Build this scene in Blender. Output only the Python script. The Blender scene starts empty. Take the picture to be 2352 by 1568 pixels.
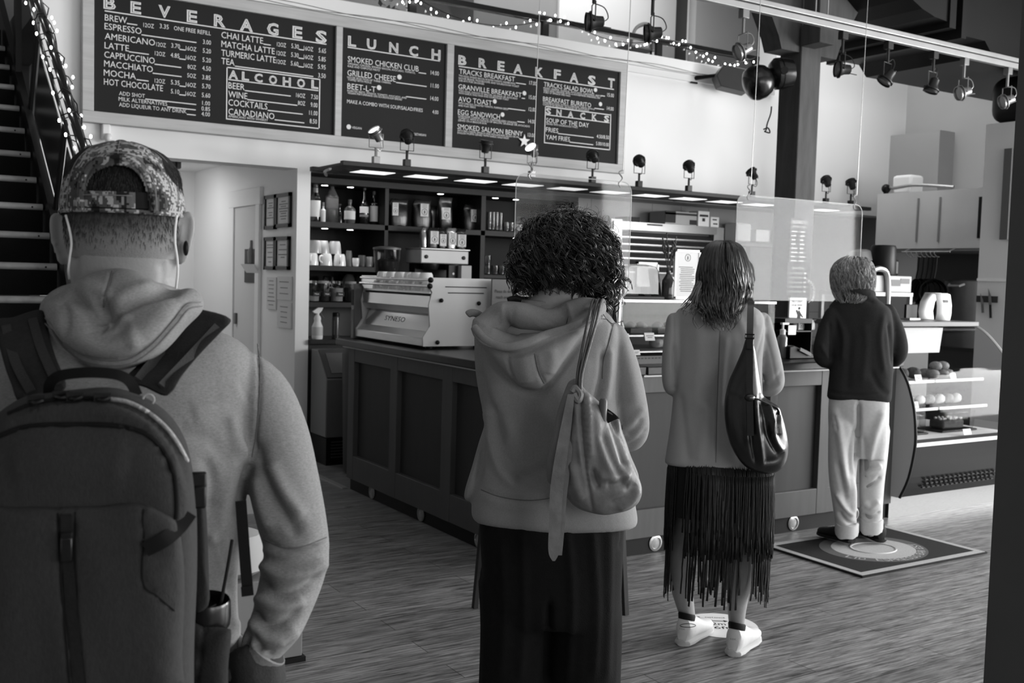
import bpy, bmesh, math, random
import numpy as np
from mathutils import Vector, Matrix
random.seed(7); np.random.seed(7)
SC = bpy.context.scene
COL = SC.collection
rad = math.radians

# ---------------------------------------------------------------- camera
FPX, PITCH, ROLL, YAW, EYE = 2402.0, rad(3.548), rad(1.598), rad(32.306), 1.52
_fw = np.array([math.sin(YAW)*math.cos(PITCH), math.cos(YAW)*math.cos(PITCH), -math.sin(PITCH)])
_r0 = np.array([math.cos(YAW), -math.sin(YAW), 0.0]); _u0 = np.cross(_r0, _fw)
_rt = math.cos(ROLL)*_r0 + math.sin(ROLL)*_u0
_up = -math.sin(ROLL)*_r0 + math.cos(ROLL)*_u0
EYEP = np.array([0, 0, EYE])
cam = bpy.data.cameras.new('camera'); cam_o = bpy.data.objects.new('camera', cam); COL.objects.link(cam_o)
cam.sensor_width = 36.0; cam.lens = FPX/2352*36.0; cam.clip_start = 0.05
cam_o.matrix_world = Matrix(((_rt[0], _up[0], -_fw[0], 0), (_rt[1], _up[1], -_fw[1], 0), (_rt[2], _up[2], -_fw[2], EYE), (0, 0, 0, 1)))
cam.dof.use_dof = True; cam.dof.focus_distance = 2.6; cam.dof.aperture_fstop = 8.0
SC.camera = cam_o

# ---------------------------------------------------------------- exposure, world
SC.view_settings.view_transform = 'Standard'; SC.view_settings.look = 'None'
SC.view_settings.gamma = 1.0; SC.view_settings.exposure = 0.0
SC.view_settings.use_curve_mapping = False
W = bpy.data.worlds.new('sky'); SC.world = W; W.use_nodes = True
W.node_tree.nodes['Background'].inputs[0].default_value = (0.8, 0.8, 0.8, 1)
W.node_tree.nodes['Background'].inputs[1].default_value = 3.0

# ---------------------------------------------------------------- daylight through the windows, unseen soft area lights indoors
def area(name, loc, aim, sx, sy, power):
    l = bpy.data.lights.new(name, 'AREA'); l.shape = 'RECTANGLE'; l.size = sx; l.size_y = sy; l.energy = power
    o = bpy.data.objects.new(name, l); COL.objects.link(o); o.location = loc
    o.rotation_euler = (Vector(aim)-Vector(loc)).to_track_quat('-Z', 'Y').to_euler()
    return o
for i, y in enumerate((-3.2, -0.4, 2.4)):
    area('daylight_right', (10.25, y, 2.1), (0, y, 1.6), 2.2, 2.6, 400)
for i, x in enumerate((2.0, 5.2, 8.4)):
    area('daylight_front', (x, -4.8, 2.2), (x, 4, 2.0), 2.4, 2.6, 60)
area('hall_fill', (3.2, 3.0, 5.4), (3.2, 3.4, 0), 5.0, 3.0, 35)  # unseen soft fill over the hall, has no fixture
area('corridor_area_light', (2.2, 9.9, 2.42), (2.4, 10.2, 0), 0.5, 0.9, 9)  # unseen area light under the corridor ceiling
area('loft_area_light', (6.0, 9.6, 5.4), (6.0, 10.4, 4.0), 5.0, 1.0, 60)  # unseen area light above the loft, no fixture modelled
area('kitchen_fill', (8.2, 7.0, 5.3), (9.4, 7.2, 0), 2.0, 1.5, 95)  # unseen fill that lifts the hood and the end wall

# ---------------------------------------------------------------- pixel -> place in the room (2352 x 1568 frame)
def ray(x, y): return _fw + _rt*(x-1176)/FPX - _up*(y-784)/FPX
def pZ(x, y, z): d = ray(x, y); return Vector(EYEP + d*(z-EYE)/d[2])
def pY(x, y, Y): d = ray(x, y); return Vector(EYEP + d*Y/d[1])
def pX(x, y, X): d = ray(x, y); return Vector(EYEP + d*X/d[0])
def pD(x, y, t): return Vector(EYEP + ray(x, y)*t)
def topx(V):
    P = np.asarray(V, float).reshape(-1, 3)-EYEP; k = P@_fw
    return 1176+FPX*(P@_rt)/k, 784-FPX*(P@_up)/k, k
RH = Vector((math.cos(YAW), -math.sin(YAW), 0)); BK = Vector((-math.sin(YAW), -math.cos(YAW), 0)); UPV = Vector((0, 0, 1))

# ---------------------------------------------------------------- materials
MATS = {}
def lin(s): s = s/255.0; return s/12.92 if s <= 0.04045 else ((s+0.055)/1.055)**2.4
def mat(name, grey, rough=0.6, metal=0.0, vary=0.0, scale=20.0, bump=0.0, bscale=60.0, emit=0.0, trans=0.0, ior=1.45, alpha=1.0, stretch=None, coat=0.0, spec=None, sheen=0.0):
    """a procedural grey: base colour with noise variation, optional bump"""
    if name in MATS: return MATS[name]
    m = bpy.data.materials.new(name); m.use_nodes = True; nt = m.node_tree; b = nt.nodes['Principled BSDF']
    g = lin(grey); b.inputs['Base Color'].default_value = (g, g, g, 1)
    b.inputs['Roughness'].default_value = rough; b.inputs['Metallic'].default_value = metal
    if coat: b.inputs['Coat Weight'].default_value = coat
    b.inputs['Specular IOR Level'].default_value = spec if spec is not None else (0.5 if (metal or coat or trans or rough < 0.3) else 0.22)
    if sheen: b.inputs['Sheen Weight'].default_value = sheen
    if trans: b.inputs['Transmission Weight'].default_value = trans; b.inputs['IOR'].default_value = ior
    if alpha < 1: b.inputs['Alpha'].default_value = alpha
    if emit: b.inputs['Emission Color'].default_value = (1, 1, 1, 1); b.inputs['Emission Strength'].default_value = emit
    if vary or bump:
        tc = nt.nodes.new('ShaderNodeTexCoord'); mp = nt.nodes.new('ShaderNodeMapping')
        nt.links.new(tc.outputs['Object'], mp.inputs[0])
        if stretch: mp.inputs['Scale'].default_value = stretch
    if vary:
        n = nt.nodes.new('ShaderNodeTexNoise'); n.inputs['Scale'].default_value = scale; n.inputs['Detail'].default_value = 5
        nt.links.new(mp.outputs[0], n.inputs['Vector'])
        cr = nt.nodes.new('ShaderNodeMapRange'); cr.inputs[1].default_value = 0.25; cr.inputs[2].default_value = 0.75
        cr.inputs[3].default_value = g*(1-vary); cr.inputs[4].default_value = min(1, g*(1+vary))
        nt.links.new(n.outputs[0], cr.inputs[0]); nt.links.new(cr.outputs[0], b.inputs['Base Color'])
    if bump:
        n2 = nt.nodes.new('ShaderNodeTexNoise'); n2.inputs['Scale'].default_value = bscale; n2.inputs['Detail'].default_value = 4
        nt.links.new(mp.outputs[0], n2.inputs['Vector'])
        bp = nt.nodes.new('ShaderNodeBump'); bp.inputs['Strength'].default_value = bump; bp.inputs['Distance'].default_value = 0.004
        nt.links.new(n2.outputs[0], bp.inputs['Height']); nt.links.new(bp.outputs[0], b.inputs['Normal'])
    MATS[name] = m
    return m
def node(m, t): return m.node_tree.nodes.new(t)
def glass(name, tint=245, refl=0.10):
    """thin clear sheet: mostly see-through with a Fresnel-like sheen"""
    if name in MATS: return MATS[name]
    m = bpy.data.materials.new(name); m.use_nodes = True; nt = m.node_tree; nt.nodes.clear()
    o = nt.nodes.new('ShaderNodeOutputMaterial'); t = nt.nodes.new('ShaderNodeBsdfTransparent'); gl = nt.nodes.new('ShaderNodeBsdfGlossy')
    mx = nt.nodes.new('ShaderNodeMixShader'); lw = nt.nodes.new('ShaderNodeLayerWeight'); lw.inputs[0].default_value = 0.5
    pw = nt.nodes.new('ShaderNodeMath'); pw.operation = 'POWER'; pw.inputs[1].default_value = 4.0; mr = nt.nodes.new('ShaderNodeMath'); mr.operation = 'MULTIPLY_ADD'
    mr.inputs[1].default_value = 0.35; mr.inputs[2].default_value = refl*0.35; nt.links.new(lw.outputs['Facing'], pw.inputs[0])
    g = lin(tint); t.inputs[0].default_value = (g, g, g, 1); gl.inputs[0].default_value = (0.9, 0.9, 0.9, 1); gl.inputs['Roughness'].default_value = 0.04
    nt.links.new(pw.outputs[0], mr.inputs[0]); nt.links.new(mr.outputs[0], mx.inputs[0])
    nt.links.new(t.outputs[0], mx.inputs[1]); nt.links.new(gl.outputs[0], mx.inputs[2]); nt.links.new(mx.outputs[0], o.inputs[0])
    MATS[name] = m
    return m

# ---------------------------------------------------------------- things, parts, labels
def tag(o, label=None, cat=None, group=None, kind=None):
    if label: o['label'] = label
    if cat: o['category'] = cat
    if group: o['group'] = group
    if kind: o['kind'] = kind
    return o
def thing(name, label, cat, loc, group=None, rz=0.0):
    o = bpy.data.objects.new(name, None); COL.objects.link(o); o.location = loc; o.rotation_euler = (0, 0, rz); o.empty_display_size = 0.05
    return tag(o, label, cat, group)
def root_of(o):
    while o.parent: o = o.parent
    return o
def link(name, me, m=None, parent=None, smooth=True, angle=38, loc=None):
    """mesh data in world coordinates -> ONE object; a child is moved into its thing's frame"""
    if m is not None and not me.materials: me.materials.append(m)
    o = bpy.data.objects.new(name, me); COL.objects.link(o)
    if smooth:
        me.polygons.foreach_set('use_smooth', [True]*len(me.polygons))
        try: me.set_sharp_from_angle(angle=rad(angle))
        except Exception: pass
    if parent is not None:
        o.parent = parent; r = root_of(parent)
        if r.type == 'EMPTY' or r.location.length:
            me.transform(Matrix.Translation(-r.location))
            if r.rotation_euler.z: me.transform(Matrix.Rotation(-r.rotation_euler.z, 4, 'Z'))
    elif loc is not False:
        n = len(me.vertices); a = np.empty(n*3); me.vertices.foreach_get('co', a); a = a.reshape(-1, 3)
        b = Vector(((a[:, 0].min()+a[:, 0].max())/2, (a[:, 1].min()+a[:, 1].max())/2, a[:, 2].min())) if loc is None else Vector(loc)
        me.transform(Matrix.Translation(-b)); o.location = b
    return o
def dup(src, loc=None, rz=None, label=None, group=None):
    def cp(o, par):
        c = o.copy(); COL.objects.link(c)
        if par is not None: c.parent = par
        for ch in o.children: cp(ch, c)
        return c
    r = cp(src, None)
    if loc is not None: r.location = loc
    if rz is not None: r.rotation_euler = (0, 0, rz)
    if label: r['label'] = label
    if group: r['group'] = group
    return r

class MB:
    """collects shapes and builds them as one mesh"""
    def __init__(s): s.v = []; s.f = []
    def add(s, vs, fs):
        k = len(s.v); s.v += [tuple(v) for v in vs]; s.f += [tuple(i+k for i in f) for f in fs]; return s
    def box(s, a, b):
        x0, y0, z0 = (min(a[i], b[i]) for i in range(3)); x1, y1, z1 = (max(a[i], b[i]) for i in range(3))
        return s.add([(x0,y0,z0),(x1,y0,z0),(x1,y1,z0),(x0,y1,z0),(x0,y0,z1),(x1,y0,z1),(x1,y1,z1),(x0,y1,z1)],
                     [(0,3,2,1),(4,5,6,7),(0,1,5,4),(1,2,6,5),(2,3,7,6),(3,0,4,7)])
    def obox(s, c, u, v, w):
        c, u, v, w = map(Vector, (c, u, v, w))
        return s.add([c+u*i+v*j+w*k for k in (-1,1) for j in (-1,1) for i in (-1,1)],
                     [(0,2,3,1),(4,5,7,6),(0,1,5,4),(1,3,7,5),(3,2,6,7),(2,0,4,6)])
    def quad(s, a, b, c, d): return s.add([a, b, c, d], [(0,1,2,3)])
    def prism(s, poly, depth):
        """poly: 3-D points of a planar outline; depth: extrusion vector"""
        n = len(poly); d = Vector(depth); P = [Vector(p) for p in poly]
        return s.add(P+[p+d for p in P], [tuple(range(n))[::-1], tuple(range(n, 2*n))]+[(i, (i+1) % n, (i+1) % n+n, i+n) for i in range(n)])
    def loft(s, rings, cap=True, closed=False):
        n = len(rings[0]); k = len(s.v); m = len(rings)
        for r in rings: s.v += [tuple(p) for p in r]
        for j in range(m if closed else m-1):
            a = k+j*n; b = k+((j+1) % m)*n
            for i in range(n): i2 = (i+1) % n; s.f.append((a+i, a+i2, b+i2, b+i))
        if cap and not closed: s.f.append(tuple(k+i for i in range(n))[::-1]); s.f.append(tuple(k+(m-1)*n+i for i in range(n)))
        return s
    def tube(s, pts, r, n=8, closed=False, flat=1.0, up=None):
        P = [Vector(p) for p in pts]; m = len(P); R = r if isinstance(r, (list, tuple)) else [r]*m; rings = []; prev = None
        for i in range(m):
            a = P[(i-1) % m] if (closed or i) else P[0]; b = P[(i+1) % m] if (closed or i < m-1) else P[-1]
            t = (b-a).normalized() if (b-a).length > 1e-9 else Vector((0, 0, 1))
            if up is not None: x = Vector(up).cross(t)
            elif prev is None: x = t.orthogonal()
            else: x = prev - t*prev.dot(t)
            if x.length < 1e-6: x = t.orthogonal()
            x.normalize(); prev = x; y = t.cross(x)
            rings.append([P[i]+(x*math.cos(q)+y*math.sin(q)*flat)*R[i] for q in (2*math.pi*j/n for j in range(n))])
        return s.loft(rings, True, closed)
    def lathe(s, prof, c=(0,0,0), n=20, axis=None, cap=True):
        """prof: (radius, height) pairs; axis: direction, default up"""
        c = Vector(c); a = Vector(axis).normalized() if axis is not None else Vector((0,0,1))
        x = a.orthogonal().normalized() if axis is not None else Vector((1,0,0)); y = a.cross(x)
        return s.loft([[c+a*h+(x*math.cos(q)+y*math.sin(q))*max(r, 1e-5) for q in (2*math.pi*j/n for j in range(n))] for r, h in prof], cap)
    def ball(s, c, r, n=14, m=9):
        if not isinstance(r, (tuple, list)): r = (r, r, r)
        c = Vector(c)
        return s.loft([[c+Vector((r[0]*math.sin(t)*math.cos(q), r[1]*math.sin(t)*math.sin(q), -r[2]*math.cos(t))) for q in (2*math.pi*j/n for j in range(n))]
                       for t in (max(0.02, min(math.pi-0.02, math.pi*i/(m-1))) for i in range(m))])
    def mesh(s, name='m'):
        me = bpy.data.meshes.new(name); me.from_pydata(s.v, [], s.f); me.update(); return me
    def build(s, name, m, parent=None, smooth=True, bev=0.0, angle=38, loc=None, seg=2):
        o = link(name, s.mesh(name), m, parent, smooth, angle, loc)
        if bev:
            b = o.modifiers.new('bevel', 'BEVEL'); b.width = bev; b.segments = seg; b.limit_method = 'ANGLE'; b.angle_limit = rad(40)
        return o
def struct(name, mb, m, bev=0.0): return tag(mb.build(name, m, bev=bev, smooth=bool(bev)), kind='structure')
def spline(pts, k=6, closed=False):
    """Catmull-Rom through tuples of any size"""
    P = [np.array(p, float) for p in pts]; n = len(P); out = []
    for i in range(n if closed else n-1):
        a, b, c, d = (P[(i+j) % n] if closed else P[min(max(i+j, 0), n-1)] for j in (-1, 0, 1, 2))
        for q in range(k):
            t = q/k; out.append(0.5*((2*b)+(-a+c)*t+(2*a-5*b+4*c-d)*t*t+(-a+3*b-3*c+d)*t**3))
    if not closed: out.append(P[-1])
    return out

# ---------------------------------------------------------------- lettering
def text_mesh(txt, outline=False, bevel=0.02, spacing=1.0):
    cu = bpy.data.curves.new('t', 'FONT'); cu.body = txt; cu.resolution_u = 2; cu.space_character = spacing
    if outline: cu.fill_mode = 'NONE'; cu.bevel_depth = bevel; cu.bevel_resolution = 0
    o = bpy.data.objects.new('t', cu); COL.objects.link(o)
    dg = bpy.context.evaluated_depsgraph_get(); me = bpy.data.meshes.new_from_object(o.evaluated_get(dg))
    bpy.data.objects.remove(o); bpy.data.curves.remove(cu)
    n = len(me.vertices); a = np.empty(n*3); me.vertices.foreach_get('co', a); V = a.reshape(-1, 3); F = [tuple(p.vertices) for p in me.polygons]
    bpy.data.meshes.remove(me)
    return V, F
def put_text(mb, txt, o, ux, uz, w=None, h=0.1, outline=False, bevel=0.05, bold=0.0):
    """text in the plane (ux, uz) from baseline-left corner o; fitted to width w and cap height h"""
    if not txt.strip(): return
    V, F = text_mesh(txt, outline, bevel)
    if not len(V): return
    V = V.copy(); cap = 0.73
    x0, x1 = V[:, 0].min(), V[:, 0].max(); sx = (w/(x1-x0)) if w else h/cap
    sy = h/cap; o, ux, uz = Vector(o), Vector(ux), Vector(uz); nz = ux.cross(uz)
    mb.add([o+ux*((p[0]-x0)*sx)+uz*(p[1]*sy)+nz*(p[2]*min(sx, sy)*0.5) for p in V], F)

# ================================================================ THE SETTING
WHITE = mat('white_paint', 232, 0.75, vary=0.02, scale=1.5, bump=0.05, bscale=300)
GREYW = mat('grey_paint', 165, 0.8, vary=0.03, scale=1.2)
LOFTW = mat('loft_paint', 150, 0.8, vary=0.03, scale=1.2)
BLACKM = mat('black_metal', 18, 0.45, vary=0.2, scale=8)
STEEL = mat('brushed_steel', 138, 0.32, 0.9, vary=0.08, scale=30, stretch=(1, 1, 12))
STEELD = mat('dull_steel', 150, 0.4, 0.7, vary=0.1, scale=6)
CHROME = mat('chrome', 215, 0.08, 1.0)
# floor: long boards with grain
def floor_mat():
    m = mat('floor_boards', 120, 0.36, spec=0.4); nt = m.node_tree; b = nt.nodes['Principled BSDF']; N = nt.nodes.new; L = nt.links.new
    tc = N('ShaderNodeTexCoord'); br = N('ShaderNodeTexBrick'); br.inputs['Scale'].default_value = 1.0
    br.inputs['Brick Width'].default_value = 1.25; br.inputs['Row Height'].default_value = 0.15; br.inputs['Mortar Size'].default_value = 0.0022
    br.inputs['Color1'].default_value = (0.62, 0.62, 0.62, 1); br.inputs['Color2'].default_value = (0.84, 0.84, 0.84, 1); br.inputs['Mortar'].default_value = (0.25, 0.25, 0.25, 1)
    L(tc.outputs['Object'], br.inputs['Vector'])
    mp = N('ShaderNodeMapping'); mp.inputs['Scale'].default_value = (2.4, 30, 1); L(tc.outputs['Object'], mp.inputs[0])
    n = N('ShaderNodeTexNoise'); n.inputs['Scale'].default_value = 2.2; n.inputs['Detail'].default_value = 8; n.inputs['Roughness'].default_value = 0.65; n.inputs['Distortion'].default_value = 0.6
    L(mp.outputs[0], n.inputs['Vector'])
    mp2 = N('ShaderNodeMapping'); mp2.inputs['Scale'].default_value = (3, 7, 1); L(tc.outputs['Object'], mp2.inputs[0])
    kn = N('ShaderNodeTexNoise'); kn.inputs['Scale'].default_value = 1.6; kn.inputs['Detail'].default_value = 2; L(mp2.outputs[0], kn.inputs['Vector'])
    kr = N('ShaderNodeMapRange'); kr.inputs[1].default_value = 0.70; kr.inputs[2].default_value = 0.78; kr.inputs[3].default_value = 1.0; kr.inputs[4].default_value = 0.45; L(kn.outputs[0], kr.inputs[0])
    r = N('ShaderNodeValToRGB'); e = r.color_ramp.elements; e[0].position = 0.34; e[0].color = (0.055,)*3+(1,); e[1].position = 0.64; e[1].color = (0.40,)*3+(1,)
    L(n.outputs[0], r.inputs[0])
    mx = N('ShaderNodeMix'); mx.data_type = 'RGBA'; mx.blend_type = 'MULTIPLY'; mx.inputs[0].default_value = 1; L(r.outputs[0], mx.inputs[6]); L(br.outputs[0], mx.inputs[7])
    mk = N('ShaderNodeMix'); mk.data_type = 'RGBA'; mk.blend_type = 'MULTIPLY'; mk.inputs[0].default_value = 1; L(mx.outputs[2], mk.inputs[6]); L(kr.outputs[0], mk.inputs[7])
    L(mk.outputs[2], b.inputs['Base Color'])
    bp = N('ShaderNodeBump'); bp.inputs['Strength'].default_value = 0.2; bp.inputs['Distance'].default_value = 0.002; L(n.outputs[0], bp.inputs['Height']); L(bp.outputs[0], b.inputs['Normal'])
    return m
f = struct('floor', MB().box((-4.2, -5.2, -0.1), (10.6, 12.2, 0)), floor_mat())
struct('ceiling', MB().box((-4.2, -5.2, 5.6), (10.6, 12.2, 5.7)), mat('ceiling_paint', 150, 0.9, vary=0.05, scale=2))
# back wall with the stair gap, the corridor opening, the bar recess and the loft opening
wb = MB()
wb.box((1.12, 8.0, 2.33), (10.4, 8.25, 3.5)).box((1.12, 8.0, 0), (1.5, 8.25, 2.33)).box((3.0, 8.0, 0), (3.112, 8.25, 2.33))
wb.box((8.25, 8.0, 3.5), (10.4, 8.25, 5.6))
struct('wall_back', wb, WHITE)
struct('floor_loft', MB().box((1.12, 8.25, 3.3), (10.4, 10.9, 3.5)), mat('loft_floor', 120, 0.6))
struct('wall_corridor', MB().box((3.0, 8.25, 0), (3.112, 12.0, 3.3)).box((1.38, 8.25, 0), (1.5, 12.0, 3.3)).box((1.5, 10.95, 0), (3.0, 11.05, 2.6)), WHITE)
struct('ceiling_corridor', MB().box((1.5, 8.25, 2.5), (3.0, 11.0, 2.56)), WHITE)
struct('wall_loft', MB().box((-4.2, 10.5, 0), (1.38, 10.6, 5.6)).box((1.38, 10.5, 3.5), (7.15, 10.6, 5.6)), LOFTW)
struct('wall_loft_white', MB().box((7.15, 10.46, 3.5), (8.96, 10.6, 5.6)).box((9.30, 10.46, 3.5), (10.4, 10.6, 5.6)).box((8.96, 10.46, 5.3), (9.3, 10.6, 5.6)).box((8.9, 10.7, 3.5), (9.4, 10.75, 5.6)), WHITE)
struct('trim_1', MB().box((1.12, 7.93, 3.56), (8.2, 8.3, 3.68)).box((1.12, 7.97, 3.5), (8.2, 8.3, 3.56)), WHITE, 0.006)
# bar recess: tiled back wall
def tile_mat():
    m = mat('pale_tile', 150, 0.45); nt = m.node_tree; b = nt.nodes['Principled BSDF']
    tc = node(m, 'ShaderNodeTexCoord'); mp = node(m, 'ShaderNodeMapping'); mp.inputs['Rotation'].default_value = (rad(90), 0, 0)
    br = node(m, 'ShaderNodeTexBrick'); br.offset = 0; br.inputs['Scale'].default_value = 1; br.inputs['Brick Width'].default_value = 0.4; br.inputs['Row Height'].default_value = 0.3; br.inputs['Mortar Size'].default_value = 0.004
    for k, v in (('Color1', 0.30), ('Color2', 0.33), ('Mortar', 0.17)): br.inputs[k].default_value = (v, v, v, 1)
    nt.links.new(tc.outputs['Object'], mp.inputs[0]); nt.links.new(mp.outputs[0], br.inputs['Vector']); nt.links.new(br.outputs[0], b.inputs['Base Color'])
    return m
struct('wall_recess', MB().box((3.112, 8.62, 0), (10.4, 8.75, 2.6)).box((3.112, 8.25, 2.33), (10.4, 8.7, 2.4)), tile_mat())
# right: kitchen end wall, street wall with three windows; front wall with three windows; left wall
wr = MB().box((10.4, 4.0, 0), (10.6, 12.0, 5.6))
def holed(mb, axis, c0, c1, lo, hi, top, holes, z0, z1):
    def bx(a, b, za, zb):
        if axis == 'x': mb.box((c0, a, za), (c1, b, zb))
        else: mb.box((a, c0, za), (b, c1, zb))
    bx(lo, hi, 0, z0); bx(lo, hi, z1, top); p = lo
    for a, b in holes: bx(p, a, z0, z1); p = b
    bx(p, hi, z0, z1)
hr = [(-4.3, -2.1), (-1.5, 0.7), (1.3, 3.5)]; hf = [(0.8, 3.2), (4.0, 6.4), (7.2, 9.6)]
holed(wr, 'x', 10.4, 10.6, -5.2, 4.0, 5.6, hr, 0.8, 3.4)
struct('wall_right', wr, GREYW)
wf = MB(); holed(wf, 'y', -5.2, -5.0, -4.2, 10.6, 5.6, hf, 0.9, 3.5); struct('wall_front', wf, GREYW)
struct('wall_left', MB().box((-4.2, -5.0, 0), (-4.0, 12.0, 5.6)), GREYW)
FR = mat('window_frame_paint', 60, 0.5)
k = 1
for a, b in hr:
    w = MB()
    for y in (a, (a+b)/2-0.02, b-0.05): w.box((10.42, y, 0.8), (10.5, y+0.05, 3.4))
    for z in (0.8, 2.5, 3.35): w.box((10.42, a, z), (10.5, b, z+0.05))
    struct('window_%d' % k, w, FR); k += 1
for a, b in hf:
    w = MB()
    for x in (a, (a+b)/2-0.02, b-0.05): w.box((x, -5.1, 0.9), (x+0.05, -5.02, 3.5))
    for z in (0.9, 2.6, 3.45): w.box((a, -5.1, z), (b, -5.02, z+0.05))
    struct('window_%d' % k, w, FR); k += 1
# floor strip at the bar end
struct('trim_2', MB().box((2.90, 6.76, 0.0), (2.94, 8.0, 0.008)), mat('metal_strip', 170, 0.35, 0.6))
# kitchen: grey wall panel and the pilaster with wainscot
struct('trim_3', MB().box((10.14, 7.35, 2.3), (10.4, 8.0, 3.26)), mat('panel_grey', 158, 0.6, vary=0.04, scale=2))
pl = MB(); a = pX(2258, 420, 8.9)[1]; b = pX(2312, 400, 8.9)[1]
a_pl, b_pl = a, b; pl.box((8.9, b-0.15, 0), (9.1, a, pX(2266, 286, 8.9)[2]))
struct('wall_pilaster', pl, mat('pilaster_paint', 215, 0.7, vary=0.02, scale=2))
struct('trim_4', MB().box((8.885, b-0.15, 1.60), (8.9, a, 1.625)), WHITE)
# corridor door with its casing (right wall of the corridor)
DW = mat('door_paint', 205, 0.5, vary=0.02, scale=3)
d = MB().box((2.985, 8.93, 0), (3.0, 9.55, 2.08)); struct('door_1', d, DW, 0.004)
struct('trim_5', MB().box((2.97, 8.83, 0), (3.0, 8.93, 2.21)).box((2.97, 9.55, 0), (3.0, 9.65, 2.21)).box((2.965, 8.80, 2.08), (3.0, 9.68, 2.23)), WHITE, 0.004)

# ================================================================ MENU BOARD
PINE = mat('pine', 185, 0.6, vary=0.12, scale=5, stretch=(0.6, 8, 8))
CHALK = mat('chalk_black', 33, 0.7, vary=0.06, scale=3)
CHALKW = mat('chalk_white', 225, 0.8)
YB = 7.94
menu = thing('menu_board', 'long pine-framed black menu board on the white wall above the bar', 'menu board', (3.83, YB, 2.53))
def bz(x, y, Y=YB): return pY(x, y, Y)
fr = MB(); bl, br, tr = bz(188, 278), bz(1432, 400), bz(1440, 147)
ibl, itr = bz(215, 255), bz(1424, 161)
dv = [(bz(769, 200)[0], bz(784, 200)[0]), (bz(1023, 230)[0], bz(1039, 230)[0])]
zb, zt, izb, izt = (bl[2]+br[2])/2, tr[2], ibl[2], tr[2]-0.085
y0, y1 = YB-0.015, 7.995
def ub(x0, x1, z0, z1): fr.box((x0, y0, z0), (x1, y1, z1))
ub(bl[0], tr[0], zb, izb); ub(bl[0], tr[0], izt, zt); ub(bl[0], ibl[0], izb, izt); ub(itr[0], tr[0], izb, izt)
for a, b in dv: ub(a, b, izb, izt)
fr.build('frame', PINE, menu, bev=0.004)
panels = []
for a, b in ((ibl[0], dv[0][0]), (dv[0][1], dv[1][0]), (dv[1][1], itr[0])):
    panels.append(MB().box((a, YB+0.01, izb), (b, YB+0.03, izt)).build('panel', CHALK, menu, smooth=False))
YT = YB+0.007
UX, UZ = Vector((1, 0, 0)), Vector((0, 0, 1))
class Board:
    def __init__(s, panel, ox, oy, sc): s.p, s.ox, s.oy, s.sc, s.mb, s.hd = panel, ox, oy, sc, MB(), MB()
    def at(s, q): return pY(s.ox+q[0]/s.sc, s.oy+q[1]/s.sc, YT)
    def t(s, txt, a, b, h, mb=None):
        A, B = s.at(a), s.at(b); k = (topx(A)[2]).item()
        put_text(mb or s.mb, txt, A, UX, UZ, w=abs(B[0]-A[0]), h=h/s.sc*k/FPX)
    def ln(s, a, b, th=0.007, mb=None):
        A, B = s.at(a), s.at(b)
        if abs(A[0]-B[0]) > abs(A[2]-B[2]): B[2] = A[2]
        else: B[0] = A[0]
        d = Vector((th/2, 0, th/2)); A, B = Vector((min(A[0], B[0]), YT, min(A[2], B[2]))), Vector((max(A[0], B[0]), YT, max(A[2], B[2])))
        (mb or s.mb).box(A-d-Vector((0, .001, 0)), B+d+Vector((0, .001, 0)))
    def dot(s, c, r):
        A = s.at(c); k = (topx(A)[2]).item(); R = r/s.sc*k/FPX*1.1
        s.mb.lathe([(R, -0.001), (R, 0.001)], A, 14, (0, -1, 0))
    def head(s, spec, h):
        for ch, x, y in spec:
            A = s.at((x, y)); k = (topx(A)[2]).item(); H = h/s.sc*k/FPX; V, F = text_mesh(ch, True, 0.035)
            x0, x1 = V[:, 0].min(), V[:, 0].max(); w = H*(1.05 if ch in 'LEFT' else 1.2 if ch != 'A' else 1.35)*0.78; sx = w/(x1-x0); sy = H/0.8
            s.hd.add([A+UX*((p[0]-(x0+x1)/2)*sx)+UZ*(p[1]*sy+0.004)+Vector((0, -p[2]*0.05, 0)) for p in V], F)
    def boxl(s, c, th=0.008):
        for i in range(4): s.ln(c[i], c[(i+1) % 4], th)
    def done(s):
        if s.hd.v: s.hd.build('heading_letters', CHALKW, s.p, smooth=False)
        if s.mb.v: s.mb.build('menu_lettering', CHALKW, s.p, smooth=False)
S3 = 2.999
b = Board(panels[0], 0, 0, S3)
b.head([('B',755,65),('E',935,95),('V',1132,122),('E',1322,155),('R',1513,185),('A',1697,215),('G',1878,242),('E',2048,265),('S',2212,295)], 87)
b.ln((725,75),(2245,305),0.008,b.hd)
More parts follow.
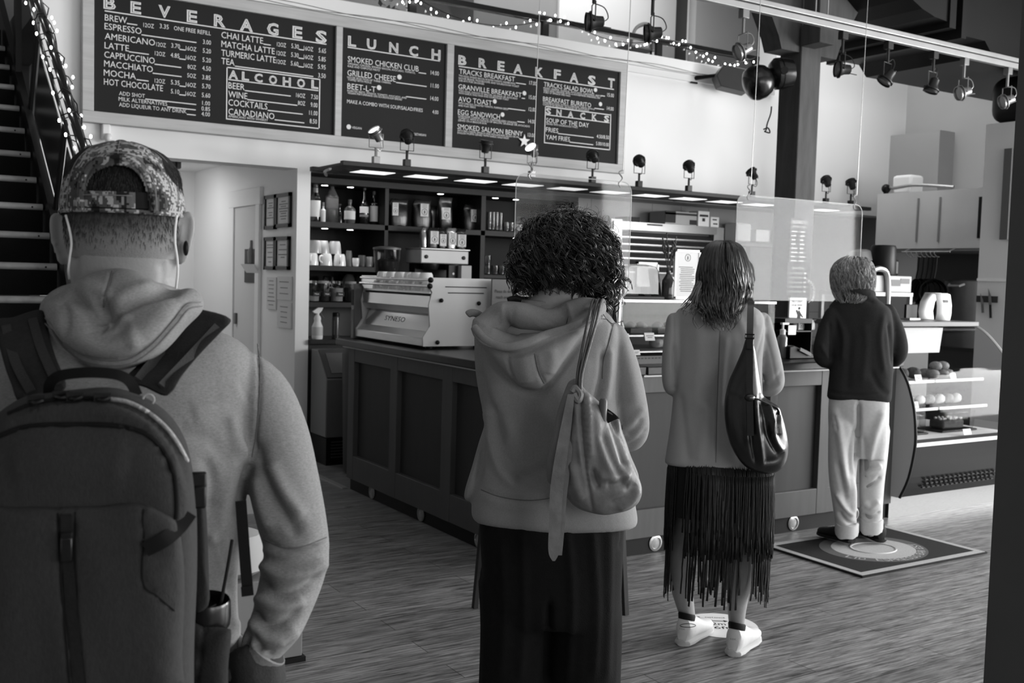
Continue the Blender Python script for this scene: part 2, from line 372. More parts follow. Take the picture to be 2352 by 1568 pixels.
for t, a, c, h in [('BREW',(722,140),(875,158),45),('12OZ',(988,185),(1060,190),30),('3.35',(1100,193),(1162,202),32),('ONE FREE REFILL',(1198,207),(1452,245),30),
 ('ESPRESSO',(720,200),(975,235),45),('3.00',(1398,302),(1453,308),32),('AMERICANO',(722,268),(1068,312),45),('12OZ',(1077,318),(1142,325),30),('3.70',(1180,327),(1240,334),32),('16OZ',(1280,345),(1352,355),30),('5.20',(1397,362),(1453,368),32),
 ('LATTE',(720,332),(888,353),45),('12OZ',(1067,380),(1138,388),30),('4.85',(1175,393),(1236,400),32),('16OZ',(1280,408),(1350,417),30),('5.20',(1395,425),(1453,430),32),
 ('CAPPUCCINO',(718,395),(1066,440),45),('8OZ',(1292,472),(1350,480),30),('4.50',(1393,483),(1452,490),32),('MACCHIATO',(717,457),(1053,500),45),('5OZ',(1290,532),(1350,538),30),('3.85',(1393,545),(1450,552),32),
 ('MOCHA',(715,520),(936,547),45),('12OZ',(1066,568),(1137,575),30),('5.35',(1177,580),(1237,588),32),('16OZ',(1280,595),(1350,603),30),('5.70',(1392,606),(1450,612),32),
 ('HOT CHOCOLATE',(716,582),(1122,632),45),('5.10',(1177,642),(1235,650),32),('16OZ',(1278,657),(1348,663),30),('5.60',(1390,668),(1448,673),32),
 ('ADD SHOT',(820,655),(998,675),28),('1.00',(1393,722),(1447,728),30),('MILK ALTERNATIVES',(817,693),(1152,730),28),('0.85',(1388,760),(1447,766),30),('ADD LIQUEUR TO ANY DRINK',(820,732),(1285,782),28),('4.00',(1388,797),(1446,803),30),
 ('CHAI LATTE',(1525,260),(1812,300),45),('12OZ',(1908,318),(1970,325),30),('5.30',(2007,330),(2058,335),32),('16OZ',(2093,345),(2157,352),30),('5.65',(2195,360),(2245,366),32),
 ('MATCHA LATTE',(1525,322),(1892,372),45),('12OZ',(1906,378),(1968,384),30),('5.30',(2005,390),(2057,396),32),('16OZ',(2093,404),(2157,412),30),('5.85',(2193,418),(2243,424),32),
 ('TURMERIC LATTE',(1525,383),(1900,432),45),('12OZ',(1906,437),(1968,442),30),('5.60',(2003,450),(2055,456),32),('16OZ',(2093,463),(2155,470),30),('5.95',(2190,472),(2243,480),32),
 ('TEA',(1525,440),(1615,450),45),('3.50',(2192,533),(2243,540),32),
 ('BEER',(1573,608),(1685,620),45),('16OZ',(2040,668),(2102,673),30),('7.50',(2143,680),(2190,684),32),('WINE',(1573,668),(1703,682),45),('8OZ',(2052,722),(2102,728),30),('9.00',(2140,735),(2187,740),32),
 ('COCKTAILS',(1573,725),(1842,757),45),('11.00',(2130,790),(2187,797),32),('CANADIANO',(1573,788),(1890,822),45),('8.50',(2133,848),(2183,855),32),('AMERICANO WITH WHISKEY',(1573,807),(1845,832),17)]: b.t(t, a, c, h)
for a, c in [((878,162),(942,168)),((978,240),(1350,295)),((892,357),(1022,372)),((1068,442),(1245,466)),((1055,504),(1247,526)),((945,549),(1020,560)),((1240,340),(1275,345)),((1238,405),(1275,408)),((1240,592),(1275,596)),((1238,652),(1275,657)),
 ((1005,682),(1348,718)),((1155,736),(1345,755)),((1290,787),(1345,793)),((1818,304),(1862,310)),((2060,340),(2090,344)),((2060,400),(2090,404)),((2058,458),(2088,462)),((1622,456),(2155,527)),((1690,624),(2000,660)),((1707,686),(2045,722)),((1847,760),(2082,785)),((1895,825),(2093,845)),((1575,547),(2190,620))]: b.ln(a, c)
b.boxl([(1563,463),(2203,550),(2197,885),(1560,812)])
b.head([('A',1607,545),('L',1690,555),('C',1780,567),('O',1880,580),('H',1975,592),('O',2073,603),('L',2168,612)], 62)
b.done()
b = Board(panels[1], 780, 80, 6.273)
b.head([('L',178,168),('U',458,210),('N',778,260),('C',1065,308),('H',1388,358)], 155); b.ln((122,178),(1438,380),0.008,b.hd)
for t, a, c, h in [('SMOKED CHICKEN CLUB',(118,385),(1138,540),85),('14.00',(1313,572),(1430,585),62),('ORGANIC CHICKEN, SMOKED BACON, AVOCADO, TOMATO,',(118,425),(1090,570),30),('KALE AND CHIPOTLE MAYO',(118,462),(578,525),30),
 ('GRILLED CHEESE',(112,583),(808,675),85),('11.00',(1313,755),(1430,765),62),('HOUSE SELECTION OF THREE CHEESES,',(112,622),(740,705),30),('TOPPED WITH PICKLE',(118,657),(458,700),30),
 ('BEET-L-T',(112,775),(520,830),85),('14.00',(1308,940),(1423,948),62),('ROASTED BEETS, SPINACH, TOMATO, AVOCADO, AND',(112,815),(965,915),30),('VEGAN MAYONNAISE ON SOURDOUGH BREAD',(115,848),(900,945),30),
 ('MAKE A COMBO WITH SOUP/SALAD/FRIES',(108,982),(1197,1120),55),('4.00',(1337,1135),(1423,1145),58),('VEGAN',(178,1350),(316,1362),35),('VEGETARIAN',(1025,1440),(1243,1465),35)]: b.t(t, a, c, h)
for a, c in [((1145,545),(1240,562)),((820,686),(1248,745)),((965,890),(1243,930))]: b.ln(a, c)
for c, r in [((862,608),32),((568,760),32),((132,1325),32),((982,1420),34)]: b.dot(c, r)
b.done()
b = Board(panels[2], 1030, 110, 6.532); q = lambda x, y: (x+200*6.532, y+40*6.532)
b.head([('B',208,258),('R',512,302),('E',787,343),('A',1043,388),('K',1360,437),('F',*q(325,208)),('A',*q(577,256)),('S',*q(842,298)),('T',*q(1135,338))], 150)
b.ln((160,275),q(1170,362),0.008,b.hd)
for t, a, c, h in [('TRACKS BREAKFAST',(160,385),(997,508),78),('17.00',(1213,550),(1322,562),60),('TWO EGGS, SMOKED BACON, ROASTED TOMATO, HASHBROWNS,',(155,428),(1010,545),30),('HOUSE BEANS, MUSHROOMS AND SOURDOUGH TOAST',(155,465),(1060,595),30),('SUB AVO FOR SAUSAGES',(155,500),(535,550),30),
 ('GRANVILLE BREAKFAST',(148,615),(1097,745),78),('15.00',(1208,765),(1315,775),60),('TWO EGGS, CHOICE OF BACON, SAUSAGE OR AVOCADO',(150,655),(1035,770),30),('WITH GARLIC KALE HASH AND SOURDOUGH TOAST',(152,688),(905,785),30),
 ('AVO TOAST',(148,800),(650,865),78),('12.00',(1205,945),(1308,957),60),('WITH ONE EGG, ROASTED TOMATO, PUMPKIN SEEDS',(148,838),(895,932),30),('AND FLAX SEEDS',(148,874),(408,903),30),
 ('EGG SANDWICH',(142,995),(772,1065),78),('14.00',(1197,1125),(1303,1135),60),('CHEDDAR CHEESE, MAYO, CARAMELIZED ONIONS,',(145,1030),(1032,1135),30),('TOMATO WITH A CHOICE OF BACON, SAUSAGE OR AVOCADO',(145,1064),(1220,1190),30),('SERVED ON A BRIOCHE BUN',(145,1098),(570,1140),30),
 ('SMOKED SALMON BENNY',(135,1213),(1112,1318),78),('13.00',(1192,1330),(1297,1343),60),('WITH RED ONION, SPINACH AND HOLLANDAISE SAUCE ON AN',(135,1250),(1057,1345),30),('ENGLISH MUFFIN SERVED WITH GARLIC KALE HASH',(135,1284),(903,1360),30),
 ('TRACKS SALAD BOWL',q(125,317),q(875,428),72),('15.00',q(1077,468),q(1175,478),58),('MIXED GREENS, QUINOA, AVOCADO, CHICKPEAS, BEETS',q(120,352),q(985,475),28),('SEEDS AND ORANGE WITH A HOUSEMADE DRESSING ON',q(120,384),q(965,505),28),('A BED OF SPINACH AND KALE',q(120,414),q(520,475),28),
 ('BREAKFAST BURRITO',q(112,535),q(833,630),72),('14.00',q(1072,670),q(1170,680),58),('SCRAMBLED EGGS, POTATO, CHEDDAR, ONION WITH A',q(112,568),q(885,665),28),('CHOICE OF BACON, SAUSAGE OR AVOCADO',q(112,598),q(800,685),28),
 ('SOUP OF THE DAY',q(160,855),q(800,930),72),('SERVED WITH SOURDOUGH TOAST',q(162,887),q(635,940),26),('FRIES',q(155,995),q(340,1015),72),('4.50/8.50',q(918,1088),q(1103,1107),55),('YAM FRIES',q(155,1105),q(515,1140),72),('5.00/10.00',q(908,1196),q(1100,1212),55)]: b.t(t, a, c, h)
for a, c in [((1020,526),(1155,545)),((1105,754),(1143,760)),((900,909),(1147,942)),((1040,1105),(1137,1115)),(q(985,455),q(1037,462)),(q(890,644),q(1020,662)),(q(343,1023),q(865,1083)),(q(517,1152),q(860,1190)),(q(160,740),q(1105,870))]: b.ln(a, c)
for c, r in [((1140,680),30),((695,802),30),((812,1000),30),(q(900,368),28),(q(975,582),28)]: b.dot(c, r)
b.boxl([q(148,615),q(1130,738),q(1113,1268),q(133,1145)])
b.head([('S',*q(192,738)),('N',*q(350,760)),('A',*q(525,788)),('C',*q(705,806)),('K',*q(882,828)),('S',*q(1065,852))], 100)
b.done()
c = pY(1204, 324, YB-0.005); pts = []
for i in range(10):
    r = 0.062 if i % 2 == 0 else 0.025; a = math.pi/2+i*math.pi/5
    pts.append(c+Vector((r*math.cos(a)*1.0, 0, r*math.sin(a))))
star = MB().prism(pts, (0, -0.004, 0)).build('paper_star', mat('white_card', 235, 0.7), smooth=False)
tag(star, 'small white five-pointed paper star stuck on the breakfast menu panel', 'star')

# ================================================================ LIGHT CANOPY over the bar
can = thing('light_canopy', 'long dark slatted canopy with lit white panels hung below the menu board', 'canopy', (6.0, 7.45, 2.24))
DARKW = mat('dark_canopy', 34, 0.5, vary=0.15, scale=6)
LIT = mat('lit_panel', 235, 0.6, emit=1.0)
cx0, cx1, cz = 2.97, 8.66, 2.28
MB().box((cx0, 7.02, cz), (cx1, 7.07, cz+0.034)).build('front_beam', DARKW, can, bev=0.003)
MB().box((cx0, 7.60, cz), (cx1, 7.66, cz+0.034)).build('rear_beam', DARKW, can, bev=0.003)
MB().box((cx0, 7.07, cz+0.004), (cx1, 7.29, cz+0.02)).build('dark_board', DARKW, can, smooth=False)
MB().box((cx0, 7.49, cz+0.004), (cx1, 7.60, cz+0.02)).build('rear_board', DARKW, can, smooth=False)
cr = MB(); x = 3.225
cr.box((cx0, 7.29, cz+0.002), (x, 7.49, cz+0.02))
while x < cx1-0.1:
    e = min(x+0.29, cx1); MB().box((x, 7.29, cz), (e, 7.49, cz+0.006)).build('light_panel', LIT, can, smooth=False)
    cr.box((e, 7.29, cz+0.002), (min(x+0.455, cx1), 7.49, cz+0.02)); x += 0.455
cr.build('cross_slats', DARKW, can, smooth=False)
m = MB()
for x in np.arange(3.3, 8.6, 0.9): m.box((x, 7.3, cz+0.02), (x+0.03, 7.33, cz+0.06)); m.box((x, 7.3, cz+0.03), (x+0.03, 8.0, cz+0.06))
m.build('wall_bracket', BLACKM, can, smooth=False)
arm = MB().tube(spline([(2.99, 7.3, 2.277), (3.03, 7.5, 2.272), (3.13, 7.72, 2.266)], 5), 0.012, 6); arm.build('hook_arm', STEELD, can)

# ---------------------------------------------------------------- spot lamps
LAMPB = mat('lamp_black', 36, 0.4, vary=0.2, scale=9); LAMPG = mat('lamp_grey', 120, 0.35, 0.5); BULBON = mat('lamp_glow', 250, 0.5, emit=9)
def spot(name, label, base, up, aim, group, size=1.0, dark=True, lit=True, power=0, cat='spotlight', stem=0.055, glow=BULBON):
    """adapter block, stem, wire yoke and a short can with flared ring; base: where the adapter meets its rail; up = +1 or -1"""
    B = Vector(base); u = Vector((0, 0, up)); t = thing(name, label, cat, B, group); m = LAMPB if dark else LAMPG; s = size
    a = Vector(aim).normalized(); side = Vector((1, 0, 0)) if abs(a.x) < 0.7 else Vector((0, 1, 0)); side = (side-a*side.dot(a)); side.z = 0; side.normalize()
    MB().obox(B+u*0.022*s, (0.022*s, 0, 0), (0, 0.018*s, 0), (0, 0, 0.022*s)).build('adapter', m, t, bev=0.002*s)
    MB().tube([B+u*0.04*s, B+u*(0.045+stem)*s], 0.009*s, 6).build('stem', m, t)
    p0 = B+u*(0.045+stem)*s; c = p0+u*0.085*s; w = 0.045*s
    yk = MB().tube([c+side*w, p0+side*w, p0-side*w, c-side*w], 0.0032*s, 5); yk.build('yoke', m, t)
    hd = MB(); hd.lathe([(0.018*s, -0.05*s), (0.026*s, -0.045*s), (0.028*s, -0.015*s), (0.034*s, 0.0), (0.042*s, 0.02*s), (0.044*s, 0.035*s), (0.040*s, 0.035*s), (0.036*s, 0.022*s)], c, 14, a)
    hd.tube([c-side*0.048*s, c+side*0.048*s], 0.005*s, 6); hd.lathe([(0.05*s, 0.012*s), (0.05*s, 0.018*s)], c, 10, a)
    hd.tube([c-a*0.04*s+u*0.02*s, c-a*0.085*s+u*0.028*s], 0.0025*s, 4)
    h = hd.build('lamp_head', m, t)
    lens = MB().lathe([(0.038*s, 0.024*s), (0.038*s, 0.027*s)], c, 14, a); lens.build('lens', glow if lit else mat('lens_grey', 130, 0.2), h)
    MB().tube(spline([p0, p0+a*-0.05*s+u*0.02*s, c-a*0.07*s-u*0.02*s, c-a*0.045*s], 5), 0.0028*s, 4).build('lead', m, t)
    if power:
        l = bpy.data.lights.new('spot_beam', 'SPOT'); l.energy = power; l.spot_size = rad(70); l.spot_blend = 0.8; l.shadow_soft_size = 0.04
        o = bpy.data.objects.new('spot_beam', l); COL.objects.link(o); o.location = c+a*0.05*s; o.rotation_euler = a.to_track_quat('-Z', 'Y').to_euler()
    return t
SP = [(863, 378, (-0.55, -0.15, 0.65), False, 1, 'grey spotlight with lit lens, leftmost on the canopy beam'),
      (934, 387, (0.2, 0.75, 0.7), True, 0, 'black spotlight second from the left on the canopy beam, below the vegetarian note'),
      (1114, 403, (0.0, -0.2, 0.9), True, 1, 'black spotlight on the canopy beam below the divider of lunch and breakfast panels'),
      (1221, 413, (-0.7, -0.3, 0.6), False, 1, 'grey spotlight with lit lens on the canopy beam just right of the paper star'),
      (1360, 426, (0.2, 0.8, 0.6), True, 0, 'black spotlight on the canopy beam below the snacks box of the menu'),
      (1467, 436, (0.25, 0.8, 0.6), True, 0, 'black spotlight on the canopy beam just right of the menu board corner'),
      (1581, 447, (0.2, 0.7, 0.75), True, 0, 'black spotlight on the canopy beam halfway between menu board and timber pillar'),
      (1726, 461, (-0.2, 0.6, 0.8), True, 1, 'black spotlight on the canopy beam just left of the timber pillar'),
      (1896, 475, (0.2, 0.6, 0.8), True, 0, 'black spotlight on the canopy beam first to the right of the timber pillar'),
      (1953, 480, (0.1, 0.5, 0.85), True, 1, 'black spotlight nearest the steel hood at the right end of the canopy beam')]
for x, y, aim, dk, lit, lab in SP:
    b = pY(x, y, 7.045); b[2] = 2.314
    spot('spotlight', lab, b, 1, aim, 'spotlights on the canopy beam', 1.15, dk, lit, 0)
# ---------------------------------------------------------------- ceiling track with its lamps
TY = 5.2; z0 = 3.335
trk = thing('light_track', 'long pale steel lighting track hung across the hall in front of the pillar', 'lighting track', (6, TY, z0))
MB().box((3.0, TY-0.02, z0), (9.2, TY+0.02, z0+0.045)).build('rail', STEELD, trk, bev=0.004)
MB().box((3.0, TY-0.03, z0+0.05), (9.2, TY+0.03, z0+0.085)).build('upper_rail', STEELD, trk, bev=0.004)
for x, y in ((1873, 40), (1901, 30)):
    p = pY(x, y, TY); MB().tube([(p[0], TY, z0+0.08), (p[0], TY, 5.6)], 0.006, 6).build('suspension_wire', STEELD, trk)
TR = [(1365, -22, (-0.85, 0.4, -0.05), True, 'track lamp farthest left, turned sideways, cut by the top of the picture'),
      (1500, -5, (-0.85, 0.5, -0.1), True, 'track lamp second from the left, above the white wall left of the pillar'),
      (1709, 28, (-0.7, 0.2, -0.35), False, 'pale track lamp directly left of the timber pillar brace'),
      (1937, 80, (-0.85, 0.5, 0.0), True, 'track lamp first to the right of the timber pillar, level can'),
      (2041, 106, (-0.5, 0.3, -0.8), True, 'black track lamp pointing down, second to the right of the pillar'),
      (2145, 130, (-0.25, 0.2, -0.9), True, 'black track lamp pointing down in front of the dark duct underside'),
      (2215, 150, (-0.75, 0.3, -0.25), False, 'pale track lamp second from the right end of the track'),
      (2315, 172, (-0.7, 0.35, -0.3), False, 'pale track lamp beside the dark steel post at the right edge')]
for x, y, aim, dk, lab in TR:
    b = pY(x, y, TY); b[2] = z0
    spot('track_lamp', lab, b, -1, aim, 'lamps on the ceiling track', 1.3, dk, False, 0, 'track lamp', 0.075)

# ---------------------------------------------------------------- timber pillar with braces
TIM = mat('old_timber', 70, 0.75, vary=0.25, scale=7, stretch=(3, 3, 0.5), bump=0.3, bscale=40)
px0, py0, pa = 6.384, 5.924, 0.228
pil = thing('timber_pillar', 'thick old timber pillar with diagonal braces standing behind the counter', 'pillar', (px0+pa/2, py0+pa/2, 0))
MB().box((px0, py0, 0), (px0+pa, py0+pa, 5.6)).build('post', TIM, pil, bev=0.008)
def brace(dx):
    m = MB(); xa = px0 if dx < 0 else px0+pa; z = 3.36
    m.prism([(xa, py0+0.02, z), (xa, py0+0.02, z+0.6), (xa+dx*0.95, py0+0.02, z+1.81), (xa+dx*1.3, py0+0.02, z+1.81), (xa+dx*0.24, py0+0.02, z+0.10), (xa+dx*0.20, py0+0.02, z)], (0, pa-0.04, 0)); return m
brace(-1).build('brace', TIM, pil, smooth=False); brace(1).build('brace', TIM, pil, smooth=False)
MB().box((px0-0.02, py0-0.2, 3.40), (px0+pa-0.08, py0, 3.56)).box((px0+0.01, py0-0.16, 3.56), (px0+pa-0.10, py0, 5.0)).build('front_brace', TIM, pil, bev=0.006)
MB().box((3.5, py0-0.02, 5.17), (10.3, py0+pa+0.02, 5.5)).build('cross_beam', TIM, pil, smooth=False)
ct = [pD(1772, 245, 8.36), pD(1770, 262, 8.33), pD(1762, 285, 8.3), pD(1760, 298, 8.28), pD(1756, 302, 8.27)]
cb = MB().tube(spline(ct, 4), 0.006, 5); cb.tube(spline([ct[-1], pD(1768, 305, 8.27), pD(1764, 294, 8.28), pD(1754, 297, 8.27)], 4), 0.006, 5); cb.build('cable', BLACKM, pil)
# black dome lamp clamped to the pillar
c = pD(1792, 169, 8.15); ax = (pD(1722, 174, 8.12)-c).normalized()
dl = thing('dome_lamp', 'glossy black drum and dome lamp clamped to the left side of the timber pillar', 'lamp', c)
GB = mat('gloss_black', 14, 0.25)
MB().lathe([(0.02, -0.10), (0.105, -0.09), (0.122, -0.02), (0.122, 0.04), (0.09, 0.075), (0.06, 0.09)], c, 18, ax).build('drum', GB, dl)
ax2 = (ax+Vector((0, 0, -0.30))).normalized()
MB().lathe([(0.03, 0.06), (0.07, 0.08), (0.115, 0.12), (0.135, 0.17), (0.135, 0.23), (0.115, 0.27), (0.07, 0.295), (0.02, 0.30)], c+ax*0.0, 20, ax2).build('dome', GB, dl)
MB().lathe([(0.119, -0.005), (0.122, 0.0), (0.122, 0.012), (0.119, 0.017)], c, 18, ax).lathe([(0.03, 0), (0.03, 0.02)], c+BK*0.115, 10, BK).build('clamp_band', BLACKM, dl)
# grey wall speaker
c = pY(1685, 184, 7.72); sp = thing('wall_speaker', 'dark grey wedge-shaped loudspeaker on a wall bracket above the white wall', 'loudspeaker', c)
GS = mat('speaker_grey', 72, 0.5, vary=0.05, scale=10)
u = Vector((0.86, -0.5, -0.12)).normalized(); v = Vector((0, 0, 1))-u*u.z; v.normalize(); w = u.cross(v)
def so(a, b, d): return c+u*a+v*b+w*d
m = MB(); out = [(-0.14, -0.10), (0.13, -0.12), (0.17, 0.0), (0.13, 0.10), (-0.14, 0.115), (-0.2, 0.0)]
m.prism([so(a, b, -0.11) for a, b in out], w*0.22); m.build('cabinet', GS, sp, bev=0.01)
MB().tube([so(-0.17, 0.02, 0), so(-0.24, 0.0, 0), (c[0]-0.28, 7.99, c[2]+0.02)], 0.02, 8).obox((c[0]-0.28, 7.985, c[2]+0.02), (0.04, 0, 0), (0, 0.012, 0), (0, 0, 0.05)).build('bracket', BLACKM, sp)
# ---------------------------------------------------------------- duct under the ceiling
DUCT = mat('black_duct', 19, 0.45, vary=0.12, scale=3); 
dt = thing('ventilation_duct', 'large black rectangular ventilation duct with an elbow below the ceiling at the upper right', 'duct', (8, 6, 3.5))
m = MB()
def ring(x, y, z, hy, hz): return [(x, y-hy, z-hz), (x, y+hy, z-hz), (x, y+hy, z+hz), (x, y-hy, z+hz)]
m.box((7.72, 5.45, 3.60), (8.05, 6.75, 5.0)); m.prism([(8.05, 5.45, 3.60), (8.16, 5.45, 3.50), (10.35, 5.45, 3.50), (10.35, 5.45, 5.0), (8.05, 5.45, 5.0)], (0, 1.3, 0))
m.build('duct_run', DUCT, dt, smooth=False)
rg = []
for i in range(11):
    t = i/10*math.pi/2; r0, r1 = 1.05, 0.18; cxx, cz = 7.5, 4.72
    rg.append([(cxx-math.sin(t)*r0, 5.42, cz-math.cos(t)*r0), (cxx-math.sin(t)*r0, 6.78, cz-math.cos(t)*r0), (cxx-math.sin(t)*r1, 6.78, cz-math.cos(t)*r1), (cxx-math.sin(t)*r1, 5.42, cz-math.cos(t)*r1)])
MB().loft(rg).build('elbow', DUCT, dt, smooth=False)
MB().box((7.5, 5.40, 3.62), (7.58, 6.80, 5.0)).box((7.66, 5.40, 3.56), (7.72, 6.80, 5.02)).build('flange', DUCT, dt, smooth=False)
# ---------------------------------------------------------------- hung clear screens over the counter
ACR = glass('clear_acrylic', 238, 0.022); EDGE = mat('acrylic_edge', 170, 0.3)
def screen(label, x0, x1, z0, z1, y, hooks, r=0.06, grp='clear hygiene screens over the counter'):
    t = thing('acrylic_screen', label, 'screen', ((x0+x1)/2, y, z0), grp); out = []
    for cxx, cz, a0 in ((x1-r, z1-r, 0), (x0+r, z1-r, 90), (x0+r, z0+r, 180), (x1-r, z0+r, 270)):
        for k in range(6): a = rad(a0+k*18); out.append((cxx+r*math.cos(a), y, cz+r*math.sin(a)))
    MB().prism(out, (0, 0.002, 0)).build('pane', ACR, t, smooth=False)
    MB().tube(out, 0.0022, 4, closed=True).build('pane_edge', EDGE, t)
    for hx in hooks:
        MB().tube([(hx+0.015, y, z1+0.06), (hx+0.06, y, 5.4)], 0.0022, 4).build('hanging_wire', STEELD, t)
        MB().tube(spline([(hx, y, z1-0.03), (hx-0.012, y, z1-0.01), (hx+0.012, y, z1+0.02), (hx-0.012, y, z1+0.05), (hx+0.015, y, z1+0.065)], 4), 0.004, 5).build('hook', STEELD, t)
sx = lambda x: pY(x, 540, 4.62)[0]
screen('clear hanging screen behind the curly-haired woman, in front of the coffee shelves', sx(1182), sx(1447), 1.42, 2.06, 4.62, (sx(1215), sx(1421)))
screen('clear hanging screen beside the timber pillar, in front of the till', sx(1690), sx(1978), 1.42, 2.05, 4.62, (sx(1716), sx(1960)))

# ================================================================ STAIRS, RAILINGS, FAIRY LIGHTS, LOFT
NOSE = mat('worn_metal', 165, 0.5, 0.1, vary=0.25, scale=14); DARK = mat('stair_dark', 10, 0.7, vary=0.2, scale=5, spec=0.15)
st = thing('staircase', 'dark open staircase with pale metal step edges at the left', 'staircase', (0.3, 4.3, 0))
NST = 14
for i in range(-8, NST-4):
    y, z = 6.46+0.263*i, 1.52+0.18*i
    t = MB().box((-0.6, y-0.01, z-0.028), (0.99, y+0.30, z-0.004)); t.box((-0.6, y+0.24, z-0.0), (0.99, y+0.26, z+0.17)); tr = t.build('tread', DARK, st, smooth=False)
    n = MB().tube([(-0.6, y-.008, z-0.02), (0.99, y-.008, z-0.02)], 0.0225, 10)
    n.build('step_edge', NOSE, tr)
    if -3 < i < 6:
        k = MB()
        for x in (0.45, 0.93): k.lathe([(0.006, 0), (0.006, 0.002)], (x, y-0.031, z-0.02), 8, (0, -1, 0))
        k.build('screw', BLACKM, tr)
def sl(y): return 1.52+(y-6.46)*0.18/0.263
m = MB()
for x in (1.0,): m.prism([(x, 4.3, sl(4.3)-0.25), (x, 9.5, sl(9.5)-0.25), (x, 9.5, sl(9.5)+0.10), (x, 4.3, sl(4.3)+0.10)], (0.045, 0, 0))
m.build('stringer', mat('stringer_black', 30, 0.4, vary=0.3, scale=6), st, smooth=False)
rl = thing('stair_railing', 'black stair railing with round handrail wound in fairy lights at the left', 'railing', (1.05, 5.0, 1.4))
RX = 1.06; HR = lambda y: sl(y)+0.91
TUB = mat('black_tube', 26, 0.25, vary=0.2, scale=5)
MB().tube([(RX, 4.4, HR(4.4)), (RX, 8.6, HR(8.6))], 0.027, 12).build('handrail', TUB, rl)
MB().tube([(RX-0.03, 4.4, HR(4.4)-0.10), (RX-0.03, 8.6, HR(8.6)-0.10)], 0.012, 8).build('guide_rail', TUB, rl)
DG = mat('smoked_panel', 52, 0.25, vary=0.25, scale=2.5)
sd = Vector((0, 0.263, 0.18)).normalized(); pe = Vector((0, -0.18, 0.263)).normalized()
for y in (4.9, 5.85, 6.85, 7.9):
    b = Vector((RX-0.02, y, sl(y)+0.0)); h = 0.66
    MB().obox(b+pe*(h/2), (0.012, 0, 0), sd*0.03, pe*(h/2)).build('post', BLACKM, rl, bev=0.003)
for y in (4.9, 5.85, 6.85):
    a = Vector((RX-0.02, y, sl(y)))+pe*0.12+sd*0.09; L = (0.98/0.825)*1.0-0.18
    MB().prism([a, a+sd*L, a+sd*L+pe*0.44, a+pe*0.44], (0.006, 0, 0)).build('infill_panel', DG, rl, smooth=False)
a, b = pY(36, 80, 8.3), pY(50, 80, 8.3)
MB().box((a[0], 8.3, 2.6), (b[0], 8.4, 5.5)).build('dark_upright', BLACKM, rl, smooth=False)  # narrow dark upright box beyond the stair railing
BULB = mat('fairy_bulb', 255, 0.5, emit=22); CORD = mat('fairy_cord', 30, 0.6)
def fairy(name, label, pts, bulbs, group):
    t = thing(name, label, 'fairy lights', pts[0], group)
    MB().tube(pts, 0.004, 4).build('cord', CORD, t)
    first = None
    for b in bulbs:
        if first is None:
            first = MB().ball((0, 0, 0), (0.007, 0.007, 0.011), 8, 6).mesh('bulb'); first.materials.append(BULB); first.polygons.foreach_set('use_smooth', [True]*len(first.polygons))
        o = bpy.data.objects.new('bulb', first); COL.objects.link(o); o.parent = t; o.location = Vector(b)-t.location
    return t
pts = []; bl = []
for i in range(150):
    y = 5.2+3.2*i/149; a = i*0.62; c = Vector((RX, y, HR(y)-0.03)); n1 = Vector((1, 0, 0)); r = 0.047+0.012*math.sin(i*1.7)
    pts.append(c+n1*(r*math.cos(a))+pe*(r*1.15*math.sin(a)))
    if i % 3 == 0: bl.append(c+n1*((r+0.022)*math.cos(a))+pe*((r+0.028)*math.sin(a))+Vector((random.uniform(-.01, .01), 0, random.uniform(-.02, .02))))
fairy('fairy_lights', 'string of lit fairy lights wound around the stair handrail', pts, bl, None)
# loft railing
lr = thing('loft_railing', 'dark loft railing with square top rail and glass infill above the menu board', 'railing', (5, 8.1, 3.68))
RY = 8.1
MB().box((1.2, RY-0.03, 3.845), (8.08, RY+0.03, 3.895)).build('top_rail', TUB, lr, bev=0.004)
for x in (2.7, 4.03, 5.382, 6.73, 8.05): MB().box((x-0.035, RY-0.02, 3.68), (x+0.035, RY+0.02, 3.86)).build('post', BLACKM, lr, bev=0.003)
LG = glass('loft_glass', 225, 0.08)
for x in (2.75, 4.08, 5.43, 6.78): MB().box((x, RY-0.003, 3.69), (x+1.22, RY+0.003, 3.85)).build('glass_infill', LG, lr, smooth=False)
pts, bl = [], []
def sag(x0, x1, z0, d, n, dens):
    for i in range(n):
        t = i/(n-1); x = x0+(x1-x0)*t; z = z0-d*4*t*(1-t); pts.append((x, RY-0.045, z))
        if random.random() < dens: bl.append((x+random.uniform(-.02, .02), RY-0.05, z+random.choice((-0.022, -0.03, 0.02))))
sag(3.2, 4.05, 3.83, 0.05, 14, 0.5); sag(4.05, 5.3, 3.84, 0.12, 26, 0.75); sag(5.3, 5.6, 3.89, 0.0, 8, 1); sag(5.75, 6.6, 3.84, 0.06, 18, 0.6); sag(6.6, 7.05, 3.88, 0.0, 9, 1); sag(7.1, 8.0, 3.87, 0.10, 22, 0.65)
fairy('fairy_lights', 'string of lit fairy lights draped along the loft railing', pts, bl, None)
wv = MB()
for j in (0, 1): wv.tube([(x, 7.925, 3.585+0.012*math.sin(x*5+j*2)-j*0.01) for x in np.linspace(1.2, 8.1, 60)], 0.003, 4)
tag(wv.build('wall_cable', mat('cable_grey', 110, 0.6)), 'thin grey cable run along the white ledge over the menu board', 'cable')
